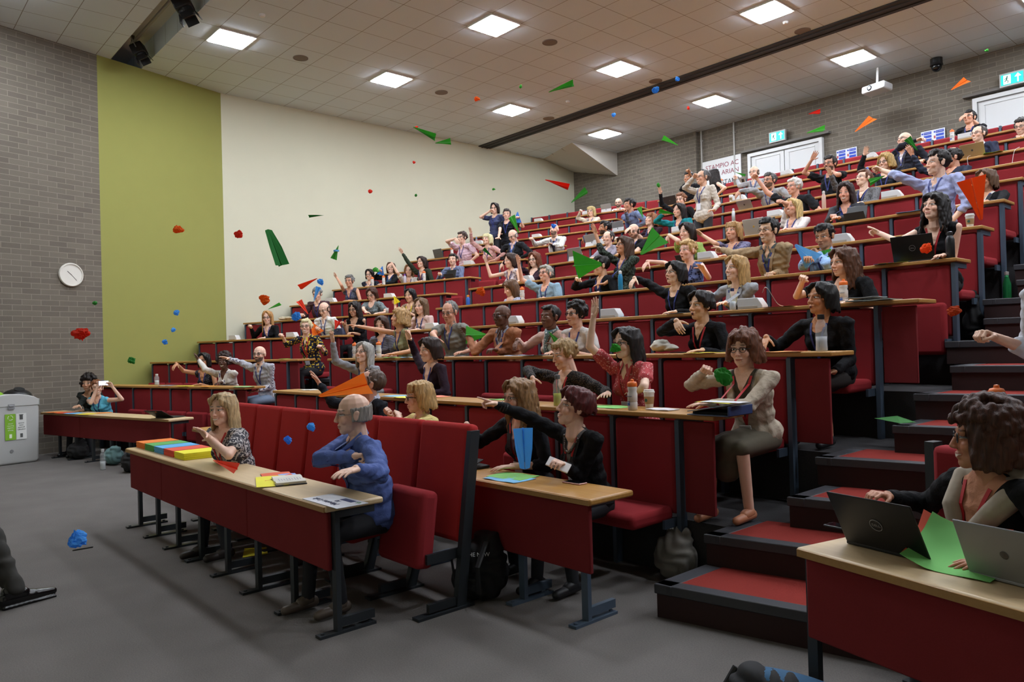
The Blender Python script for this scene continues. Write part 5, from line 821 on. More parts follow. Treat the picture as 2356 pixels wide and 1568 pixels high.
{'H': [-8.73, 5.71, 2.04], 'lk': [-0.307, -0.936, 0.174], 'N': [-8.727, 5.74, 1.892], 'P': [-8.73, 5.87, 1.292], 'tf': [-0.126, -0.992], 'f': 0.772, 'bn': [0.0, -1.0], 's': 'f', 'hair': 'curlybob', 'hc': 'b18c5c', 'sk': 'd9a585', 'top': ('v', 'n', '8b8a68', '', ''), 'a': [([-8.903, 5.762, 1.837], [-9.014, 5.512, 1.896], [-9.178, 5.344, 1.946], 'o'), ([-8.55, 5.717, 1.837], [-8.425, 5.702, 1.586], [-8.56, 5.505, 1.556], 'r')], 'gl': '', 'ln': 'b', 'm': 'o', 'st': 0, 'label': 'woman with curly blonde hair in an olive sleeveless top, arm stretched level to the left', 'kf': 0.4},
{'H': [-9.237, 5.73, 1.964], 'lk': [0.605, -0.769, -0.208], 'N': [-9.245, 5.759, 1.816], 'P': [-9.237, 5.89, 1.292], 'tf': [0.261, -0.965], 'f': 0.772, 'bn': [0.0, -1.0], 's': 'f', 'hair': 'long', 'hc': '3d261c', 'sk': 'e4bba4', 'top': ('t', 's', '4a4d5c', 'hstripe', '9a9aa2'), 'a': [([-9.417, 5.712, 1.761], [-9.54, 5.684, 1.511], [-9.405, 5.487, 1.539], 'r'), ([-9.073, 5.805, 1.761], [-8.975, 5.774, 1.501], [-9.079, 5.561, 1.536], 'r')], 'gl': '', 'ln': 'b', 'm': 'c', 'st': 0, 'label': 'woman with long brown hair in a grey raglan tee behind the outstretched bare arm', 'kf': 0.4},
{'H': [-7.586, 5.71, 2.057], 'lk': [0.383, -0.9, -0.208], 'N': [-7.591, 5.74, 1.909], 'P': [-7.586, 5.87, 1.292], 'tf': [0.16, -0.987], 'f': 0.772, 'bn': [0.0, -1.0], 's': 'm', 'hair': 'shortr', 'hc': '74726e', 'sk': 'cf9a80', 'top': ('s', 's', '7d7b74', '', ''), 'a': [([-7.801, 5.706, 1.854], [-7.624, 5.471, 1.791], [-7.401, 5.36, 1.737], 'd'), ([-7.382, 5.773, 1.854], [-7.256, 5.881, 1.604], [-7.203, 5.636, 1.559], 'r')], 'gl': 'm', 'ln': 'b', 'm': 'c', 'st': 0, 'label': 'man with short grey hair in a grey polo shirt, third tier', 'kf': 0.4, 'wide': 1.12},
{'H': [-6.598, 5.73, 1.965], 'lk': [-0.017, -0.998, -0.052], 'N': [-6.598, 5.76, 1.817], 'P': [-6.598, 5.89, 1.292], 'tf': [-0.007, -1.0], 'f': 0.772, 'bn': [0.0, -1.0], 's': 'm', 'hair': 'bald', 'hc': '1a1411', 'sk': '5a3b2d', 'top': ('j', 'l', 'a06c50', '', '8d8f9a'), 'a': [([-6.806, 5.761, 1.762], [-6.924, 5.575, 1.558], [-7.092, 5.613, 1.746], 'h'), ([-6.391, 5.759, 1.762], [-6.56, 5.841, 1.528], [-6.546, 5.59, 1.571], 'h')], 'gl': 'k', 'ln': 'b', 'm': 'c', 'st': 0, 'label': 'bald man in a tan jacket holding a large green paper plane', 'kf': 0.4, 'wide': 1.08},
{'H': [-5.806, 5.73, 1.911], 'lk': [0.007, -0.999, 0.035], 'N': [-5.806, 5.76, 1.763], 'P': [-5.806, 5.89, 1.292], 'tf': [0.003, -1.0], 'f': 0.772, 'bn': [0.0, -1.0], 's': 'f', 'hair': 'bun', 'hc': '17110f', 'sk': '6b4533', 'top': ('c', 'l', 'cfab9e', 'scarf', 'b9c4bf'), 'a': [([-5.984, 5.76, 1.708], [-6.23, 5.719, 1.58], [-6.119, 5.529, 1.675], 'd'), ([-5.628, 5.76, 1.708], [-5.44, 5.6, 1.578], [-5.67, 5.657, 1.616], 'o')], 'gl': '', 'ln': '', 'm': 'c', 'st': 0, 'label': 'woman with braided black hair in a pale pink top and floral scarf', 'kf': 0.4},
{'H': [-5.423, 5.73, 1.925], 'lk': [-0.028, -1.0, 0.0], 'N': [-5.422, 5.76, 1.777], 'P': [-5.423, 5.89, 1.292], 'tf': [-0.011, -1.0], 'f': 0.772, 'bn': [0.0, -1.0], 's': 'f', 'hair': 'curlyshort', 'hc': '1d1715', 'sk': 'd3a48c', 'top': ('t', 's', 'd2cdca', '', ''), 'a': [([-5.6, 5.762, 1.722], [-5.709, 5.723, 1.467], [-5.59, 5.524, 1.528], 'r'), ([-5.244, 5.758, 1.722], [-5.134, 5.719, 1.467], [-5.255, 5.521, 1.528], 'r')], 'gl': 'k', 'ln': 'b', 'm': 'c', 'st': 0, 'label': 'woman with short dark curly hair in a white tee with a blue lanyard', 'kf': 0.4},
{'H': [-3.882, 5.73, 1.92], 'lk': [-0.24, -0.97, 0.035], 'N': [-3.879, 5.76, 1.772], 'P': [-3.882, 5.89, 1.292], 'tf': [-0.097, -0.995], 'f': 0.772, 'bn': [0.0, -1.0], 's': 'f', 'hair': 'pixie', 'hc': '1c1515', 'sk': 'd8ae8e', 'top': ('h', 'l', '131418', '', ''), 'a': [([-4.056, 5.777, 1.717], [-4.154, 5.515, 1.707], [-3.942, 5.435, 1.788], 'd'), ([-3.702, 5.743, 1.717], [-3.589, 5.703, 1.464], [-3.714, 5.508, 1.527], 'r')], 'gl': '', 'ln': 'r', 'm': 'O', 'st': 0, 'label': 'open-mouthed person with short black hair in a black hooded top', 'kf': 0.4, 'near': 1},
{'H': [-2.774, 5.73, 1.909], 'lk': [-0.376, -0.924, 0.07], 'N': [-2.769, 5.76, 1.761], 'P': [-2.774, 5.89, 1.292], 'tf': [-0.154, -0.988], 'f': 0.772, 'bn': [0.0, -1.0], 's': 'f', 'hair': 'bob', 'hc': '14110f', 'sk': 'c48e69', 'top': ('t', 'l', '131316', '', ''), 'a': [([-2.958, 5.789, 1.706], [-3.158, 5.714, 1.525], [-3.116, 5.498, 1.62], 'd'), ([-2.58, 5.73, 1.706], [-2.579, 5.758, 1.428], [-2.593, 5.531, 1.353], 'r')], 'gl': '', 'ln': 'b', 'm': 'o', 'st': 0, 'label': 'woman with short black bob in black top, hand on lap, end of the third tier', 'kf': 0.4, 'wide': 1.12, 'near': 1, 'legs': 'skirt2a2624'},
{'H': [-9.723, 6.76, 2.276], 'lk': [0.345, -0.939, 0.0], 'N': [-9.727, 6.79, 2.128], 'P': [-9.723, 6.92, 1.678], 'tf': [0.14, -0.99], 'f': 1.158, 'bn': [0.0, -1.0], 's': 'f', 'hair': 'long', 'hc': '6e553c', 'sk': 'e4bba4', 'top': ('c', 'l', 'd3b4ac', 'check', '3a3a40'), 'a': [([-9.904, 6.765, 2.073], [-10.015, 6.717, 1.821], [-9.891, 6.53, 1.906], 'r'), ([-9.551, 6.815, 2.073], [-9.449, 6.763, 1.817], [-9.56, 6.569, 1.905], 'r')], 'gl': '', 'ln': 'b', 'm': 'c', 'st': 0, 'label': 'woman with very long brown hair in pink cardigan over black and white check', 'kf': 0.4},
{'H': [-4.894, 6.76, 2.352], 'lk': [-0.242, -0.965, 0.105], 'N': [-4.891, 6.79, 2.204], 'P': [-4.894, 6.92, 1.678], 'tf': [-0.098, -0.995], 'f': 1.158, 'bn': [0.0, -1.0], 's': 'f', 'hair': 'bob', 'hc': '161313', 'sk': 'e0ba9e', 'top': ('t', 'l', '101013', '', ''), 'a': [([-5.079, 6.808, 2.149], [-5.324, 6.83, 2.283], [-5.313, 6.594, 2.331], 'd'), ([-4.704, 6.771, 2.149], [-4.591, 6.737, 1.895], [-4.723, 6.539, 1.924], 'r')], 'gl': 'm', 'ln': 'b', 'm': 'o', 'st': 0, 'label': 'woman in a black turtleneck with glasses and short black hair pointing down', 'kf': 0.4, 'wide': 1.1, 'near': 1},
{'H': [-4.149, 6.76, 2.327], 'lk': [-0.348, -0.933, 0.087], 'N': [-4.145, 6.79, 2.179], 'P': [-4.149, 6.92, 1.678], 'tf': [-0.142, -0.99], 'f': 1.158, 'bn': [0.0, -1.0], 's': 'f', 'hair': 'bobl', 'hc': 'b9945e', 'sk': 'e8c3aa', 'top': ('j', 'l', '9ea2a8', '', 'd8d2b0'), 'a': [([-4.321, 6.815, 2.124], [-4.555, 6.951, 2.052], [-4.462, 6.735, 2.104], 'f'), ([-3.969, 6.764, 2.124], [-4.193, 6.786, 1.958], [-4.146, 6.552, 1.982], 'r')], 'gl': '', 'ln': 'b', 'm': 's', 'st': 0, 'label': 'blonde woman in a light grey blazer smiling, behind a small water bottle', 'kf': 0.4, 'near': 1},
{'H': [-3.056, 6.76, 2.281], 'lk': [-0.433, -0.9, -0.052], 'N': [-3.05, 6.79, 2.133], 'P': [-3.056, 6.92, 1.678], 'tf': [-0.178, -0.984], 'f': 1.158, 'bn': [0.0, -1.0], 's': 'f', 'hair': 'curlylong', 'hc': '54331f', 'sk': 'e6bca2', 'top': ('t', 's', '101114', '', ''), 'a': [([-3.241, 6.824, 2.078], [-3.448, 6.65, 2.005], [-3.311, 6.492, 2.124], 'f'), ([-2.86, 6.755, 2.078], [-2.75, 6.704, 1.826], [-2.885, 6.523, 1.907], 'r')], 'gl': '', 'ln': '', 'm': 'c', 'st': 0, 'label': 'woman with full brown hair in a black ruffled top, fist raised, fourth tier', 'kf': 0.4, 'wide': 1.15, 'near': 1},
{'H': [-8.745, 7.79, 2.513], 'lk': [-0.427, -0.85, -0.309], 'N': [-8.74, 7.819, 2.365], 'P': [-8.745, 7.95, 2.064], 'tf': [-0.184, -0.983], 'f': 1.544, 'bn': [0.0, -1.0], 's': 'f', 'hair': 'bobl', 'hc': '5d4028', 'sk': 'e4bba4', 'top': ('v', 's', '6a7598', 'leaf', 'b0b4c8'), 'a': [([-8.915, 7.852, 2.31], [-9.005, 7.71, 2.086], [-8.904, 7.584, 2.264], 'r'), ([-8.565, 7.787, 2.31], [-8.473, 7.649, 2.084], [-8.583, 7.532, 2.263], 'r')], 'gl': '', 'ln': 'b', 'm': 'c', 'st': 0, 'label': 'woman with a brown fringe in a blue patterned top looking down', 'kf': 0.4},
{'H': [-7.96, 7.79, 2.673], 'lk': [0.132, -0.987, 0.087], 'N': [-7.961, 7.82, 2.525], 'P': [-7.96, 7.95, 2.064], 'tf': [0.053, -0.999], 'f': 1.544, 'bn': [0.0, -1.0], 's': 'f', 'hair': 'short', 'hc': '9a968c', 'sk': 'e4b098', 'top': ('t', 's', '8fabbd', '', ''), 'a': [([-8.158, 7.809, 2.47], [-8.337, 7.652, 2.617], [-8.294, 7.567, 2.837], 'o'), ([-7.764, 7.83, 2.47], [-7.666, 7.774, 2.214], [-7.791, 7.586, 2.294], 'r')], 'gl': 'k', 'ln': 'b', 'm': 's', 'st': 0, 'label': 'laughing woman with short grey hair in a light blue blouse, arm raised', 'kf': 0.4, 'wide': 1.18},
{'H': [-6.87, 7.79, 2.681], 'lk': [-0.478, -0.877, -0.052], 'N': [-6.864, 7.819, 2.533], 'P': [-6.87, 7.95, 2.064], 'tf': [-0.197, -0.98], 'f': 1.544, 'bn': [0.0, -1.0], 's': 'm', 'hair': 'shortq', 'hc': '17110f', 'sk': 'd8ae8e', 'top': ('c', 'l', '121317', '', '2a3a66'), 'a': [([-7.058, 7.858, 2.478], [-7.332, 7.748, 2.426], [-7.139, 7.599, 2.5], 'h'), ([-6.67, 7.78, 2.478], [-6.547, 7.736, 2.208], [-6.698, 7.549, 2.294], 'r')], 'gl': '', 'ln': 'b', 'm': 'c', 'st': 0, 'label': 'person in a black cardigan over navy, face hidden by a big green paper plane', 'kf': 0.4},
{'H': [-6.586, 7.96, 2.935], 'lk': [-0.375, -0.911, 0.174], 'N': [-6.581, 7.99, 2.787], 'P': [-6.586, 7.96, 2.255], 'tf': [-0.155, -0.988], 'f': 1.544, 'bn': [0.0, -1.0], 's': 'f', 'hair': 'bobl', 'hc': '452e20', 'sk': 'cf9c7c', 'top': ('v', 'e', '232723', 'mix', '48544a'), 'a': [([-6.757, 8.017, 2.732], [-6.907, 7.853, 2.902], [-6.953, 7.802, 3.132], 'o'), ([-6.406, 7.962, 2.732], [-6.561, 7.814, 2.552], [-6.753, 7.736, 2.431], 'r')], 'gl': 'k', 'ln': 'b', 'm': 'c', 'st': 0.6, 'label': 'standing woman with a brown bob in a dark green patterned blouse, arm thrown high', 'kf': 0.4, 'near': 1},
{'H': [-5.443, 7.79, 2.727], 'lk': [-0.175, -0.985, 0.0], 'N': [-5.44, 7.82, 2.579], 'P': [-5.443, 7.95, 2.064], 'tf': [-0.07, -0.998], 'f': 1.544, 'bn': [0.0, -1.0], 's': 'f', 'hair': 'short', 'hc': 'c09a62', 'sk': 'e0b09a', 'top': ('v', 'n', '262b4a', 'leaf', '5f6c98'), 'a': [([-5.618, 7.832, 2.524], [-5.873, 7.885, 2.628], [-5.949, 7.658, 2.643], 'd'), ([-5.263, 7.807, 2.524], [-5.077, 7.674, 2.363], [-5.009, 7.46, 2.447], 'o')], 'gl': '', 'ln': 'b', 'm': 'o', 'st': 0, 'label': 'fair-haired woman in a navy patterned sleeveless top, eyes closed', 'kf': 0.4},
{'H': [-4.209, 7.53, 2.783], 'lk': [-0.187, -0.982, 0.0], 'N': [-4.207, 7.56, 2.635], 'P': [-4.209, 7.69, 2.064], 'tf': [-0.075, -0.997], 'f': 1.544, 'bn': [0.0, -1.0], 's': 'm', 'hair': 'shortq', 'hc': '15110f', 'sk': 'd8ae8e', 'top': ('j', 'l', 'a08868', '', '4e5452'), 'a': [([-4.404, 7.575, 2.58], [-4.482, 7.287, 2.55], [-4.696, 7.399, 2.632], 'p'), ([-4.009, 7.545, 2.58], [-4.117, 7.631, 2.313], [-4.086, 7.378, 2.307], 'f')], 'gl': 'm', 'ln': 'b', 'm': 's', 'st': 0, 'label': 'smiling man with glasses in a tan blazer pointing across the hall', 'kf': 0.26, 'near': 1},
{'H': [-3.712, 7.79, 2.682], 'lk': [-0.043, -0.977, -0.208], 'N': [-3.711, 7.82, 2.534], 'P': [-3.712, 7.95, 2.064], 'tf': [-0.018, -1.0], 'f': 1.544, 'bn': [0.0, -1.0], 's': 'm', 'hair': 'shortq', 'hc': '141110', 'sk': 'bf8c68', 'top': ('s', 'l', '93b2d8', '', ''), 'a': [([-3.909, 7.823, 2.479], [-3.834, 7.554, 2.37], [-3.693, 7.345, 2.412], 'h'), ([-3.513, 7.817, 2.479], [-3.577, 7.549, 2.36], [-3.732, 7.703, 2.491], 'h')], 'gl': '', 'ln': 'b', 'm': 'c', 'st': 0, 'label': 'man in a light blue shirt with glasses on his forehead, folding a blue paper plane', 'kf': 0.4, 'near': 1, 'hg': 1},
{'H': [-9.915, 8.84, 3.13], 'lk': [-0.202, -0.975, -0.087], 'N': [-9.913, 8.87, 2.982], 'P': [-9.915, 9.0, 2.45], 'tf': [-0.082, -0.997], 'f': 1.93, 'bn': [0.0, -1.0], 's': 'f', 'hair': 'bob', 'hc': '39261e', 'sk': 'e4bba4', 'top': ('v', 'n', '7d7486', 'leaf', 'cfc6cc'), 'a': [([-10.09, 8.884, 2.927], [-10.284, 8.687, 2.883], [-10.33, 8.641, 3.114], 'o'), ([-9.735, 8.855, 2.927], [-9.627, 8.81, 2.672], [-9.748, 8.604, 2.697], 'r')], 'gl': '', 'ln': 'b', 'm': 'c', 'st': 0, 'label': 'woman in a floral sleeveless top, face behind a maroon sleeve, arm raised', 'kf': 0.4},
{'H': [-5.596, 9.08, 3.09], 'lk': [-0.058, -0.993, 0.105], 'N': [-5.595, 9.11, 2.942], 'P': [-5.596, 9.08, 2.45], 'tf': [-0.023, -1.0], 'f': 1.93, 'bn': [0.0, -1.0], 's': 'f', 'hair': 'bobb', 'hc': 'a67f4e', 'sk': 'd3a084', 'top': ('v', 's', '3b3b52', 'leaf', '6d6a85'), 'a': [([-5.773, 9.114, 2.887], [-5.733, 8.841, 2.932], [-5.932, 8.87, 3.062], 'o'), ([-5.417, 9.106, 2.887], [-5.404, 8.866, 2.743], [-5.45, 8.632, 2.717], 'r')], 'gl': '', 'ln': 'b', 'm': 'c', 'st': 0, 'label': 'fair-haired woman in a dark floral top beside a tall blue flask', 'kf': 0.4},
{'H': [-6.154, 8.8, 3.129], 'lk': [-0.174, -0.985, 0.0], 'N': [-6.152, 8.83, 2.981], 'P': [-6.154, 8.96, 2.45], 'tf': [-0.07, -0.998], 'f': 1.93, 'bn': [0.0, -1.0], 's': 'f', 'hair': 'bob', 'hc': '241a17', 'sk': 'e4bba4', 'top': ('t', 's', '93b060', '', ''), 'a': [([-6.329, 8.842, 2.926], [-6.174, 8.624, 3.007], [-6.374, 8.7, 3.115], 'd'), ([-5.974, 8.817, 2.926], [-5.852, 8.803, 2.675], [-5.983, 8.603, 2.698], 'r')], 'gl': '', 'ln': 'b', 'm': 's', 'st': 0, 'label': 'woman with dark hair in a lime green top reaching to the left', 'kf': 0.4},
{'H': [-2.544, 7.53, 2.777], 'lk': [-0.227, -0.958, 0.174], 'N': [-2.541, 7.56, 2.629], 'P': [-2.544, 7.69, 2.064], 'tf': [-0.093, -0.996], 'f': 1.544, 'bn': [0.0, -1.0], 's': 'f', 'hair': 'curlylong', 'hc': '17100e', 'sk': 'ebc3ac', 'top': ('v', 'n', '0f0f12', '', ''), 'a': [([-2.718, 7.576, 2.574], [-2.792, 7.324, 2.478], [-2.987, 7.408, 2.589], 'p'), ([-2.364, 7.543, 2.574], [-2.417, 7.572, 2.3], [-2.412, 7.332, 2.309], 'r')], 'gl': '', 'ln': 'r', 'm': 'c', 'st': 0, 'label': 'woman with long dark wavy hair in black sleeveless top pointing over a laptop', 'kf': 0.26, 'near': 1, 'legs': '0f0f12', 'shoe': '0e0e10'},
{'H': [-9.552, 9.08, 3.12], 'lk': [0.283, -0.958, -0.052], 'N': [-9.555, 9.11, 2.972], 'P': [-9.552, 9.08, 2.45], 'tf': [0.114, -0.993], 'f': 1.93, 'bn': [0.0, -1.0], 's': 'f', 'hair': 'curlylong', 'hc': '6b3a22', 'sk': 'ecc8b2', 'top': ('v', 'l', '2f1b26', '', ''), 'a': [([-9.732, 9.089, 2.917], [-9.866, 8.881, 3.048], [-10.093, 8.843, 3.118], 'd'), ([-9.378, 9.13, 2.917], [-9.364, 8.898, 2.762], [-9.407, 8.664, 2.726], 'r')], 'gl': 'k', 'ln': '', 'm': 'c', 'st': 0, 'label': 'woman with wavy auburn hair in a maroon top behind a dark laptop', 'kf': 0.4},
{'H': [-8.725, 10.11, 3.477], 'lk': [0.049, -0.999, 0.0], 'N': [-8.725, 10.14, 3.329], 'P': [-8.725, 10.11, 2.836], 'tf': [0.019, -1.0], 'f': 2.316, 'bn': [0.0, -1.0], 's': 'm', 'hair': 'shortr', 'hc': '3a3634', 'sk': 'e4bba4', 'top': ('s', 'l', '8f8894', '', ''), 'a': [([-8.923, 10.136, 3.274], [-8.943, 9.895, 3.096], [-8.875, 9.65, 3.092], 'r'), ([-8.527, 10.144, 3.274], [-8.509, 9.901, 3.098], [-8.575, 9.655, 3.093], 'r')], 'gl': '', 'ln': '', 'm': 's', 'st': 0, 'label': 'smiling man with short greying hair in a mauve grey shirt', 'kf': 0.4},
{'H': [-9.695, 11.14, 3.874], 'lk': [-0.558, -0.828, 0.052], 'N': [-9.688, 11.169, 3.726], 'P': [-9.695, 11.14, 3.222], 'tf': [-0.233, -0.972], 'f': 2.702, 'bn': [0.0, -1.0], 's': 'm', 'hair': 'shortq', 'hc': '1a1514', 'sk': 'b88260', 'top': ('t', 'l', '2d3b58', '', ''), 'a': [([-9.881, 11.215, 3.671], [-9.961, 10.934, 3.606], [-10.142, 11.035, 3.754], 'd'), ([-9.496, 11.123, 3.671], [-9.469, 10.894, 3.479], [-9.546, 10.651, 3.477], 'r')], 'gl': '', 'ln': '', 'm': 'c', 'st': 0, 'label': 'man with black hair and full black beard in profile, blue top', 'kf': 0.4, 'beard': '1a1312'},
{'H': [-8.146, 10.11, 3.515], 'lk': [0.318, -0.932, -0.174], 'N': [-8.15, 10.14, 3.367], 'P': [-8.146, 10.11, 2.836], 'tf': [0.131, -0.991], 'f': 2.316, 'bn': [0.0, -1.0], 's': 'm', 'hair': 'balding', 'hc': '3a2c24', 'sk': 'e4bba4', 'top': ('t', 's', '131316', '', ''), 'a': [([-8.346, 10.114, 3.312], [-8.088, 10.224, 3.416], [-8.147, 10.041, 3.584], 'd'), ([-7.954, 10.166, 3.312], [-7.947, 9.917, 3.143], [-8.001, 9.671, 3.104], 'r')], 'gl': 'k', 'ln': 'b', 'm': 'c', 'st': 0, 'label': 'bald bearded man in a black tee with forearm bent over his head', 'kf': 0.4, 'beard': '6a4a38'},
{'H': [-7.799, 10.94, 3.902], 'lk': [-0.165, -0.985, 0.052], 'N': [-7.797, 10.97, 3.754], 'P': [-7.799, 11.09, 3.222], 'tf': [-0.066, -0.998], 'f': 2.702, 'bn': [0.0, -1.0], 's': 'f', 'hair': 'bobl', 'hc': '1c1413', 'sk': 'dcb098', 'top': ('c', 'l', '1a7f88', '', '141418'), 'a': [([-7.991, 10.983, 3.699], [-8.225, 10.848, 3.774], [-8.016, 10.769, 3.863], 'h'), ([-7.604, 10.957, 3.699], [-7.515, 10.874, 3.447], [-7.633, 10.666, 3.47], 'r')], 'gl': '', 'ln': 'b', 'm': 'c', 'st': 0, 'label': 'woman with dark hair in a teal cardigan throwing a green paper plane', 'kf': 0.4, 'wide': 1.15},
{'H': [-8.562, 11.14, 3.871], 'lk': [-0.29, -0.921, 0.259], 'N': [-8.558, 11.17, 3.723], 'P': [-8.562, 11.14, 3.222], 'tf': [-0.121, -0.993], 'f': 2.702, 'bn': [0.0, -1.0], 's': 'f', 'hair': 'bobb', 'hc': '8f5a38', 'sk': 'e4bba4', 'top': ('s', 'l', '2c1620', '', ''), 'a': [([-8.735, 11.191, 3.668], [-8.749, 10.954, 3.521], [-8.706, 10.719, 3.493], 'r'), ([-8.382, 11.148, 3.668], [-8.37, 10.911, 3.52], [-8.417, 10.678, 3.49], 'r')], 'gl': '', 'ln': 'b', 'm': 'c', 'st': 0, 'label': 'woman with reddish blonde hair in a dark maroon shirt looking up', 'kf': 0.4},
{'H': [-5.259, 10.11, 3.47], 'lk': [-0.181, -0.974, 0.139], 'N': [-5.256, 10.14, 3.322], 'P': [-5.259, 10.11, 2.836], 'tf': [-0.073, -0.997], 'f': 2.316, 'bn': [0.0, -1.0], 's': 'f', 'hair': 'bobl', 'hc': 'c8ab70', 'sk': 'd9a68c', 'top': ('c', 'e', 'd8cfca', '', 'd8b0a8'), 'a': [([-5.434, 10.153, 3.267], [-5.323, 10.109, 3.52], [-5.308, 9.871, 3.546], 'f'), ([-5.079, 10.127, 3.267], [-5.067, 9.886, 3.125], [-5.114, 9.652, 3.101], 'r')], 'gl': '', 'ln': 'b', 'm': 's', 'st': 0, 'label': 'blonde woman in a white cardigan with forearm raised across her face', 'kf': 0.4},
{'H': [-4.422, 9.91, 3.513], 'lk': [0.157, -0.984, -0.087], 'N': [-4.424, 9.94, 3.365], 'P': [-4.422, 10.06, 2.836], 'tf': [0.063, -0.998], 'f': 2.316, 'bn': [0.0, -1.0], 's': 'f', 'hair': 'curlylong', 'hc': '2a1a17', 'sk': 'd8a088', 'top': ('c', 'l', '3c3d42', '', '2b3b78'), 'a': [([-4.601, 9.929, 3.31], [-4.565, 9.705, 3.146], [-4.425, 9.512, 3.168], 'h'), ([-4.246, 9.951, 3.31], [-4.332, 9.746, 3.14], [-4.329, 9.506, 3.134], 'r')], 'gl': '', 'ln': 'b', 'm': 's', 'st': 0, 'label': 'laughing woman with dark curly hair in a charcoal cardigan behind a black tablet', 'kf': 0.4},
{'H': [-8.392, 11.85, 4.291], 'lk': [0.092, -0.994, -0.052], 'N': [-8.393, 11.88, 4.143], 'P': [-8.392, 12.01, 3.608], 'tf': [0.037, -0.999], 'f': 3.088, 'bn': [0.0, -1.0], 's': 'f', 'hair': 'short', 'hc': '7b4b2c', 'sk': 'e4bba4', 'top': ('c', 'l', '141518', '', '303238'), 'a': [([-8.571, 11.873, 4.088], [-8.751, 11.735, 4.251], [-8.679, 11.598, 4.434], 'o'), ([-8.215, 11.887, 4.088], [-8.083, 11.904, 3.841], [-8.219, 11.706, 3.858], 'r')], 'gl': 'm', 'ln': '', 'm': 's', 'st': 0, 'label': 'woman with short ginger hair and glasses, black sleeve raised', 'kf': 0.4},
{'H': [-7.121, 10.67, 4.32], 'lk': [-0.313, -0.949, 0.035], 'N': [-7.117, 10.7, 4.172], 'P': [-7.121, 10.67, 3.64], 'tf': [-0.127, -0.992], 'f': 2.702, 'bn': [0.0, -1.0], 's': 'f', 'hair': 'shortr', 'hc': '5c5a5a', 'sk': 'd3a488', 'top': ('s', 'l', 'cdc6bc', 'stripe', 'b4a898'), 'a': [([-7.294, 10.722, 4.117], [-7.309, 10.447, 4.165], [-7.106, 10.389, 4.28], 'h'), ([-6.941, 10.677, 4.117], [-6.875, 10.725, 3.849], [-6.823, 10.525, 3.726], 'r')], 'gl': 'k', 'ln': 'b', 'm': 's', 'st': 1, 'label': 'standing woman with grey hair in a white striped shirt, hand to her forehead', 'kf': 0.15, 'near': 1},
{'H': [-5.573, 10.76, 3.903], 'lk': [-0.385, -0.923, 0.0], 'N': [-5.568, 10.79, 3.755], 'P': [-5.573, 10.92, 3.222], 'tf': [-0.157, -0.988], 'f': 2.702, 'bn': [0.0, -1.0], 's': 'm', 'hair': 'shortw', 'hc': 'cfcac4', 'sk': 'dca48c', 'top': ('s', 's', '1f2126', '', ''), 'a': [([-5.777, 10.823, 3.7], [-5.971, 10.682, 3.88], [-6.064, 10.567, 4.088], 'f'), ([-5.358, 10.756, 3.7], [-5.179, 10.785, 3.461], [-5.384, 10.634, 3.473], 'r')], 'gl': 'm', 'ln': 'b', 'm': 'c', 'st': 0, 'label': 'white-haired man in a black shirt with arm stretched up', 'kf': 0.4, 'wide': 1.12},
{'H': [-6.505, 11.73, 4.29], 'lk': [-0.191, -0.981, 0.035], 'N': [-6.502, 11.76, 4.142], 'P': [-6.505, 11.89, 3.608], 'tf': [-0.077, -0.997], 'f': 3.088, 'bn': [0.0, -1.0], 's': 'm', 'hair': 'shortq', 'hc': '4a4846', 'sk': 'cf9c80', 'top': ('t', 'l', '9a9b9e', '', ''), 'a': [([-6.711, 11.776, 4.087], [-6.659, 11.484, 4.129], [-6.911, 11.472, 4.169], 'd'), ([-6.293, 11.744, 4.087], [-6.087, 11.79, 3.874], [-6.309, 11.666, 3.866], 'r')], 'gl': 'k', 'ln': 'b', 'm': 'c', 'st': 0, 'label': 'man with grey hair and beard in a light grey jumper, palm down', 'kf': 0.34, 'beard': '4b3b30', 'wide': 1.1},
{'H': [-4.673, 11.08, 3.901], 'lk': [-0.415, -0.886, 0.208], 'N': [-4.668, 11.11, 3.753], 'P': [-4.673, 11.09, 3.222], 'tf': [-0.174, -0.985], 'f': 2.702, 'bn': [0.0, -1.0], 's': 'f', 'hair': 'updo', 'hc': '6a4430', 'sk': 'e8c4ae', 'top': ('c', 'l', '6a6a6c', 'dots', '26262b'), 'a': [([-4.843, 11.14, 3.698], [-5.07, 11.051, 3.836], [-5.059, 10.879, 4.003], 'o'), ([-4.493, 11.079, 3.698], [-4.453, 10.888, 3.497], [-4.523, 10.659, 3.482], 'r')], 'gl': 'm', 'ln': 'b', 'm': 'c', 'st': 0, 'label': 'woman with glasses and tied-back brown hair in a grey cardigan looking up', 'kf': 0.4},
{'H': [-2.905, 8.73, 3.431], 'lk': [-0.689, -0.723, 0.052], 'N': [-2.896, 8.759, 3.283], 'P': [-2.905, 8.73, 2.751], 'tf': [-0.296, -0.955], 'f': 1.93, 'bn': [0.0, -1.0], 's': 'm', 'hair': 'shortq', 'hc': '1d1512', 'sk': 'e6bda4', 'top': ('s', 'e', 'a4abd0', '', ''), 'a': [([-3.085, 8.817, 3.228], [-3.268, 8.616, 3.355], [-3.47, 8.723, 3.468], 'f'), ([-2.707, 8.7, 3.228], [-2.607, 8.648, 2.95], [-2.741, 8.542, 2.761], 'r')], 'gl': '', 'ln': 'b', 'm': 's', 'st': 0.75, 'label': 'standing man with dark hair in a light blue shirt throwing with straight arm', 'kf': 0.27, 'near': 1},
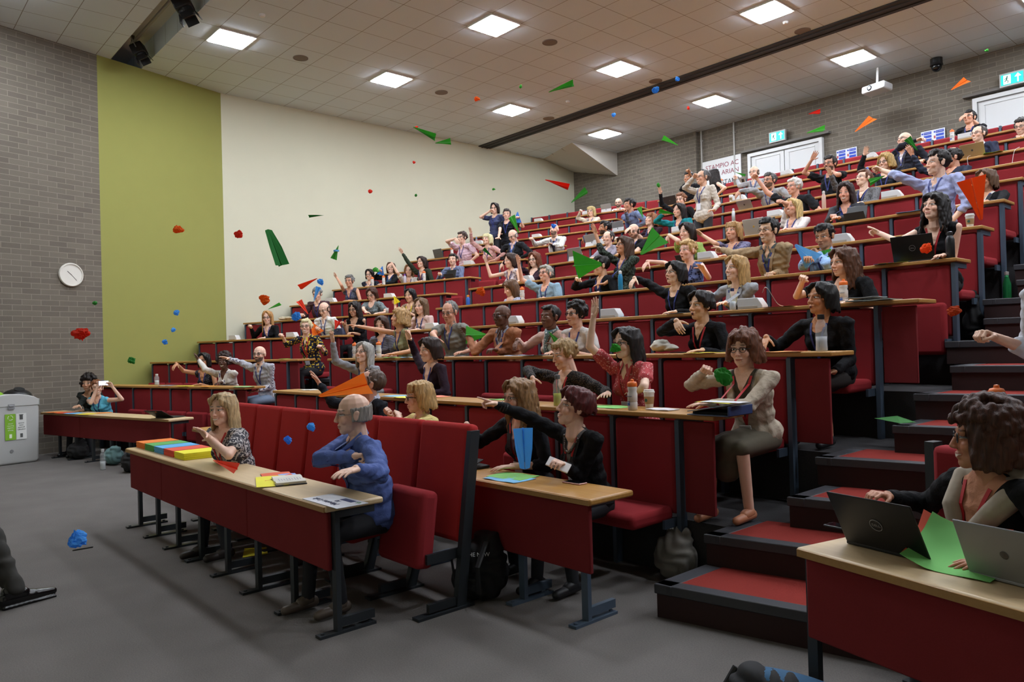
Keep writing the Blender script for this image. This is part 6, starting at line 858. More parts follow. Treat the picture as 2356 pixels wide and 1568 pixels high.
{'H': [-2.849, 10.11, 3.415], 'lk': [-0.411, -0.911, 0.035], 'N': [-2.844, 10.14, 3.267], 'P': [-2.849, 10.11, 2.836], 'tf': [-0.168, -0.986], 'f': 2.316, 'bn': [0.0, -1.0], 's': 'f', 'hair': 'bob', 'hc': '5f4633', 'sk': 'cf9878', 'top': ('j', 'l', '121216', '', 'cfcac6'), 'a': [([-3.02, 10.169, 3.212], [-3.032, 9.917, 3.092], [-2.991, 9.68, 3.092], 'r'), ([-2.669, 10.11, 3.212], [-2.651, 9.865, 3.077], [-2.704, 9.631, 3.088], 'r')], 'gl': '', 'ln': 'b', 'm': 's', 'st': 0, 'label': 'smiling woman with brown bob and black blazer, aisle end of the seventh tier', 'kf': 0.4, 'near': 1},
{'H': [-5.624, 12.08, 4.443], 'lk': [-0.174, -0.983, 0.052], 'N': [-5.622, 12.11, 4.295], 'P': [-5.624, 12.08, 3.763], 'tf': [-0.07, -0.998], 'f': 3.088, 'bn': [0.0, -1.0], 's': 'm', 'hair': 'shortq', 'hc': '1d1614', 'sk': 'c8937a', 'top': ('t', 's', '17181c', '', ''), 'a': [([-5.819, 12.124, 4.24], [-5.98, 11.897, 4.352], [-5.805, 11.821, 4.521], 'o'), ([-5.424, 12.096, 4.24], [-5.38, 11.803, 4.191], [-5.54, 11.974, 4.292], 'd')], 'gl': 'k', 'ln': 'b', 'm': 'c', 'st': 0.5, 'label': 'bearded man in a black tee with spectacles, elbow bent high', 'kf': 0.4, 'beard': '1c1412'},
{'H': [-4.738, 12.03, 4.285], 'lk': [-0.148, -0.988, -0.052], 'N': [-4.736, 12.06, 4.137], 'P': [-4.738, 12.12, 3.608], 'tf': [-0.059, -0.998], 'f': 3.088, 'bn': [0.0, -1.0], 's': 'f', 'hair': 'curlybob', 'hc': 'a98a52', 'sk': 'e4bba4', 'top': ('t', 'l', '1b1d24', '', ''), 'a': [([-4.914, 12.071, 4.082], [-5.115, 12.015, 4.268], [-4.994, 11.899, 4.44], 'o'), ([-4.558, 12.049, 4.082], [-4.486, 11.922, 3.843], [-4.579, 11.701, 3.858], 'r')], 'gl': 'k', 'ln': 'b', 'm': 's', 'st': 0, 'label': 'woman with wavy blonde hair and glasses, hand raised with two fingers up', 'kf': 0.4},
{'H': [-3.844, 12.17, 4.187], 'lk': [-0.79, -0.607, -0.087], 'N': [-3.834, 12.198, 4.039], 'P': [-3.844, 12.17, 3.608], 'tf': [-0.352, -0.936], 'f': 3.088, 'bn': [0.0, -1.0], 's': 'm', 'hair': 'shortq', 'hc': '1d1714', 'sk': 'c8937a', 'top': ('t', 'l', '2b3040', '', ''), 'a': [([-4.019, 12.268, 3.984], [-4.276, 12.17, 4.104], [-4.366, 12.1, 4.332], 'o'), ([-3.648, 12.128, 3.984], [-3.611, 11.898, 3.796], [-3.697, 11.663, 3.848], 'r')], 'gl': '', 'ln': '', 'm': 'c', 'st': 0, 'label': 'dark-haired man hidden behind the standing man in light blue, arm raised', 'kf': 0.4},
{'H': [-9.477, 11.65, 4.345], 'lk': [-0.389, -0.921, 0.0], 'N': [-9.472, 11.68, 4.197], 'P': [-9.477, 11.81, 3.608], 'tf': [-0.159, -0.987], 'f': 3.088, 'bn': [0.0, -1.0], 's': 'm', 'hair': 'shortq', 'hc': '15100f', 'sk': 'c48d70', 'top': ('s', 'l', '6b7796', '', ''), 'a': [([-9.667, 11.711, 4.142], [-9.432, 11.562, 4.029], [-9.342, 11.362, 4.16], 'h'), ([-9.276, 11.648, 4.142], [-9.035, 11.639, 3.964], [-9.277, 11.624, 3.886], 'r')], 'gl': '', 'ln': 'b', 'm': 'c', 'st': 0, 'label': 'young man with thick black hair in a grey blue shirt, seen in profile', 'kf': 0.26},
{'H': [-4.842, 13.09, 4.831], 'lk': [-0.414, -0.9, 0.139], 'N': [-4.837, 13.12, 4.683], 'P': [-4.842, 13.09, 4.151], 'tf': [-0.171, -0.985], 'f': 3.474, 'bn': [0.0, -1.0], 's': 'm', 'hair': 'bald', 'hc': '2e241f', 'sk': 'e4bba4', 'top': ('j', 'l', '20222c', '', 'c6c6cc'), 'a': [([-5.049, 13.156, 4.628], [-4.836, 12.961, 4.71], [-4.588, 12.913, 4.744], 'h'), ([-4.624, 13.083, 4.628], [-4.449, 13.049, 4.387], [-4.46, 12.794, 4.373], 'h')], 'gl': 'k', 'ln': 'b', 'm': 'c', 'st': 0.4, 'label': 'bald man in a navy jacket leaning back, spectacles on, below the blue notices', 'kf': 0.4, 'wide': 1.15},
{'H': [-3.765, 13.08, 4.674], 'lk': [-0.324, -0.945, 0.052], 'N': [-3.761, 13.11, 4.526], 'P': [-3.765, 13.15, 3.994], 'tf': [-0.132, -0.991], 'f': 3.474, 'bn': [0.0, -1.0], 's': 'm', 'hair': 'shortr', 'hc': '4e4642', 'sk': 'e4bba4', 'top': ('j', 'l', '2b2f42', '', 'c8ccd4'), 'a': [([-3.958, 13.136, 4.471], [-4.205, 13.305, 4.484], [-4.124, 13.065, 4.511], 'f'), ([-3.565, 13.084, 4.471], [-3.49, 12.947, 4.215], [-3.603, 12.72, 4.241], 'r')], 'gl': 'k', 'ln': '', 'm': 's', 'st': 0, 'label': 'man with short grey hair and glasses in a navy blazer behind a gold laptop', 'kf': 0.4},
{'H': [-8.145, 14.07, 5.061], 'lk': [0.088, -0.995, -0.052], 'N': [-8.146, 14.1, 4.913], 'P': [-8.145, 14.18, 4.38], 'tf': [0.035, -0.999], 'f': 3.86, 'bn': [0.0, -1.0], 's': 'm', 'hair': 'balding', 'hc': '6a5648', 'sk': 'e4bba4', 'top': ('s', 'l', 'a3a4a6', '', ''), 'a': [([-8.344, 14.093, 4.858], [-8.327, 13.801, 4.789], [-8.461, 13.945, 4.952], 'h'), ([-7.948, 14.107, 4.858], [-7.866, 13.996, 4.591], [-7.981, 13.771, 4.625], 'r')], 'gl': 'm', 'ln': 'b', 'm': 'c', 'st': 0, 'label': 'bald man with glasses in a grey shirt holding a green paper plane', 'kf': 0.4},
{'H': [-8.893, 13.71, 5.083], 'lk': [-0.995, -0.052, -0.087], 'N': [-8.877, 13.735, 4.935], 'P': [-8.893, 13.87, 4.38], 'tf': [-0.541, -0.841], 'f': 3.86, 'bn': [0.0, -1.0], 's': 'f', 'hair': 'curlylong', 'hc': '1d1513', 'sk': 'e4bba4', 'top': ('t', 'n', '24222a', '', ''), 'a': [([-9.027, 13.832, 4.88], [-9.206, 13.989, 4.734], [-9.051, 13.823, 4.659], 'r'), ([-8.727, 13.639, 4.88], [-8.502, 13.542, 4.745], [-8.717, 13.609, 4.661], 'r')], 'gl': '', 'ln': '', 'm': 'c', 'st': 0, 'label': 'woman with long dark curly hair turned away in front of the white banner', 'kf': 0.26},
{'H': [-9.501, 13.71, 5.151], 'lk': [-0.092, -0.994, 0.052], 'N': [-9.5, 13.74, 5.003], 'P': [-9.501, 13.87, 4.38], 'tf': [-0.037, -0.999], 'f': 3.86, 'bn': [0.0, -1.0], 's': 'm', 'hair': 'shortq', 'hc': '1a1513', 'sk': 'b98768', 'top': ('t', 's', '131317', '', ''), 'a': [([-9.698, 13.747, 4.948], [-9.475, 13.81, 5.139], [-9.401, 13.592, 5.249], 'p'), ([-9.302, 13.733, 4.948], [-9.07, 13.749, 4.759], [-9.302, 13.707, 4.663], 'r')], 'gl': '', 'ln': '', 'm': 'c', 'st': 0, 'label': 'dark-haired person with arm bent upward at the far end of the top centre tiers', 'kf': 0.26},
{'H': [-4.496, 15.17, 5.485], 'lk': [-0.225, -0.939, 0.259], 'N': [-4.493, 15.2, 5.337], 'P': [-4.496, 15.17, 4.805], 'tf': [-0.094, -0.996], 'f': 4.246, 'bn': [0.0, -1.0], 's': 'm', 'hair': 'shortq', 'hc': '1c1816', 'sk': 'cf9a80', 'top': ('t', 's', '131418', '', ''), 'a': [([-4.69, 15.218, 5.282], [-4.407, 15.242, 5.377], [-4.53, 15.09, 5.541], 'd'), ([-4.296, 15.181, 5.282], [-4.239, 15.022, 5.034], [-4.337, 14.787, 5.024], 'r')], 'gl': 'k', 'ln': 'b', 'm': 'c', 'st': 0.5, 'label': 'man in black tee, elbow raised over his head, in front of a door', 'kf': 0.4},
{'H': [-3.488, 14.23, 4.923], 'lk': [-0.107, -0.979, -0.174], 'N': [-3.487, 14.26, 4.775], 'P': [-3.488, 14.23, 4.38], 'tf': [-0.043, -0.999], 'f': 3.86, 'bn': [0.0, -1.0], 's': 'm', 'hair': 'short', 'hc': '2a2320', 'sk': 'e4bba4', 'top': ('j', 'l', '17181c', '', '303238'), 'a': [([-3.685, 14.269, 4.72], [-3.496, 14.215, 4.493], [-3.473, 13.961, 4.493], 'h'), ([-3.289, 14.251, 4.72], [-3.259, 14.0, 4.56], [-3.336, 13.764, 4.618], 'r')], 'gl': 'k', 'ln': '', 'm': 'c', 'st': 0, 'label': 'man in a dark jacket holding a red paper high in the upper tiers', 'kf': 0.4},
{'H': [-0.997, 3.399, 1.183], 'lk': [-0.88, -0.475, 0.0], 'N': [-0.981, 3.424, 1.035], 'P': [-0.959, 3.555, 0.52], 'tf': [-0.538, -0.843], 'f': 0.0, 'bn': [-0.235, -0.972], 's': 'f', 'hair': 'curlyfull', 'hc': '43261a', 'sk': 'bb8468', 'top': ('v', 'l', '121214', '', ''), 'a': [([-1.135, 3.523, 0.98], [-1.313, 3.679, 0.83], [-1.391, 3.46, 0.891], 'h'), ([-0.826, 3.326, 0.98], [-0.701, 3.279, 0.734], [-0.888, 3.132, 0.765], 'r')], 'gl': 'k', 'ln': 'r', 'm': 's', 'st': 0, 'label': 'woman with curly dark auburn hair and a beige jumper tied round her shoulders, right-hand desk', 'kf': 0.4, 'wide': 1.05, 'near': 1, 'sweater': 1},
{'H': [-0.918, 4.45, 1.997], 'lk': [-0.686, -0.727, 0.0], 'N': [-0.905, 4.477, 1.849], 'P': [-0.918, 4.45, 1.317], 'tf': [-0.429, -0.903], 'f': 0.386, 'bn': [-0.235, -0.972], 's': 'm', 'hair': 'short', 'hc': '2a211c', 'sk': 'e4bba4', 'top': ('t', 'e', 'cfd2dc', '', ''), 'a': [([-1.084, 4.562, 1.794], [-1.12, 4.626, 1.504], [-1.227, 4.409, 1.584], 'f'), ([-0.726, 4.392, 1.794], [-0.71, 4.3, 1.509], [-0.814, 4.201, 1.299], 'r')], 'gl': '', 'ln': '', 'm': 'c', 'st': 0.9, 'label': 'person in white top thrusting an arm out behind the woman with beige jumper', 'kf': 0.35, 'near': 1, 'legs': '121216'}]
PR=[]
for i,D in enumerate(PEOPLE): PR.append(person(D,i))
# ---------------------------------------------------------------- things on the desks
def place(o,b,x,y,z,yaw): o.location=(x,y,z); o.rotation_euler=(0,0,ANG[b]+R(yaw)); return o
def box_part(nm,c,d,m_,par,bev=.003,M=None):
    mb=MB(); mb.box(c,d,M=M); return obj(nm,mb,m_,par,bevel=bev)
def mk_power_box(e,lb):
    o=empty('power_box',label=lb,cat='power box',group='white power boxes on the desk ledges'); mb=MB()
    P=[(-.125,0),(.13,0),(.13,.03),(.08,.10),(-.125,.10)]; V=[(x,-.05,z) for x,z in P]+[(x,.05,z) for x,z in P]
    mb.add(V,[(0,1,2,3,4),(9,8,7,6,5)]+[(i,5+i,5+(i+1)%5,(i+1)%5) for i in range(5)]); obj('housing',mb,mat('d2d2d2',.5),o,bevel=.004)
    box_part('socket_strip',(-.02,-.053,.014),(.20,.006,.024),mat('b3a99b',.6),o,.001); return o
def mk_sports_bottle(e,lb):
    o=empty('sports_bottle',label=lb,cat='bottle',group='orange-capped sports bottles on the desks')
    mb=MB(); mb.lathe([(.03,0),(.035,.006),(.035,.055),(.032,.06),(.036,.066),(.036,.12),(.030,.135),(.034,.15),(.034,.168),(.028,.175)],n=22); obj('bottle_body',mb,mat('d3d0cd',.35,name='translucent_white_plastic'),o,autosm=True,smooth=True)
    mb=MB(); mb.lathe([(.034,.170),(.036,.174),(.036,.194),(.030,.204),(.014,.208),(.012,.222),(.001,.225)],n=22); obj('cap',mb,mat('e8742c',.4),o,smooth=True,autosm=True)
    mb=MB()
    for a in range(-4,5):
        for z0,z1 in ((.03,.05),(.055,.06)):
            a0,a1=R(-48+a*7)-PI/2*0-PI/2+R(20),R(-48+a*7+7)-PI/2+R(20); rr=.0363
            mb.add([(rr*math.cos(a0),rr*math.sin(a0),z0+.005),(rr*math.cos(a1),rr*math.sin(a1),z0+.005),(rr*math.cos(a1),rr*math.sin(a1),z1+.005),(rr*math.cos(a0),rr*math.sin(a0),z1+.005)],[(0,1,2,3)])
    obj('blue_print',mb,mat('2f5fae',.5),o)
    q=panel_text('Aberystwyth',.011,(-.032,-.0375,.098),(PI/2,0,0),mat('6d7690',.5),o); return o
def mk_flask(e,lb):
    h,r_=e['h'],e['r']; o=empty('drink_flask',label=lb,cat='bottle'); mb=MB(); mb.lathe([(r_*.92,0),(r_,.006),(r_,h*.7),(r_*.72,h*.8),(r_*.6,h*.84)],n=22); obj('flask_body',mb,mat(e['c'],.3,.7 if e.get('met') else 0),o,smooth=True,autosm=True)
    mb=MB(); mb.lathe([(r_*.62,h*.84),(r_*.66,h*.86),(r_*.64,h*.97),(r_*.3,h),(.001,h)],n=20); obj('cap',mb,mat(e['c2'],.4,.5 if e.get('met') else 0),o,smooth=True,autosm=True); return o
def mk_water_bottle(e,lb):
    h,r_=e['h'],e['r']; o=empty('water_bottle',label=lb,cat='bottle'); mb=MB(); mb.lathe([(r_*.9,0),(r_,.008),(r_*.95,h*.25),(r_,h*.4),(r_*.93,h*.55),(r_,h*.68),(r_*.6,h*.82),(r_*.5,h*.86)],n=22)
    obj('bottle_body',mb,mat('dfe4e6',.08,alpha=.22,name='clear_plastic'),o,smooth=True)
    mb=MB(); mb.lathe([(r_*.85,.004),(r_*.93,.01),(r_*.88,h*.25),(r_*.93,h*.4),(.001,h*.4)],n=20); obj('drink',mb,mat(e['c'],.15,alpha=.85),o,smooth=True)
    mb=MB(); mb.lathe([(r_*.56,h*.86),(r_*.6,h*.88),(r_*.58,h*.99),(.001,h)],n=20); obj('cap',mb,mat(e['c2'],.4),o,smooth=True,autosm=True); return o
def mk_coffee_cup(e,lb):
    o=empty('coffee_cup',label=lb,cat='cup',group='paper coffee cups'); mb=MB(); mb.lathe([(.028,0),(.040,.115)],n=24); obj('cup',mb,mat('dcd9d3',.6),o,smooth=True,autosm=True)
    mb=MB(); mb.lathe([(.0325,.03),(.0385,.085)],n=24); obj('sleeve',mb,mat('a98a62',.8),o,smooth=True,autosm=True); mb=MB(); mb.lathe([(.043,.113),(.043,.122),(.039,.124),(.037,.136),(.001,.137)],n=24); obj('lid',mb,mat('e6e4e0',.4),o,smooth=True,autosm=True)
    mb=MB(); mb.lathe([(.013,0),(.013,.002),(.001,.002)],n=16); q=obj('round_mark',mb,mat('2f5a48',.6),o); q.location=(0,-.0365,.058); q.rotation_euler=(PI/2-.1,0,0); return o
def mk_tumbler(e,lb):
    o=empty('tumbler',label=lb,cat='glass'); mb=MB(); mb.lathe([(.03,0),(.034,.12),(.032,.12),(.028,.006)],n=20); obj('glass',mb,mat('d8d8d8',.05,alpha=.35),o,smooth=True); mb=MB(); mb.lathe([(.027,.008),(.030,.08),(.001,.08)],n=18); obj('drink',mb,mat('4a1f1a',.2),o,smooth=True); return o
def mk_laptop(e,lb):
    w,h,t=e['w'],e['h'],R(e['tilt']); o=empty('laptop',label=lb,cat='laptop'); m_=mat(e['c'],.4,.35); dkm=mat('1a1a1c',.5)
    kick=e.get('kick'); d=h*.95
    mb=MB(); mb.box((0,d/2+.0,.008),(w,d,.014)); bs=obj('laptop_base',mb,dkm if kick else m_,o,bevel=.004); mb=MB(); mb.box((0,d/2+.02,.0158),(w*.9,d*.5,.0015)); obj('keyboard',mb,mat('0e0e10',.6),bs)
    L=MB(); L.box((0,0,h/2),(w,.007,h)); sc_=obj('laptop_lid',L,m_,o,bevel=.004); sc_.location=(0,.005,.012); sc_.rotation_euler=(t*-1 if False else t,0,0)
    sc_.rotation_euler=(t,0,0)
    mb=MB(); mb.box((0,.0045,h/2),(w*.94,.002,h*.9)); obj('screen',mb,mat('20242c',.2,emit=.0),sc_)
    if e.get('logo'):
        mb=MB(); mb.tube([(.026*math.cos(a),-.005,h*.5+.026*math.sin(a)) for a in np.linspace(0,2*PI,25)],.0016,5,cap=False); obj('round_logo',mb,mat('9a9da2',.3,.6),sc_); panel_text(e['logo'],.017,(0,-.0046,h*.5-.006),(PI/2,0,0),mat('9a9da2',.3,.6),sc_,'logo_lettering','CENTER')
    elif e.get('sticker')==1: box_part('sticker',(w*.1,-.005,h*.85),(.03,.002,.02),mat('e07a2a',.6),sc_,.0005)
    elif e.get('sticker')==2: box_part('sticker',(w*.3,-.005,h*.6),(.06,.002,.07),mat('161618',.6),sc_,.0005)
    elif not kick:
        mb=MB(); mb.ell((0,-.005,h*.5),(.014,.002,.016)); obj('round_logo',mb,mat('f4f6f8',.4,emit=2.0) if e.get('glow') else mat('c9a24a' if e.get('gold') else '44423f',.4),sc_)
    if kick:
        K=MB(); K.box((0,-.03,h*.26),(w*.98,.004,h*.52),M=Matrix.Rotation(R(-12),3,'X')); obj('kickstand',K,mat('cfcfd0',.5),o,bevel=.002); box_part('square_mark',(0,-.04,h*.3),(.025,.003,.025),mat('8b8b8d',.5),o,.0005,)
    return o
def mk_tablet(e,lb):
    o=empty('tablet',label=lb,cat='tablet'); mb=MB(); mb.box((0,0,.1),(.25,.012,.18)); q=obj('tablet_screen',mb,mat(e['c'],.35),o,bevel=.006); q.rotation_euler=(R(-14),0,0)
    mb=MB(); mb.box((0,-.05,.05),(.25,.004,.11),M=Matrix.Rotation(R(35),3,'X')); obj('cover_flap',mb,mat('3a3b3d',.7),o,bevel=.001); return o
def mk_tablet_flat(e,lb):
    o=empty('tablet_case',label=lb,cat='tablet'); box_part('case',(0,0,.012),(.26,.19,.02),BLACK,o,.005); mb=MB(); mb.box((.0,.0,.045),(.25,.1,.005),M=Matrix.Rotation(R(22),3,'X')); obj('folded_cover',mb,mat('1d1d20',.7),o); return o
def mk_paper(e,lb):
    n=e.get('n',1); w,d=e['w'],e['d']; t=.0006*n+.0008; o_=MB(); nx=10; curl=.10 if e.get('curl') else 0; V=[];Fc=[]
    for k,zz in enumerate((0,t)):
        for i in range(nx+1):
            for j in range(5):
                x=(i/nx-.5)*w; y=(j/4-.5)*d; u=j/4; z=curl*(u**2)*1.2+curl*.9*max(0,(.35-i/nx))**1.5*2+.002*math.sin(i*.9+j)+.003; V.append((x,y,z+zz))
    N1=(nx+1)*5
    for i in range(nx):
        for j in range(4):
            a=i*5+j; Fc.append((a,a+5,a+6,a+1)); b_=a+N1; Fc.append((b_,b_+1,b_+6,b_+5))
    for i in range(nx): Fc.append((i*5,i*5+N1,i*5+5+N1,i*5+5)); a=i*5+4; Fc.append((a,a+5,a+5+N1,a+N1))
    for j in range(4): Fc.append((j,j+1,j+1+N1,j+N1)); a=nx*5+j; Fc.append((a,a+N1,a+1+N1,a+1))
    o_.add(V,Fc); nm='folder' if 'folder' in lb else 'notepad' if 'notepad' in lb else 'notebook' if 'notebook' in lb else 'booklet' if 'booklet' in lb else 'paper_sheet'
    return tag(obj(nm,o_,mat(e['c'],.8,noise=.03,nscale=8),smooth=True,autosm=True),lb,nm.replace('_',' '))
def mk_paper_ream(e,lb):
    rnd=random.Random(len(lb)); mb=MB()
    for i in range(14): mb.box((rnd.uniform(-.003,.003),rnd.uniform(-.003,.003),.0020+.0040*i),(.255,.32,.0038),rz=rnd.uniform(-.006,.006))
    o=obj('paper_stack',mb,mat(e['c'],.85)); return tag(o,lb,'paper stack','coloured paper stacks on the long front desk')
def mk_notebook(e,lb):
    o=empty('notebook',label=lb,cat='notebook'); box_part('cover',(0,0,.004),(.31,.2,.006),mat('2a2c30',.6),o,.002); mb=MB()
    for s in (-1,1):
        V=[];Fc=[]
        for i in range(7):
            x=s*.148*i/6; z=.012+.018*math.sin(min(1,i/4)*PI/2)*(1-i/14); V+=[(x,-.095,z),(x,.095,z),(x,.095,.007),(x,-.095,.007)]
        for i in range(6):
            for k in range(4): Fc.append((i*4+k,i*4+(k+1)%4,i*4+4+(k+1)%4,i*4+4+k))
        Fc+=[(0,1,2,3),(27,26,25,24)]; mb.add(V,Fc)
    obj('pages',mb,mat('d5d2c8',.8,noise=.04,nscale=30),o); mb=MB()
    for i in range(9): mb.box((.075,-.07+.017*i,.0305),(.10-.02*(i%3),.003,.0006))
    obj('handwriting',mb,mat('7b83a8',.7),o); return o
def mk_notice_card(e,lb):
    o=empty('notice_card',label=lb,cat='card'); box_part('card',(0,0,.002),(.42,.2,.003),mat('d3d4da',.6),o,.0005); box_part('navy_bar',(.06,.055,.0042),(.13,.04,.0012),mat('25305c',.6),o,.0002)
    panel_text('10',.045,(.03,.02,.0045),(0,0,R(180)),mat('3a3f58',.6),o,al='CENTER'); panel_text('Minutes Left',.055,(-.02,-.03,.0045),(0,0,R(180)),mat('3a3f58',.6),o,al='CENTER'); mb=MB(); mb.tube([(.15,.06,.006),(.18,.07,.006),(.19,.05,.006),(.16,.045,.006)],.0015,5); obj('paper_clip',mb,mat('3c8a4a',.4),o); return o
def mk_phone(e,lb):
    o=empty('phone',label=lb,cat='phone'); box_part('phone_case',(0,0,.005),(.15,.075,.009),mat(e['c'],.4),o,.004); box_part('screen',(0,0,.0098),(.135,.066,.0012),mat('0c0d10',.08),o,.0003); return o
def mk_binder(e,lb):
    o=empty('ring_binder',label=lb,cat='binder'); m_=mat('56627a',.55); box_part('back_cover',(0,0,.004),(.31,.28,.006),m_,o,.002)
    mb=MB(); mb.box((0,0,0),(.31,.28,.006),M=Matrix.Rotation(R(-9),3,'Y')); q=obj('front_cover',mb,mat('6e7684',.5),o,bevel=.002); q.location=(0,0,.05); mb=MB(); mb.box((.155,0,.035),(.012,.28,.062)); obj('spine',mb,mat('2e3f6b',.5),o,bevel=.004)
    for i,(c,r_) in enumerate((('17181c',2),('7fb85a',-4),('e0813c',6),('e3d23a',-14),('cfd2d8',3))): box_part('paper_sheet',(-.01+.02*i,-.02*i+.02,.012+.004*i if i<1 else .078+.003*i),(.28,.2-.02*i,.0012 if i else .02),mat(c,.8),o,.0003).rotation_euler=(0,0,R(r_))
    return o
def crumple(mb,c,r,amp,seed,flat=1,sub=3):
    rnd=random.Random(seed); a=MB(); a.ell((0,0,0),(1,1,1),nu=18,nv=12); V=a.v[0]; ds=[(np.array([rnd.gauss(0,1) for _ in range(3)]),rnd.uniform(.6,1)) for _ in range(16)]
    k=np.ones(len(V))
    for d_,l in ds: d_=d_/np.linalg.norm(d_); p=V@d_; k=np.minimum(k,np.where(p>l*.8,l*.8/np.maximum(p,.01),9))
    V=V*(k+np.array([rnd.uniform(-amp,amp) for _ in V]))[:,None]*np.array([r,r,r*flat]); return mb.add(V+np.array(c),a.f)
def mk_cloth_bag(e,lb): mb=MB(); crumple(mb,(0,0,.06),.14,.10,len(lb),.5); crumple(mb,(.1,.02,.05),.10,.12,len(lb)+3,.5); v,F,n=remesh(mb,.009,2); return tag(obj('cloth_bag',final('cloth_bag',[(v,F)],mat(e.get('c','c9c4b8'),.9,noise=.06,nscale=20)),None),lb,'bag')
def mk_handbag(e,lb):
    o=empty('handbag',label=lb,cat='handbag'); mb=MB(); mb.add([(-.14,-.05,0),(.14,-.05,0),(.14,.05,0),(-.14,.05,0),(-.11,-.02,.13),(.11,-.02,.13),(.11,.02,.13),(-.11,.02,.13)],[(0,3,2,1),(4,5,6,7),(0,1,5,4),(1,2,6,5),(2,3,7,6),(3,0,4,7)]); obj('bag_body',mb,mat('232a45',.45),o,bevel=.02,seg=3)
    mb=MB(); mb.tube([(-.08,0,.12),(-.06,0,.18),(.06,0,.18),(.08,0,.12)],.006,6); obj('strap',mb,mat('1a2038',.5),o); mb=MB(); mb.box((0,-.04,.09),(.03,.012,.012)); obj('clasp',mb,CHROME,o); return o
def mk_name_cup(e,lb):
    o=empty('mug',label=lb,cat='mug'); mb=MB(); mb.lathe([(.035,0),(.04,.005),(.042,.08),(.001,.08)],n=20); obj('cup',mb,mat('2a2f5c',.5,noise=.6,nscale=60),o,smooth=True,autosm=True); mb=MB(); mb.tube([(.04,0,.065),(.065,0,.06),(.065,0,.03),(.04,0,.02)],.005,6); obj('handle',mb,mat('2a2f5c',.5),o); return o
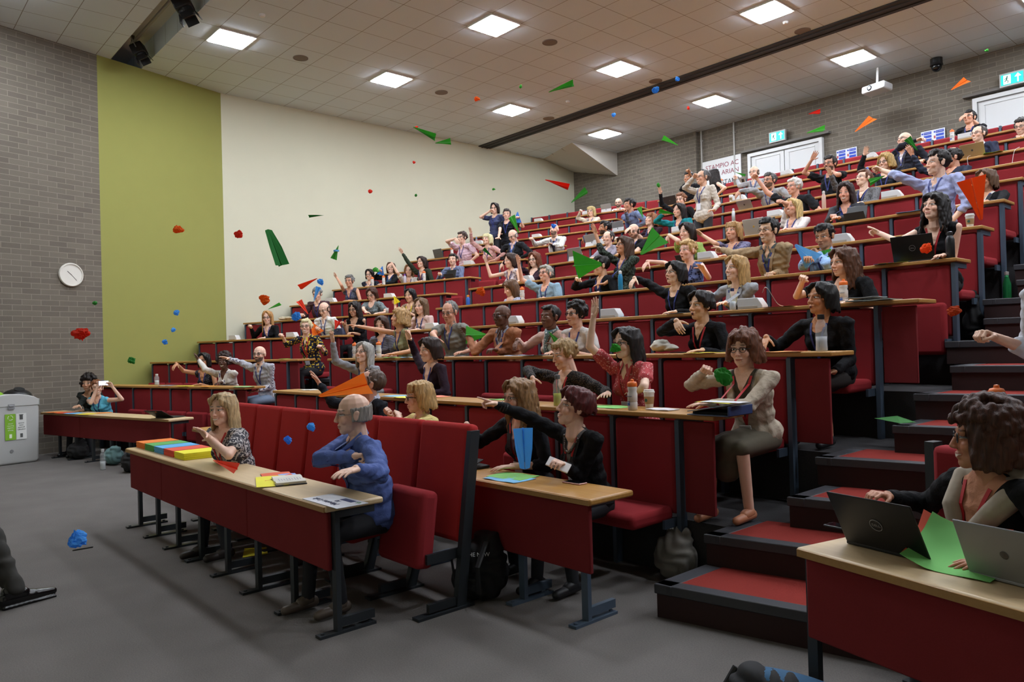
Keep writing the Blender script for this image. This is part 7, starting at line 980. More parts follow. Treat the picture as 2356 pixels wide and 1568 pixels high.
ITEMS=[
('power_box', 'L', -14.907, 5.835, 1.893, 0, 'white power box at the left end of the fourth tier near the white wall', {}),
('power_box', 'L', -13.186, 6.251, 1.893, 0, 'white power box beside the woman in yellow and navy', {}),
('power_box', 'L', -14.616, 7.844, 2.665, 0, 'white power box behind the grey-haired man in the striped jumper', {}),
('power_box', 'L', -13.059, 8.323, 2.665, 0, 'white power box between the brown bob and the black-haired woman with yellow lanyard', {}),
('power_box', 'C', -9.091, 6.52, 1.893, 0, 'white power box in front of the long-haired woman in pink', {}),
('power_box', 'L', -12.967, 10.346, 3.437, 0, 'white power box right of the man in slate blue', {}),
('power_box', 'L', -14.613, 12.001, 4.209, 0, 'white power box behind the pale blonde woman in pink', {}),
('power_box', 'L', -14.677, 14.171, 4.981, 0, 'white power box alone on an empty upper tier, farthest left', {}),
('power_box', 'L', -13.046, 12.523, 4.209, 0, 'white power box behind the bald man in the white shirt', {}),
('power_box', 'C', -8.995, 8.38, 2.665, 0, 'white power box left of the laughing woman in light blue', {}),
('power_box', 'C', -5.421, 6.31, 1.893, 0, 'white power box with a cable, right of the raised open palm', {}),
('power_box', 'C', -7.028, 6.31, 1.893, 0, 'white power box behind the man in the tan jacket', {}),
('power_box', 'C', -3.712, 6.31, 1.893, 0, 'white power box in front of the blonde woman in grey, cable trailing right', {}),
('power_box', 'C', -5.543, 8.37, 2.665, 0, 'white power box behind the fair-haired woman in navy', {}),
('power_box', 'C', -3.796, 8.37, 2.665, 0, 'white power box behind the man folding the blue plane', {}),
('power_box', 'C', -7.439, 10.43, 3.437, 0, 'white power box in front of the woman in teal', {}),
('power_box', 'C', -9.414, 14.55, 4.981, 0, 'white power box next to an orange-capped bottle below the banner', {}),
('power_box', 'C', -7.541, 12.49, 4.209, 0, 'white power box under the palm of the bearded man in grey', {}),
('power_box', 'C', -5.695, 10.43, 3.437, 0, 'white power box beside the blonde woman in white', {}),
('power_box', 'C', -7.677, 14.55, 4.981, 0, 'white power box in front of the left double door', {}),
('power_box', 'C', -4.032, 10.43, 3.437, 0, 'white power box with a white cup standing behind it', {}),
('power_box', 'C', -5.995, 14.55, 4.981, 0, 'white power box above the woman with wavy blonde hair', {}),
('power_box', 'C', -4.369, 14.55, 4.981, 0, 'white power box in front of the man with elbow over his head', {}),
('power_box', 'C', -9.193, 10.43, 3.437, 0, 'white power box beside the silver tablet of the bearded man in profile', {}),
('power_box', 'L', -13.166, 14.464, 4.981, 0, 'white power box small one behind the blonde woman in cream', {}),
('sports_bottle', 'L', -14.669, 8.899, 3.051, 0, 'orange-capped white bottle leftmost on the seventh left tier', {}),
('sports_bottle', 'L', -14.279, 8.952, 3.051, 0, 'orange-capped white bottle second on the seventh left tier, in front of the woman in black', {}),
('sports_bottle', 'L', -13.08, 9.2, 3.051, 0, 'orange-capped white bottle in front of the woman in the green cardigan', {}),
('sports_bottle', 'L', -14.431, 10.988, 3.823, 0, 'orange-capped white bottle in front of the man in pink', {}),
('sports_bottle', 'L', -13.842, 12.187, 4.209, 0, 'orange-capped white bottle beside the silver laptop with glowing logo', {}),
('sports_bottle', 'C', -8.254, 7.58, 2.279, 0, 'orange-capped white bottle in front of the laughing woman in light blue', {}),
('sports_bottle', 'C', -9.21, 5.28, 1.507, 0, 'orange-capped white bottle in front of the woman in the olive top, left of two', {}),
('sports_bottle', 'C', -8.587, 5.28, 1.507, 0, 'orange-capped white bottle beside the woman in the olive top, right of two', {}),
('sports_bottle', 'C', -2.965, 6.55, 1.893, 0, 'orange-capped white bottle in front of the woman in the black ruffled top', {}),
('sports_bottle', 'C', -3.48, 4.25, 1.121, 0, 'orange-capped white bottle beside the paper coffee cup on the second tier', {}),
('sports_bottle', 'C', -9.226, 14.55, 4.981, 0, 'orange-capped white bottle small one below the banner', {}),
('sports_bottle', 'C', -7.791, 11.58, 3.823, 0, 'orange-capped white bottle in front of the standing grey-haired woman', {}),
('sports_bottle', 'C', -4.594, 14.55, 4.981, 0, 'orange-capped white bottle beside the blue notice at the upper right', {}),
('sports_bottle', 'R', -1.198, 4.312, 1.121, 0, 'orange-capped white bottle large one just above the curly-haired woman at the right', {}),
('flask', 'C', -6.15, 7.34, 2.279, 0, 'slim blue bottle with a white top in front of the standing woman in dark green', {'c': '1f7fae', 'c2': 'dfe2e4', 'h': 0.25, 'r': 0.03}),
('flask', 'L', -9.904, 7.854, 2.279, 0, 'blue and yellow drink bottle with orange cap at the end of the sixth tier', {'c': '2d62b5', 'c2': 'e08a28', 'h': 0.22, 'r': 0.033}),
('flask', 'C', -4.454, 7.34, 2.279, 0, 'tall shiny royal blue flask behind the blonde woman in grey', {'c': '1d35a8', 'c2': 'b9bcc2', 'h': 0.27, 'r': 0.035, 'met': 1}),
('water_bottle', 'C', -4.241, 4.25, 1.121, 0, 'clear bottle half full of yellow green drink with grey cap', {'c': 'b8c23a', 'c2': '6a7076', 'h': 0.25, 'r': 0.038}),
('water_bottle', 'C', -3.918, 6.31, 1.893, 0, 'small clear water bottle in front of the blonde woman in grey', {'c': 'cfd8de', 'c2': '2c3a66', 'h': 0.21, 'r': 0.03}),
('water_bottle', 'C', -2.562, 5.28, 1.507, 0, 'clear water bottle with black cap on the third tier', {'c': 'cfd4da', 'c2': '1c1c1f', 'h': 0.27, 'r': 0.042}),
('water_bottle', 'L', -14.701, 11.98, 4.209, 0, 'small blue-capped water bottle against the white wall', {'c': 'c5d2dc', 'c2': '3f7fc0', 'h': 0.2, 'r': 0.03}),
('water_bottle', 'L', -13.709, 4.0, 1.121, 0, 'clear tumbler with white lid at the left end of the second tier', {'c': 'cdd2d4', 'c2': 'dddedb', 'h': 0.19, 'r': 0.04}),
('flask', 'C', -2.362, 7.34, 2.279, 0, 'black dotted drink bottle beside the laptop with round logo, fifth tier end', {'c': '18181b', 'c2': '222225', 'h': 0.24, 'r': 0.037}),
('flask', 'L', -13.886, 9.253, 3.051, 0, 'clear flask with purple lid on the seventh left tier', {'c': 'b9b4c4', 'c2': '6d3fa0', 'h': 0.23, 'r': 0.035}),
('flask', 'C', -6.414, 10.43, 3.437, 0, 'slim silver flask on the eighth tier', {'c': 'b7b9bb', 'c2': 'c6c8ca', 'h': 0.24, 'r': 0.028, 'met': 1}),
('flask', 'C', -4.963, 10.43, 3.437, 0, 'slim rose patterned flask beside the woman with dark curly hair', {'c': 'c9a99a', 'c2': 'b9b4b0', 'h': 0.26, 'r': 0.028}),
('flask', 'C', -5.203, 12.49, 4.209, 0, 'small clear bottle with blue cap beside the woman with wavy blonde hair', {'c': 'c3cddc', 'c2': '3d5fc0', 'h': 0.16, 'r': 0.03}),
('coffee_cup', 'C', -3.494, 4.46, 1.121, 0, 'white paper coffee cup with brown sleeve beside the orange-capped bottle', {}),
('coffee_cup', 'C', -2.514, 8.39, 2.665, 0, 'paper coffee cup with green round mark at the end of the sixth tier', {}),
('coffee_cup', 'C', -7.719, 12.49, 4.209, 0, 'paper coffee cup left of the bearded man in grey', {}),
('coffee_cup', 'C', -8.979, 10.63, 3.437, 0, 'paper coffee cup behind the smiling man in mauve grey', {}),
('coffee_cup', 'L', -11.852, 11.611, 3.823, 0, 'paper coffee cup in front of the bald man in the white shirt', {}),
('tumbler', 'L', -12.015, 7.591, 2.279, 0, 'glass tumbler of dark drink beside the woman in speckled grey', {}),
('laptop', 'R', -1.262, 3.093, 0.735, 0, 'large black laptop with a round silver logo open on the right-hand desk', {'c': '1b1c1e', 'w': 0.37, 'h': 0.25, 'logo': 'DELL', 'tilt': 28}),
('laptop', 'R', -0.799, 2.981, 0.735, 0, 'silver grey tablet laptop cut by the right edge of the photo', {'c': '85878a', 'w': 0.3, 'h': 0.22, 'tilt': 25}),
('laptop', 'C', -2.665, 7.34, 2.279, 0, 'black laptop with a small round logo in front of the woman in black, fifth tier', {'c': '131315', 'w': 0.36, 'h': 0.24, 'logo': 'DELL', 'tilt': 18}),
('laptop', 'L', -11.236, 3.366, 0.735, 12, 'black laptop half closed on the left front desk', {'c': '1e1f20', 'w': 0.34, 'h': 0.23, 'tilt': 62, 'sticker': 1}),
('laptop', 'L', -14.844, 10.899, 3.823, -10, 'dark grey laptop open against the cream wall', {'c': '5f5c58', 'w': 0.33, 'h': 0.22, 'tilt': 18}),
('laptop', 'L', -14.029, 11.136, 3.823, 0, 'silver laptop with dark base in front of the man in pink', {'c': '8f8d8a', 'w': 0.32, 'h': 0.22, 'tilt': 20}),
('laptop', 'L', -14.099, 12.125, 4.209, 0, 'silver laptop with a glowing white mark in front of the man raising a blue plane', {'c': '9b9894', 'w': 0.32, 'h': 0.22, 'tilt': 18, 'glow': 1}),
('laptop', 'L', -12.614, 14.598, 4.981, 0, 'silver tablet laptop in front of the bald man with full beard', {'c': 'a3a3a3', 'w': 0.29, 'h': 0.2, 'tilt': 22, 'kick': 1}),
('laptop', 'C', -9.601, 11.46, 3.823, 0, 'grey tablet laptop with white stand in front of the young man with thick black hair', {'c': '9a9b9d', 'w': 0.3, 'h': 0.2, 'tilt': 22, 'kick': 1}),
('laptop', 'C', -9.366, 10.43, 3.437, 0, 'wide grey tablet laptop with white stand beside the bearded man in profile', {'c': 'a5a5a6', 'w': 0.34, 'h': 0.22, 'tilt': 22, 'kick': 1}),
('laptop', 'C', -8.829, 9.4, 3.051, 0, 'grey tablet laptop with white stand, alone on the sixth tier', {'c': 'a19f9c', 'w': 0.32, 'h': 0.22, 'tilt': 22, 'kick': 1}),
('laptop', 'C', -8.67, 8.54, 2.665, 0, 'black laptop in front of the woman with auburn hair', {'c': '2b2b2d', 'w': 0.34, 'h': 0.22, 'tilt': 20, 'logo': 'DELL'}),
('laptop', 'C', -5.457, 9.4, 3.051, 0, 'pale silver laptop with a small gold mark behind the man in the tan blazer', {'c': 'b4b2ae', 'w': 0.32, 'h': 0.22, 'tilt': 15, 'gold': 1}),
('laptop', 'C', -6.807, 11.46, 3.823, 0, 'thin silver tablet below the bearded man in grey', {'c': 'a9a29a', 'w': 0.27, 'h': 0.17, 'tilt': 35}),
('laptop', 'C', -8.886, 14.77, 4.981, 0, 'grey laptop with a black sticker in front of the bald man in grey', {'c': '9c9c9e', 'w': 0.3, 'h': 0.2, 'tilt': 24, 'sticker': 2}),
('laptop', 'C', -9.843, 13.52, 4.595, 0, 'dark laptop at the left of the standing grey-haired woman', {'c': '322c2c', 'w': 0.33, 'h': 0.2, 'tilt': 22}),
('laptop', 'C', -3.673, 12.49, 4.209, 0, 'gold laptop in front of the man in the navy blazer', {'c': 'a58a62', 'w': 0.32, 'h': 0.2, 'tilt': 22}),
('tablet', 'L', -12.374, 9.371, 3.051, 0, 'black tablet on a folded cover in front of the man in slate blue', {'c': '151517'}),
('tablet', 'C', -4.07, 9.4, 3.051, 0, 'black tablet with cover in front of the woman with dark curly hair', {'c': '1c1c1d'}),
('tablet', 'C', -5.878, 8.37, 2.665, 0, 'black tablet tilted on the sixth tier behind the fair-haired woman in navy', {'c': '121214'}),
('paper', 'C', -3.758, 3.32, 0.735, 8, 'green paper sheet on the second front desk', {'c': '7fc168', 'w': 0.297, 'd': 0.21, 'n': 2}),
('paper', 'C', -3.713, 3.25, 0.735, 2, 'light blue paper sheet under the green one on the second front desk', {'c': '79b8df', 'w': 0.297, 'd': 0.21}),
('paper', 'C', -3.794, 4.37, 1.121, -6, 'light green paper sheet on the second tier left of the bottle', {'c': '8bcf74', 'w': 0.297, 'd': 0.21}),
('paper', 'C', -3.3, 4.36, 1.121, 0, 'white notepad with a blue pen on the second tier', {'c': 'd8d8de', 'w': 0.2, 'd': 0.14, 'n': 8}),
('paper', 'C', -5.2, 4.49, 1.121, 20, 'green folded sheet standing behind the pointing hand', {'c': '79c163', 'w': 0.25, 'd': 0.1}),
('paper', 'C', -6.212, 4.46, 1.121, 5, 'salmon paper sheet behind the blonde in yellow', {'c': 'e8836a', 'w': 0.297, 'd': 0.21}),
('paper', 'C', -6.662, 4.31, 1.121, 10, 'light blue paper sheet right of the man in the dark suit', {'c': '86bfe4', 'w': 0.297, 'd': 0.21}),
('paper', 'C', -6.386, 4.25, 1.121, -5, 'yellow paper sheet right of the man in the dark suit', {'c': 'e2d34a', 'w': 0.297, 'd': 0.21}),
('paper', 'C', -8.936, 4.45, 1.121, 10, 'open white notebook at the left end of the second centre tier', {'c': 'cfcfca', 'w': 0.25, 'd': 0.17, 'n': 6}),
('paper', 'C', -2.868, 5.28, 1.507, 5, 'large orange paper sheet on the third tier', {'c': 'e79a52', 'w': 0.35, 'd': 0.21}),
('paper', 'C', -3.571, 5.3, 1.507, 5, 'yellow paper sheet on the third tier', {'c': 'dccb3f', 'w': 0.297, 'd': 0.21}),
('paper', 'C', -3.851, 5.52, 1.507, 0, 'black folder on the third tier in front of the black hoodie', {'c': '17171a', 'w': 0.3, 'd': 0.2, 'n': 10}),
('paper', 'C', -8.239, 5.28, 1.507, 0, 'green and yellow paper on the third tier in front of the olive top', {'c': '76b84e', 'w': 0.297, 'd': 0.21, 'n': 2}),
('paper', 'C', -7.89, 5.28, 1.507, 12, 'light blue paper corner on the third tier', {'c': '8cc3e6', 'w': 0.2, 'd': 0.21}),
('paper', 'C', -7.201, 5.52, 1.507, 8, 'white papers in front of the man in grey', {'c': 'd6d6d8', 'w': 0.25, 'd': 0.21}),
('paper', 'C', -5.954, 5.37, 1.507, -4, 'pale blue papers under the man in the tan jacket', {'c': 'a9bcd8', 'w': 0.297, 'd': 0.21, 'n': 3}),
('paper', 'C', -5.556, 5.28, 1.507, 0, 'black folder in front of the woman with the scarf', {'c': '202024', 'w': 0.297, 'd': 0.21, 'n': 4}),
('paper', 'C', -5.345, 6.38, 1.893, 5, 'light blue paper on the fourth tier', {'c': '86b6dc', 'w': 0.297, 'd': 0.21}),
('paper', 'C', -5.331, 6.55, 1.893, 0, 'yellow paper strip on the fourth tier', {'c': 'd8b83c', 'w': 0.2, 'd': 0.1}),
('paper', 'C', -4.545, 6.31, 1.893, 6, 'blue and white leaflet on the fourth tier', {'c': '9fc0e0', 'w': 0.2, 'd': 0.21}),
('paper', 'C', -3.414, 6.31, 1.893, 0, 'orange paper strip on the fourth tier', {'c': 'dd8a4a', 'w': 0.297, 'd': 0.21}),
('paper', 'C', -2.612, 6.31, 1.893, 0, 'grey green document folder with papers on the fourth tier', {'c': '8f998f', 'w': 0.36, 'd': 0.24, 'n': 14}),
('paper', 'C', -2.681, 6.31, 1.923, 4, 'white papers on top of the grey green folder', {'c': 'd4d6d8', 'w': 0.28, 'd': 0.21, 'n': 4}),
('paper', 'C', -9.196, 7.58, 2.279, -25, 'large orange paper hanging over the ledge of the fifth tier', {'c': 'e0714a', 'w': 0.35, 'd': 0.21}),
('paper', 'C', -9.062, 7.34, 2.279, 30, 'small crumpled yellow paper on the fifth tier', {'c': 'e0cf3c', 'w': 0.12, 'd': 0.1}),
('paper', 'C', -2.849, 7.34, 2.279, 20, 'yellow and green papers left of the dark laptop on the fifth tier', {'c': 'c9c23e', 'w': 0.25, 'd': 0.21}),
('paper', 'C', -2.889, 7.34, 2.279, -10, 'blue paper corner left of the dark laptop on the fifth tier', {'c': '4f94c8', 'w': 0.18, 'd': 0.21}),
('paper', 'C', -3.421, 9.4, 3.051, 5, 'light blue folded paper on the seventh tier behind the woman in black', {'c': '7fbce8', 'w': 0.297, 'd': 0.21, 'n': 3}),
('paper', 'C', -3.387, 12.49, 4.209, 20, 'green crumpled paper beside the gold laptop', {'c': '6fbf4e', 'w': 0.297, 'd': 0.21, 'n': 2}),
('paper', 'C', -3.387, 12.49, 4.209, -10, 'yellow paper beside the gold laptop', {'c': 'd9c92f', 'w': 0.25, 'd': 0.21}),
('paper', 'C', -4.984, 12.52, 4.209, 0, 'orange paper in front of the wavy blonde woman', {'c': 'dd5a30', 'w': 0.297, 'd': 0.21}),
('paper', 'L', -14.246, 2.577, 0.735, 5, 'orange paper sheets at the far end of the left front desk', {'c': 'e07a34', 'w': 0.297, 'd': 0.21, 'n': 3}),
('paper', 'L', -13.647, 2.722, 0.735, 3, 'light blue paper sheet on the left front desk', {'c': '6aaede', 'w': 0.297, 'd': 0.21, 'n': 2}),
('paper', 'L', -13.929, 2.654, 0.735, 0, 'red and yellow papers on the left front desk', {'c': 'd8502c', 'w': 0.297, 'd': 0.21}),
('paper', 'L', -13.24, 2.82, 0.735, 6, 'yellow paper on the left front desk', {'c': 'e0c832', 'w': 0.297, 'd': 0.21}),
('paper', 'L', -13.241, 3.067, 0.735, -8, 'orange paper in front of the woman in light blue', {'c': 'e08a3a', 'w': 0.2, 'd': 0.21}),
('paper', 'L', -13.059, 3.972, 1.121, 20, 'leaflets at the left end of the second left tier', {'c': '8a93b5', 'w': 0.2, 'd': 0.21, 'n': 4}),
('paper', 'L', -12.421, 4.075, 1.121, 5, 'yellow paper strip on the second left tier', {'c': 'ddc92f', 'w': 0.297, 'd': 0.21}),
('paper', 'L', -11.849, 4.213, 1.121, 0, 'orange paper on the second left tier', {'c': 'e69a38', 'w': 0.2, 'd': 0.21}),
('paper', 'L', -10.998, 4.419, 1.121, 0, 'green paper in front of the bald man in stripes', {'c': '8fc684', 'w': 0.297, 'd': 0.21}),
('paper', 'L', -11.566, 5.338, 1.507, 0, 'small green notebook on the third left tier', {'c': '7db843', 'w': 0.1, 'd': 0.15, 'n': 6}),
('paper', 'L', -13.845, 6.092, 1.893, 3, 'light blue and yellow papers in front of the woman with fist raised', {'c': '98c6e2', 'w': 0.297, 'd': 0.21}),
('paper', 'L', -12.18, 6.494, 1.893, 0, 'yellow green paper in front of the balding man in white', {'c': 'b9cf3e', 'w': 0.297, 'd': 0.21}),
('paper', 'L', -13.107, 7.327, 2.279, 5, 'open notebook on the fifth left tier', {'c': 'c9bd9a', 'w': 0.3, 'd': 0.21, 'n': 6}),
('paper', 'L', -12.641, 7.44, 2.279, 0, 'red paper corner in front of the speckled grey tee', {'c': 'cc3a22', 'w': 0.15, 'd': 0.21}),
('paper', 'L', -15.356, 8.795, 3.051, 30, 'light blue paper plane resting on the seventh left tier', {'c': '6fb4e4', 'w': 0.2, 'd': 0.12}),
('paper', 'L', -13.324, 11.502, 3.823, 8, 'large white notepad hanging over the ledge of the eighth left tier', {'c': 'dadade', 'w': 0.28, 'd': 0.2, 'n': 3}),
('paper', 'C', -7.956, 11.7, 3.823, 0, 'programme booklet standing beside the orange-capped bottle', {'c': 'a6a9c0', 'w': 0.15, 'd': 0.2, 'n': 3}),
('paper_ream', 'C', -7.72, 2.25, 0.735, 0, 'thick stack of orange paper at the far end of the long pale desk', {'c': 'e07a2a'}),
('paper_ream', 'C', -7.44, 2.25, 0.735, 0, 'thick stack of green paper at the far end of the long pale desk', {'c': '57a052'}),
('paper_ream', 'C', -7.16, 2.25, 0.735, 0, 'thick stack of light blue paper at the far end of the long pale desk', {'c': '5aa5d8'}),
('paper_ream', 'C', -6.88, 2.25, 0.735, 0, 'thick stack of red paper at the far end of the long pale desk', {'c': 'd8503a'}),
('paper_ream', 'C', -6.6, 2.25, 0.735, 0, 'thick stack of yellow paper at the far end of the long pale desk', {'c': 'e6dc2e'}),
('paper', 'C', -4.885, 2.14, 0.738, -22, 'yellow paper sheet beside the open notebook on the long desk', {'c': 'e2d935', 'w': 0.42, 'd': 0.2}),
('paper', 'C', -5.026, 2.25, 0.735, -18, 'salmon red paper sheet under the yellow one on the long desk', {'c': 'd9603e', 'w': 0.42, 'd': 0.2}),
('paper', 'C', -4.94, 2.3, 0.735, -16, 'lilac blue paper strip under the yellow sheet', {'c': '8d9fd8', 'w': 0.35, 'd': 0.12}),
('notebook', 'C', -4.796, 2.22, 0.735, -18, 'thick open white notebook on the long pale desk', {}),
('notice_card', 'C', -3.956, 2.11, 0.735, 0, 'white card reading 10 Minutes Left on the near end of the long desk', {}),
('phone', 'C', -3.276, 3.41, 0.735, 0, 'pink phone face up on the second front desk', {'c': 'c99a94'}),
('phone', 'C', -4.374, 3.46, 0.745, -10, 'white phone at the left of the second front desk', {'c': 'c8c8cc'}),
('tablet_flat', 'C', -4.3, 3.38, 0.735, -8, 'black tablet case lying beside the white phone', {}),
('phone', 'R', -1.569, 3.383, 0.735, 5, 'black phone beside the large black laptop', {'c': '1b1b1e'}),
('binder', 'C', -2.781, 4.28, 1.121, 0, 'grey ring binder stuffed with coloured sheets at the end of the second tier', {}),
('paper', 'R', -1.0, 3.1, 0.735, 8, 'curling green sheet over a red one between the two laptops', {'c': '74bf66', 'w': 0.31, 'd': 0.27, 'curl': 1}),
('paper', 'R', -1.02, 3.14, 0.735, 16, 'red sheet below the curling green one on the right-hand desk', {'c': 'd8553a', 'w': 0.31, 'd': 0.27, 'curl': 1}),
('cloth_bag', 'C', -4.179, 5.52, 1.507, 0, 'crumpled white canvas bag on the third tier', {}),
('cloth_bag', 'L', -14.845, 6.845, 2.279, 0, 'crumpled beige cloth by the cream wall', {'c': 'b8ac92'}),
('handbag', 'L', -11.95, 6.549, 1.893, 0, 'small navy leather handbag in front of the woman with curly dark hair', {}),
('name_cup', 'C', -6.304, 8.37, 2.665, 0, 'short patterned blue mug on the sixth tier', {})]
for kind,b,x,y,z,yaw,lb,e in ITEMS:
    o=globals()['mk_'+kind](e,lb); place(o,b,x,y,z+.0005,yaw)
    if kind=='notice_card': pass
# charging cables
def cable(pts,lb,c='d8d6d0'):
    mb=MB(); P=[Vector(p) for p in pts]; Q=[]
    for i in range(len(P)-1):
        a,b_,c_,d_=P[max(i-1,0)],P[i],P[i+1],P[min(i+2,len(P)-1)]
        for t in np.linspace(0,1,6,endpoint=False): Q.append(.5*((2*b_)+(c_-a)*t+(2*a-5*b_+4*c_-d_)*t*t+(3*b_-a-3*c_+d_)*t**3))
    Q.append(P[-1]); mb.tube(Q,.003,6); return tag(obj('charging_cable',mb,mat(c,.5)),lb,'cable')
for pts,lb in [([[-3.433, 6.008, 2.018], [-3.253, 5.763, 2.038], [-3.387, 6.184, 1.918], [-3.443, 6.481, 1.9029999999999998]], 'thin white charging cable from the power box on the fourth tier'), ([[-3.7, 12.5, 4.25], [-3.72, 12.4, 4.21], [-3.71, 12.38, 4.09], [-3.69, 12.36, 3.99]], 'thin white cable hanging over the ledge below the gold laptop'), ([[-3.09, 12.5, 4.24], [-3.12, 12.4, 4.19], [-3.14, 12.38, 4.1], [-3.15, 12.36, 4.0]], 'thin white cable hanging over the ledge right of the gold laptop')]: cable(pts,lb)
# ---------------------------------------------------------------- flying paper
def plane(c,A,B,roll,lb):
    A,B=Vector(A),Vector(B); d=(A-B); L=d.length; d/=L; vw=((A+B)/2-CP).normalized(); s=d.cross(vw).normalized(); u=s.cross(d).normalized()
    if u.z<0: u=-u; s=-s
    q=Matrix.Rotation(R(max(0,80-roll))*(1 if s.dot(Vector((0,0,1)))>=0 else -1),3,d); s=q@s; u=q@u; W=L*(.3 if 'diving' in lb else .42 if roll>=65 and 'long light' not in lb and 'very large' not in lb else .24); t=.0012
    if 'bent' in lb: pass
    o=empty('paper_plane',(A+B)/2,label=lb,cat='paper plane',group='paper planes thrown across the hall'); m_=paper_mat(c); cc=(A+B)/2
    def quad(nm,P):
        n=(P[1]-P[0]).cross(P[2]-P[0]).normalized()*t; V=[p-cc for p in P]+[p+n-cc for p in P]; k=len(P); mb=MB(); mb.add(V,[tuple(range(k)),tuple(range(2*k-1,k-1,-1))]+[(i,(i+1)%k,k+(i+1)%k,k+i) for i in range(k)]); return obj(nm,mb,m_,o)
    up=u*L*.05; kb=B-u*L*.10
    for sg in (-1,1):
        g=s*sg*.006; quad('wing',[A+g*.3,A+s*sg*W*(.5 if 'long dark' in lb or 'long light' in lb else .12)-d*L*.03,A-d*L*.5+s*sg*W*(.85 if 'long dark' in lb or 'long light' in lb else .5)+up*.8,B+s*sg*W*1.0+up*(2 if 'bent' in lb and sg>0 else 1),B+g]); quad('keel',[A,B+g,kb+g*.2])
    if 'piece' in lb:
        mb=MB(); p=A-d*L*.4-cc; mb.box(tuple(p+u*.01),(.05,.05,.02)); obj('blue_piece',mb,mat('5aa6dc',.8),o)
    return o
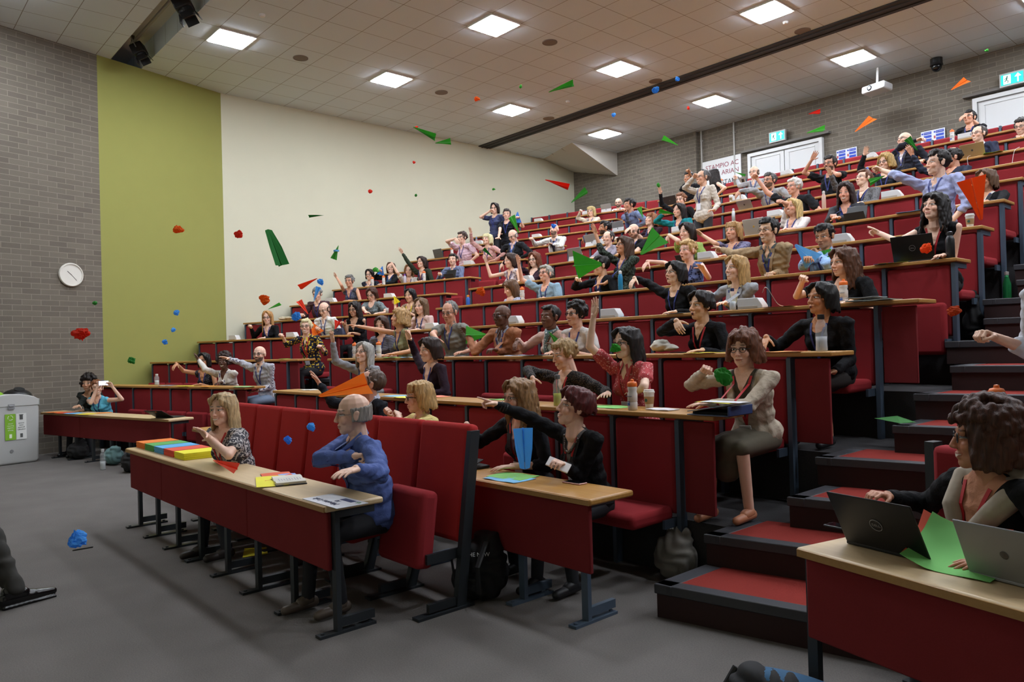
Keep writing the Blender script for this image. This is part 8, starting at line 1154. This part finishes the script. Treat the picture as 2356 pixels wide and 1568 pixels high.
for i,f in enumerate([
('plane', '2f7a38', [-5.18, 2.29, 2.498], [-5.121, 2.356, 2.235], 35, 'long dark green paper plane flying nose up in front of the cream wall'),
('plane', '4a9e44', [-8.087, 4.452, 2.882], [-8.128, 4.406, 2.716], 60, 'small green paper plane with a blue piece, above the grey-haired woman'),
('plane', 'd8542c', [-8.264, 4.253, 2.492], [-8.404, 4.095, 2.382], 30, 'red orange paper plane above the standing fists at left centre'),
('plane', '6db3e6', [-8.296, 4.217, 2.221], [-8.251, 4.267, 2.386], 40, 'light blue paper plane crossing the face of the man in the striped jumper'),
('plane', 'db4a30', [-8.344, 4.163, 2.066], [-8.418, 4.08, 2.226], 40, 'red paper plane left of the balding man in white'),
('plane', '62b858', [-8.662, 3.806, 2.137], [-8.561, 3.92, 2.195], 15, 'light green paper plane near the woman with fist raised'),
('plane', '2f7a38', [-8.199, 4.326, 3.248], [-8.317, 4.193, 3.242], 0, 'small dark green paper plane seen edge-on over the cream wall'),
('plane', '4a9e44', [-6.896, 4.754, 4.077], [-6.735, 4.936, 3.944], 25, 'green paper plane high on the cream wall, upper of two'),
('plane', '4a9e44', [-7.293, 5.343, 4.08], [-7.168, 5.484, 4.091], 50, 'green paper plane high on the cream wall, lower of two'),
('plane', '4a9e44', [-5.609, 5.61, 4.289], [-5.433, 5.808, 4.369], 20, 'green paper plane against the ceiling near the dark track'),
('plane', '6cc35f', [-5.35, 7.526, 3.973], [-5.473, 7.387, 4.062], 30, 'light green paper plane over the brick back wall'),
('plane', 'cf3527', [-5.931, 5.839, 3.45], [-5.759, 6.031, 3.351], 20, 'red paper plane in front of the corner of the cream and brick walls'),
('plane', '4a9e44', [-6.218, 6.55, 3.317], [-6.09, 6.694, 3.458], 35, 'green paper plane in front of the brick wall above the top tier'),
('plane', '6cc35f', [-4.317, 8.685, 4.077], [-4.174, 8.846, 4.123], 30, 'light green paper plane right of the left exit sign'),
('plane', 'ee7a2a', [-3.931, 9.119, 4.076], [-3.782, 9.287, 4.233], 35, 'orange paper plane below the projector'),
('plane', 'ee7a2a', [-3.152, 9.994, 4.547], [-3.02, 10.142, 4.663], 45, 'orange paper plane near the right exit sign'),
('plane', 'cf3527', [-4.299, 8.706, 4.307], [-4.204, 8.812, 4.329], 45, 'small crumpled red paper plane above the light green one'),
('plane', '55b04c', [-4.413, 5.57, 2.433], [-4.288, 5.71, 2.607], 70, 'large bent green paper plane between two raised hands in the fifth tier'),
('plane', '55b04c', [-4.576, 5.207, 2.341], [-4.909, 5.194, 2.362], 65, 'big green paper plane hiding a face in the fifth tier'),
('plane', '62b858', [-6.642, 6.074, 2.968], [-6.701, 6.008, 3.17], 50, 'light green paper plane beside the bald man in the dark suit'),
('plane', '2f7a38', [-6.856, 5.834, 2.684], [-6.931, 5.75, 2.787], 30, 'dark green paper plane above a raised hand in the sixth tier'),
('plane', '4a9e44', [-5.993, 8.307, 3.318], [-6.131, 8.151, 3.353], 30, 'green paper plane in front of the woman in teal'),
('plane', '62b858', [-5.645, 7.194, 3.11], [-5.677, 7.158, 3.237], 60, 'light green paper plane behind the shoulder of the young dark-haired man'),
('plane', 'ee6a2a', [-1.635, 5.683, 2.359], [-1.675, 5.638, 2.643], 75, 'large orange paper plane diving beside the coffee cup at the right'),
('plane', '69b2ea', [-3.397, 3.102, 0.85], [-3.401, 3.098, 1.103], 80, 'long light blue paper plane nose down in front of the black blazers'),
('plane', 'ef7c1e', [-4.428, 2.267, 1.32], [-4.392, 2.608, 1.378], 55, 'very large orange paper plane in front of the man in the dark suit'),
('plane', '5fb858', [-6.914, 5.768, 1.751], [-7.088, 5.573, 1.763], 75, 'large green paper plane held by the man in the tan jacket'),
('plane', '4a9e44', [-3.44, 8.712, 3.4], [-3.555, 8.583, 3.327], 60, 'green paper plane leaving the hand of the standing man in light blue'),
('plane', '3c8a3c', [-3.435, 9.676, 3.83], [-3.515, 9.586, 3.98], 60, 'dark green paper plane in front of the bald man in navy'),
('plane', '4a9e44', [-8.474, 13.885, 5.108], [-8.337, 14.039, 5.03], 15, 'thin green paper plane above the hand of the bald man in grey'),
('plane', 'e35f48', [-4.465, 1.602, 0.987], [-4.372, 1.706, 0.932], 60, 'salmon red paper plane skimming the long pale desk'),
('plane', '7fbce8', [-3.754, 7.231, 2.564], [-3.632, 7.369, 2.382], 65, 'light blue paper plane being folded by the man with glasses on his forehead'),
('plane', '4a86cc', [-12.51, 11.419, 4.658], [-12.521, 11.406, 4.412], 70, 'blue paper plane in the raised hand of the man in the black tee'),
('plane', '3f86d0', [-14.988, 9.375, 3.568], [-15.019, 9.341, 3.367], 70, 'blue paper plane in the hand of the woman in the black cardigan'),
('plane', '4a9e44', [-5.69, 5.59, 1.757], [-5.636, 5.65, 1.648], 60, 'green paper plane held up by the woman with the scarf'),
('plane', 'e0d22e', [-11.927, 7.689, 2.624], [-11.886, 7.735, 2.483], 70, 'yellow paper slip held by the black-haired woman with a yellow lanyard'),
('plane', 'e07a2a', [-12.621, 6.337, 2.179], [-12.531, 6.438, 1.938], 70, 'orange paper plane in the hands of the balding man in white'),
('plane', 'cc3a22', [-3.494, 13.893, 4.638], [-3.414, 13.982, 4.696], 60, 'red paper plane at the right edge of the upper tiers'),
('plane', 'd83f2c', [-11.99, 6.49, 2.005], [-11.952, 6.533, 2.15], 70, 'red paper slip held by the woman with curly dark hair'),
('plane', '55b04c', [-3.659, 7.739, 2.383], [-3.678, 7.719, 2.53], 70, 'green folded sheet against the chest of the man in light blue'),
('ball', 'cf3d2a', [-3.165, 0.659, 1.696], 0.033, 'crumpled paper ball, large red one at left above the recycling bin'),
('ball', '3f8a40', [-10.428, 2.331, 2.293], 0.033, 'crumpled paper ball, small green one at the edge of the brick and olive walls'),
('ball', '3f8a40', [-5.527, 1.452, 1.581], 0.033, 'crumpled paper ball, green one in front of the olive wall'),
('ball', '5aa6dc', [-7.312, 2.32, 2.005], 0.033, 'crumpled paper ball, topmost of three light blue ones before the olive wall'),
('ball', '5aa6dc', [-8.381, 2.625, 1.887], 0.033, 'crumpled paper ball, middle of three light blue ones before the olive wall'),
('ball', '5aa6dc', [-7.386, 2.237, 1.736], 0.033, 'crumpled paper ball, lowest of three light blue ones before the olive wall'),
('ball', 'e2762c', [-4.485, 1.444, 2.33], 0.033, 'crumpled paper ball, orange one high in front of the olive wall'),
('ball', 'cf3d2a', [-5.028, 2.013, 2.418], 0.033, 'crumpled paper ball, red one where the olive wall meets the cream wall'),
('ball', 'cf3d2a', [-7.879, 5.437, 3.982], 0.022, 'crumpled paper ball, tiny red one in the middle of the cream wall'),
('ball', 'cf3d2a', [-8.119, 4.924, 3.593], 0.033, 'crumpled paper ball, small red one in the middle of the cream wall'),
('ball', '3f8a40', [-7.872, 5.445, 3.561], 0.022, 'crumpled paper ball, tiny dark green one on the cream wall'),
('ball', '4a9e44', [-7.214, 6.184, 3.611], 0.022, 'crumpled paper ball, tiny green one on the cream wall above the tiers'),
('ball', '4a9e44', [-6.962, 6.467, 4.907], 0.028, 'crumpled paper ball, small green one near the ceiling between two light panels'),
('ball', 'e2762c', [-5.408, 4.458, 3.935], 0.033, 'crumpled paper ball, small orange one near the ceiling'),
('ball', 'cf3d2a', [-7.853, 5.467, 4.429], 0.022, 'crumpled paper ball, tiny red one at the tail of a green plane'),
('ball', '5aa6dc', [-3.123, 4.153, 3.324], 0.033, 'crumpled paper ball, blue one in front of the dark ceiling track'),
('ball', '5aa6dc', [-4.747, 6.705, 4.419], 0.033, 'crumpled paper ball, small blue one just above the dark ceiling track'),
('ball', '5aa6dc', [-6.078, 7.217, 4.465], 0.033, 'crumpled paper ball, small blue one below the dark ceiling track'),
('ball', 'cf3d2a', [-6.426, 9.325, 5.04], 0.032, 'crumpled paper ball, tiny red one beside the ceiling light'),
('ball', '4a9e44', [-3.49, 12.621, 5.772], 0.032, 'crumpled paper ball, tiny green one against the ceiling at upper right'),
('ball', 'e2762c', [-3.604, 1.569, 1.873], 0.033, 'crumpled paper ball, orange one above the woman with long fair hair'),
('ball', '5aa6dc', [-5.697, 2.963, 2.187], 0.033, 'crumpled paper ball, blue one next to the red orange plane'),
('ball', '5aa6dc', [-4.039, 1.945, 1.815], 0.033, 'crumpled paper ball, blue one left of the red plane'),
('ball', '62b858', [-6.062, 3.724, 2.356], 0.033, 'crumpled paper ball, light green one beside the black-haired woman'),
('ball', 'e2762c', [-3.092, 2.545, 1.898], 0.033, 'crumpled paper ball, orange one over the fifth tier'),
('ball', '4a9e44', [-5.723, 7.615, 3.569], 0.033, 'crumpled paper ball, small green one over a raised hand near the top'),
('ball', 'e2622c', [-1.62, 4.661, 2.102], 0.033, 'crumpled paper ball, orange one in front of the dark laptop'),
('ball', 'b5502a', [-1.166, 3.646, 1.702], 0.033, 'crumpled paper ball, rust orange one over the aisle posts'),
('ball', '4f9ada', [-2.55, 0.507, 1.059], 0.033, 'crumpled paper ball, large blue one just above the grey carpet'),
('ball', '5aa6dc', [-3.997, 1.993, 1.176], 0.033, 'crumpled paper ball, blue one in front of the red front bench'),
('ball', '4c8fd8', [-4.425, 2.052, 1.061], 0.033, 'crumpled paper ball, ragged blue one in front of the red front bench'),
('ball', '4a9e44', [-2.446, 2.87, 1.582], 0.033, 'crumpled paper ball, green one in front of the woman in the red patterned blouse'),
('ball', '3f8f40', [-1.208, 1.883, 1.504], 0.033, 'crumpled paper ball, large dark green one in front of the beige jacket'),
('ball', '4a9e44', [-6.83, 8.87, 2.183], 0.032, 'crumpled paper ball, tiny green one beside the black turtleneck'),
('ball', '4a90d8', [-5.659, 5.682, 2.886], 0.033, 'crumpled paper ball, blue one bouncing off the forehead of the bald man in white')]):
    if f[0]=='plane': plane(*f[1:])
    else:
        mb=MB(); crumple(mb,(0,0,0),f[3]*1.06,.13,i,.9); o=obj('paper_ball',mb,paper_mat(f[1])); o.location=f[2]; tag(o,f[4],'paper ball','crumpled paper balls in the air')
# phones and things held in hands
def held_phone(i,side,lb,sz=(.15,.075,.009),c='1a1a1d',emit=None,face=None):
    pc=PR[i][1][side][0]; o=empty('phone',tuple(pc[0]),label=lb,cat='phone'); q=(Vector(pc[0])-CP); a=math.atan2(q.y,q.x)
    box_part('phone_case',(0,0,0),(sz[0],sz[2],sz[1]),mat(c,.4),o,.003); box_part('screen',(0,-sz[2]*.5-.0005 if emit else sz[2]*.5+.0005,0),(sz[0]*.92,.001,sz[1]*.9),mat(emit or '101218',.1,emit=2.5 if emit else 0),o,.0002); o.rotation_euler=face or (0,0,a-PI/2); return o
NI={D['label'][:22]:i for i,D in enumerate(PEOPLE)}
def who(s): return [i for i,D in enumerate(PEOPLE) if s in D['label']][0]
i=who('holding up a phone'); a_,b_=PR[i][1][0][0][0],PR[i][1][1][0][0]; q=held_phone(i,0,'phone held sideways with a bright screen, filming, in front of a face',emit='b9ccff'); q.location=tuple((a_+b_)/2+np.array([0,0,.02]))
held_phone(who('phone in hand'),1,'dark phone held by the bald man in the white shirt',face=(0,R(90),R(-40)))
held_phone(who('dark red hair'),1,'white phone held low by the woman with dark red hair',c='cfcac8',face=(R(-50),R(20),R(30)))
# ---------------------------------------------------------------- things standing on the floor and stairs
def recycling_bin():
    o=empty('recycling_bin',(-14.08,1.84,0),R(103),label='large pale grey recycling bin with green and black lids standing at the brick wall',cat='recycling bin'); pass
    gm=mat('b9bab8',.45,noise=.02)
    w,d,h=.80,.55,1.04; mb=MB()
    rows=[(0,.9),(.05,.97),(.8,1.0),(.95,1.0)]
    V=[];Fc=[]
    for z,k in rows:
        for x,y in ((-1,-1),(1,-1),(1,1),(-1,1)): V.append((x*w/2*k,y*d/2*k,z*h))
    for i in range(len(rows)-1):
        for q in range(4): Fc.append((i*4+q,i*4+(q+1)%4,i*4+4+(q+1)%4,i*4+4+q))
    Fc+=[(3,2,1,0),tuple(len(V)-4+q for q in range(4))]; mb.add(V,Fc); obj('bin_body',mb,gm,o,bevel=.03,seg=3)
    mb=MB(); n=10; V=[];Fc=[]
    for i in range(n+1):
        x=-w/2+w*i/n; z=h*.95+.10*math.sin(PI*i/n)**.6; V+=[(x,-d/2-.01,h*.86),(x,-d/2-.01,z),(x,d/2,z),(x,d/2,h*.86)]
    for i in range(n):
        for q in range(4): Fc.append((i*4+q,i*4+(q+1)%4,i*4+4+(q+1)%4,i*4+4+q))
    Fc+=[(0,1,2,3),tuple(n*4+q for q in (3,2,1,0))]; mb.add(V,Fc); obj('hood',mb,gm,o,bevel=.01)
    for s,c,nm in ((-1,'7fb32a','green_lid'),(1,'17181a','black_lid')):
        mb=MB(); mb.ell((s*.19,0,h*1.0),(.20,.25,.12),nu=18,nv=10); q=obj(nm,mb,mat(c,.4),o,smooth=True); mb=MB(); mb.lathe([(.075,0),(.075,.006),(.06,.008),(.001,.002)],n=20); k=obj('opening',mb,mat('0c0d0c' if s>0 else '2a3c10',.7),q); k.location=(s*.19,-.10,h*1.0+.112); k.rotation_euler=(R(24),0,0)
    mb=MB(); mb.box((0,-d/2-.012,h*.86),(.09,.012,.08)); mb.tube([(-.03,-d/2-.02,h*.87),(.03,-d/2-.02,h*.87)],.012,8); obj('lock',mb,mat('8d8e90',.4),o)
    mb=MB(); mb.lathe([(.025,0),(.025,.006),(.001,.006)],n=14); q=obj('round_lock',mb,mat('7a7b7d',.4),o); q.location=(.0,-d/2*.98,h*.2); q.rotation_euler=(PI/2,0,0)
    for s,c,tc in ((-1,'7fb32a','e6efd6'),(1,'d9dad6','4a4c4a')):
        x=s*.076+.06; mb=MB(); mb.box((x,-d/2-.006,h*.56),(.145,.004,.40)); lbp=obj('label_panel',mb,mat(c,.5),o); tm=mat(tc,.6)
        for i,tx in enumerate((('mixed','recycling','ailgylchu','cymysg') if s<0 else ('general','waste','gwastraff','cyffredinol'))): panel_text(tx,.026,(x,-d/2-.009,h*.56+.045-.033*i),(PI/2,0,0),tm,lbp,'lettering','CENTER')
        mb=MB()
        if s<0:
            for a in range(3): mb.tube([(x+.035*math.cos(t+a*2.09),-d/2-.010,h*.56+.14+.035*math.sin(t+a*2.09)) for t in np.linspace(0,1.5,8)],.005,5)
        else: mb.box((x,-d/2-.010,h*.56+.14),(.045,.003,.07)); mb.box((x,-d/2-.010,h*.56+.18),(.06,.003,.01))
        mb.box((x,-d/2-.010,h*.56-.14),(.035,.003,.06)); obj('bin_symbol',mb,tm,lbp)
recycling_bin()
def lump(name,loc,parts,c,lb,cat,rough=.8,extra=None):
    o=empty(name,loc,label=lb,cat=cat); mb=MB()
    for i,(p,r_) in enumerate(parts): mb.ell(p,r_)
    v,F,n=remesh(mb,.014,3); q=v; v=v+n*(.008*np.sin(q@np.array([40,25,60.])+3*np.sin(q@np.array([17,9,-20.]))))[:,None]; v[:,2]=np.maximum(v[:,2],.003)
    obj('bag_body',final('bag_body',[(v,F)],mat(c,rough,noise=.1,nscale=15)),None,o)
    return o
o=lump('backpack',(-3.755, 3.058, 0),[((0,0,.19),(.17,.14,.2)),((-.05,-.02,.1),(.2,.16,.12)),((0,.02,.34),(.12,.09,.09))],'0f0f11','black backpack with white printed letters under the second front desk','backpack')
wl=mat('c9c9c9',.6)
for s in (-1,1):
    mb=MB(); mb.tube([(s*.09,-.06,.38),(s*.13,-.17,.25),(s*.12,-.15,.08)],.018,6,flat=.4); obj('shoulder_strap',mb,BLACK,o)
panel_text('THE NEW',.035,(.03,-.185,.30),(R(68),0,R(48)),wl,o); panel_text('K',.08,(.0,-.21,.2),(R(80),0,R(45)),wl,o)
lump('handbag',([-11.434, 2.988, 0.0][0],[-11.434, 2.988, 0.0][1],0),[((0,0,.14),(.17,.15,.15)),((.05,0,.25),(.1,.09,.08))],'121214','black bag on the floor at the end of the left front desk','bag')
lump('shopping_bag',([-12.47, 3.002, 0.0][0],[-12.47, 3.002, 0.0][1],0),[((0,0,.13),(.22,.13,.13)),((.1,0,.22),(.1,.08,.08))],'6f9496','teal patterned bag on the floor under the left front desk','bag')
lump('handbag',([-13.68, 2.775, 0.0][0],[-13.68, 2.775, 0.0][1],0),[((0,0,.13),(.2,.16,.14)),((-.05,.05,.2),(.12,.1,.12))],'18181a','dark bag on the floor under the left front desk, nearest the wall','bag')
lump('tote_bag',([-3.101, 4.192, -0.0][0],[-3.101, 4.192, -0.0][1],0),[((0,0,.15),(.16,.13,.16)),((.0,.05,.27),(.1,.08,.08))],'77736c','grey canvas bag tucked beside the first aisle step','bag')
lump('shoulder_bag',((-2.49, 8.35, 1.51)[0],(-2.49, 8.35, 1.51)[1],(-2.49, 8.35, 1.51)[2]),[((0,0,.2),(.1,.13,.2)),((.0,.0,.38),(.07,.09,.15))],'16171a','dark bag leaning on the aisle side of the sixth tier','bag')
o=lump('satchel',([-1.502, 2.843, 0.0][0],[-1.502, 2.843, 0.0][1],0),[((0,0,.12),(.3,.12,.12)),((-.2,0,.14),(.12,.11,.1)),((.2,0,.14),(.12,.11,.1))],'0e0f11','open black satchel with blue lining on the carpet at the bottom right','bag')
mb=MB(); mb.ell((0,.02,.2),(.26,.08,.035)); obj('blue_lining',mb,mat('2c5f86',.8),o,smooth=True); mb=MB(); mb.tube([(-.3,0,.2),(-.34,-.05,.1),(-.32,-.1,.02)],.014,6); obj('strap',mb,BLACK,o)
o=empty('steel_flask',(-2.27, 8.6, 1.89),label='tall green metal flask standing on the aisle stairs',cat='bottle'); mb=MB(); mb.lathe([(.034,0),(.037,.01),(.037,.2),(.018,.27),(.016,.29)],n=20); obj('flask_body',mb,mat('1c7a45',.25,.5),o,smooth=True); mb=MB(); mb.lathe([(.019,.288),(.02,.32),(.001,.325)],n=16); obj('cap',mb,mat('c9ccc9',.3,.6),o,smooth=True,autosm=True)
o=mk_water_bottle(dict(h=.3,r=.038,c='c9cfd0',c2='c9cacb'),'clear plastic bottle on the floor in front of the left front desk'); o.location=([-12.024, 2.751, 0.0][0],[-12.024, 2.751, 0.0][1],0)
mb=MB(); mb.tube([([[-7.16, 1.395, 0.0], [-7.155, 1.547, 0.0]][0][0],[[-7.16, 1.395, 0.0], [-7.155, 1.547, 0.0]][0][1],.006),([[-7.16, 1.395, 0.0], [-7.155, 1.547, 0.0]][1][0],[[-7.16, 1.395, 0.0], [-7.155, 1.547, 0.0]][1][1],.006)],.006,6); tag(obj('pen',mb,mat('1c1713',.5)),'thin dark pen lying on the grey carpet at lower left','pen')
def fsheet(nm,P,c,lb,z=.0):
    mb=MB(); V=[(x,y,zz) for x,y,zz in P]; k=len(V); mb.add(V+[(x,y,zz+.002) for x,y,zz in V],[tuple(range(k))[::-1],tuple(range(k,2*k))]+[(i,(i+1)%k,k+(i+1)%k,k+i) for i in range(k)]); tag(obj(nm,mb,mat(c,.8)),lb,nm.replace('_',' '))
x,y=[-5.956, 2.413, 0.0][:2]; fsheet('paper_sheet',[(x-.16,y+.02,.006),(x+.1,y-.1,.004),(x+.16,y+.08,.01),(x-.05,y+.16,.006)],'dfd22c','yellow paper sheet on the carpet between the legs of the long desk')
x,y,z=[-2.259, 5.782, 0.965]; fsheet('folded_paper',[(x-.17,y+.03,z+.02),(x-.03,y+.1,z+.04),(x+.13,y+.02,z+.008),(x+.05,y-.06,z+.003)],'2f6f2e','green folded paper lying on an aisle step, colour darkened for shade')  # green is darkened to carry the shade beside the riser
# presenter, cut by the left edge
def presenter():
    O=np.array([-6.15,.15,0.]); SH=np.array([.07,.08,0]); root=empty('person',tuple(O),label='striding presenter in dark trousers and black leather shoes, cut off by the left edge',cat='person'); tr=MB(); bd=MB()
    A1=np.array([-5.92,.72,.10])+SH; K1=np.array([-6.16,.60,.52])+SH; H1=np.array([-6.20,.20,.95])+SH; A2=np.array([-5.62,.42,.1]); K2=np.array([-6.02,.23,.52]); H2=np.array([-6.12,.02,.95])
    for h_,k_,a_ in ((H1,K1,A1),(H2,K2,A2)): tr.cap(h_,k_,.10,.08,12); tr.cap(k_,a_+[0,0,.02],.082,.062,12)
    P=(H1+H2)/2; tr.ell(P+[0,0,.03],(.18,.15,.14)); v,F,n=remesh(tr,.012,3); v=v+n*(.006*np.sin(v@np.array([30,22,40.])+3*np.sin(v@np.array([13,5,-19.]))))[:,None]; obj('trousers',final('trousers',[(v-O,F)],mat('26241f',.85,noise=.15,nscale=15)),None,root)
    sk=skin_mat('c99878','3a2c22',False,'c',None); N=P+[0,0,.52]; g=MB(); g.ell(P+[0,0,.15],(.17,.14,.2)); g.ell(P+[0,0,.35],(.19,.13,.2)); S1=N+[.1,.15,-.06]; S2=N+[-.1,-.15,-.06]; g.cap(S1,S2,.065,.065)
    for S in (S1,S2): g.cap(S,S+[-.05,.0,-.3],.055,.05); g.cap(S+[-.05,0,-.3],S+[.0,.05,-.5],.048,.036)
    v,F,n=remesh(g,.014,3); obj('shirt',final('shirt',[(v-O,F)],mat('cdd0d6',.8)),None,root)
    h=MB(); h.ell(N+[0,0,.24],(.085,.1,.125)); h.cap(N,N+[0,0,.15],.055,.055)
    for S in (S1,S2): hand(h,S+[.0,.05,-.52],np.array([0,.1,-1.]),np.array([.5,.5,0]),'h',True)
    h.cap(N,P,.06,.06); v,F,n=remesh(h,.009,2); obj('body',final('body',[(v-O,F)],mat('c99878',.5)),None,root)
    for A,tp,nm in ((A1,R(128-0),'a'),(A2,R(100),'b')):
        d=unitv(np.array([-6.0, 1.046, 0.03])+SH-A) if nm=='a' else unitv(np.array([-5.426, 0.716, 0.03])-A); d[2]=0; d=unitv(d); s=MB(); s.cap(A-d*.06-np.array([0,0,.045]),A+d*.10-np.array([0,0,.05]),.045,.042); s.cap(A+d*.10-np.array([0,0,.052]),A+d*.235-np.array([0,0,.062]),.042,.026); s.cap(A-d*.03,A+d*.05-[0,0,.02],.05,.04); s.box(A+d*.08-np.array([0,0,.092]),(.32,.085,.016),rz=math.atan2(d[1],d[0]))
        v,F,n=remesh(s,.007,3); obj('shoe',final('shoe',[(v-O,F)],mat('0d0c0c',.22)),None,root)
presenter()
bpy.data.scenes.remove(TMP)
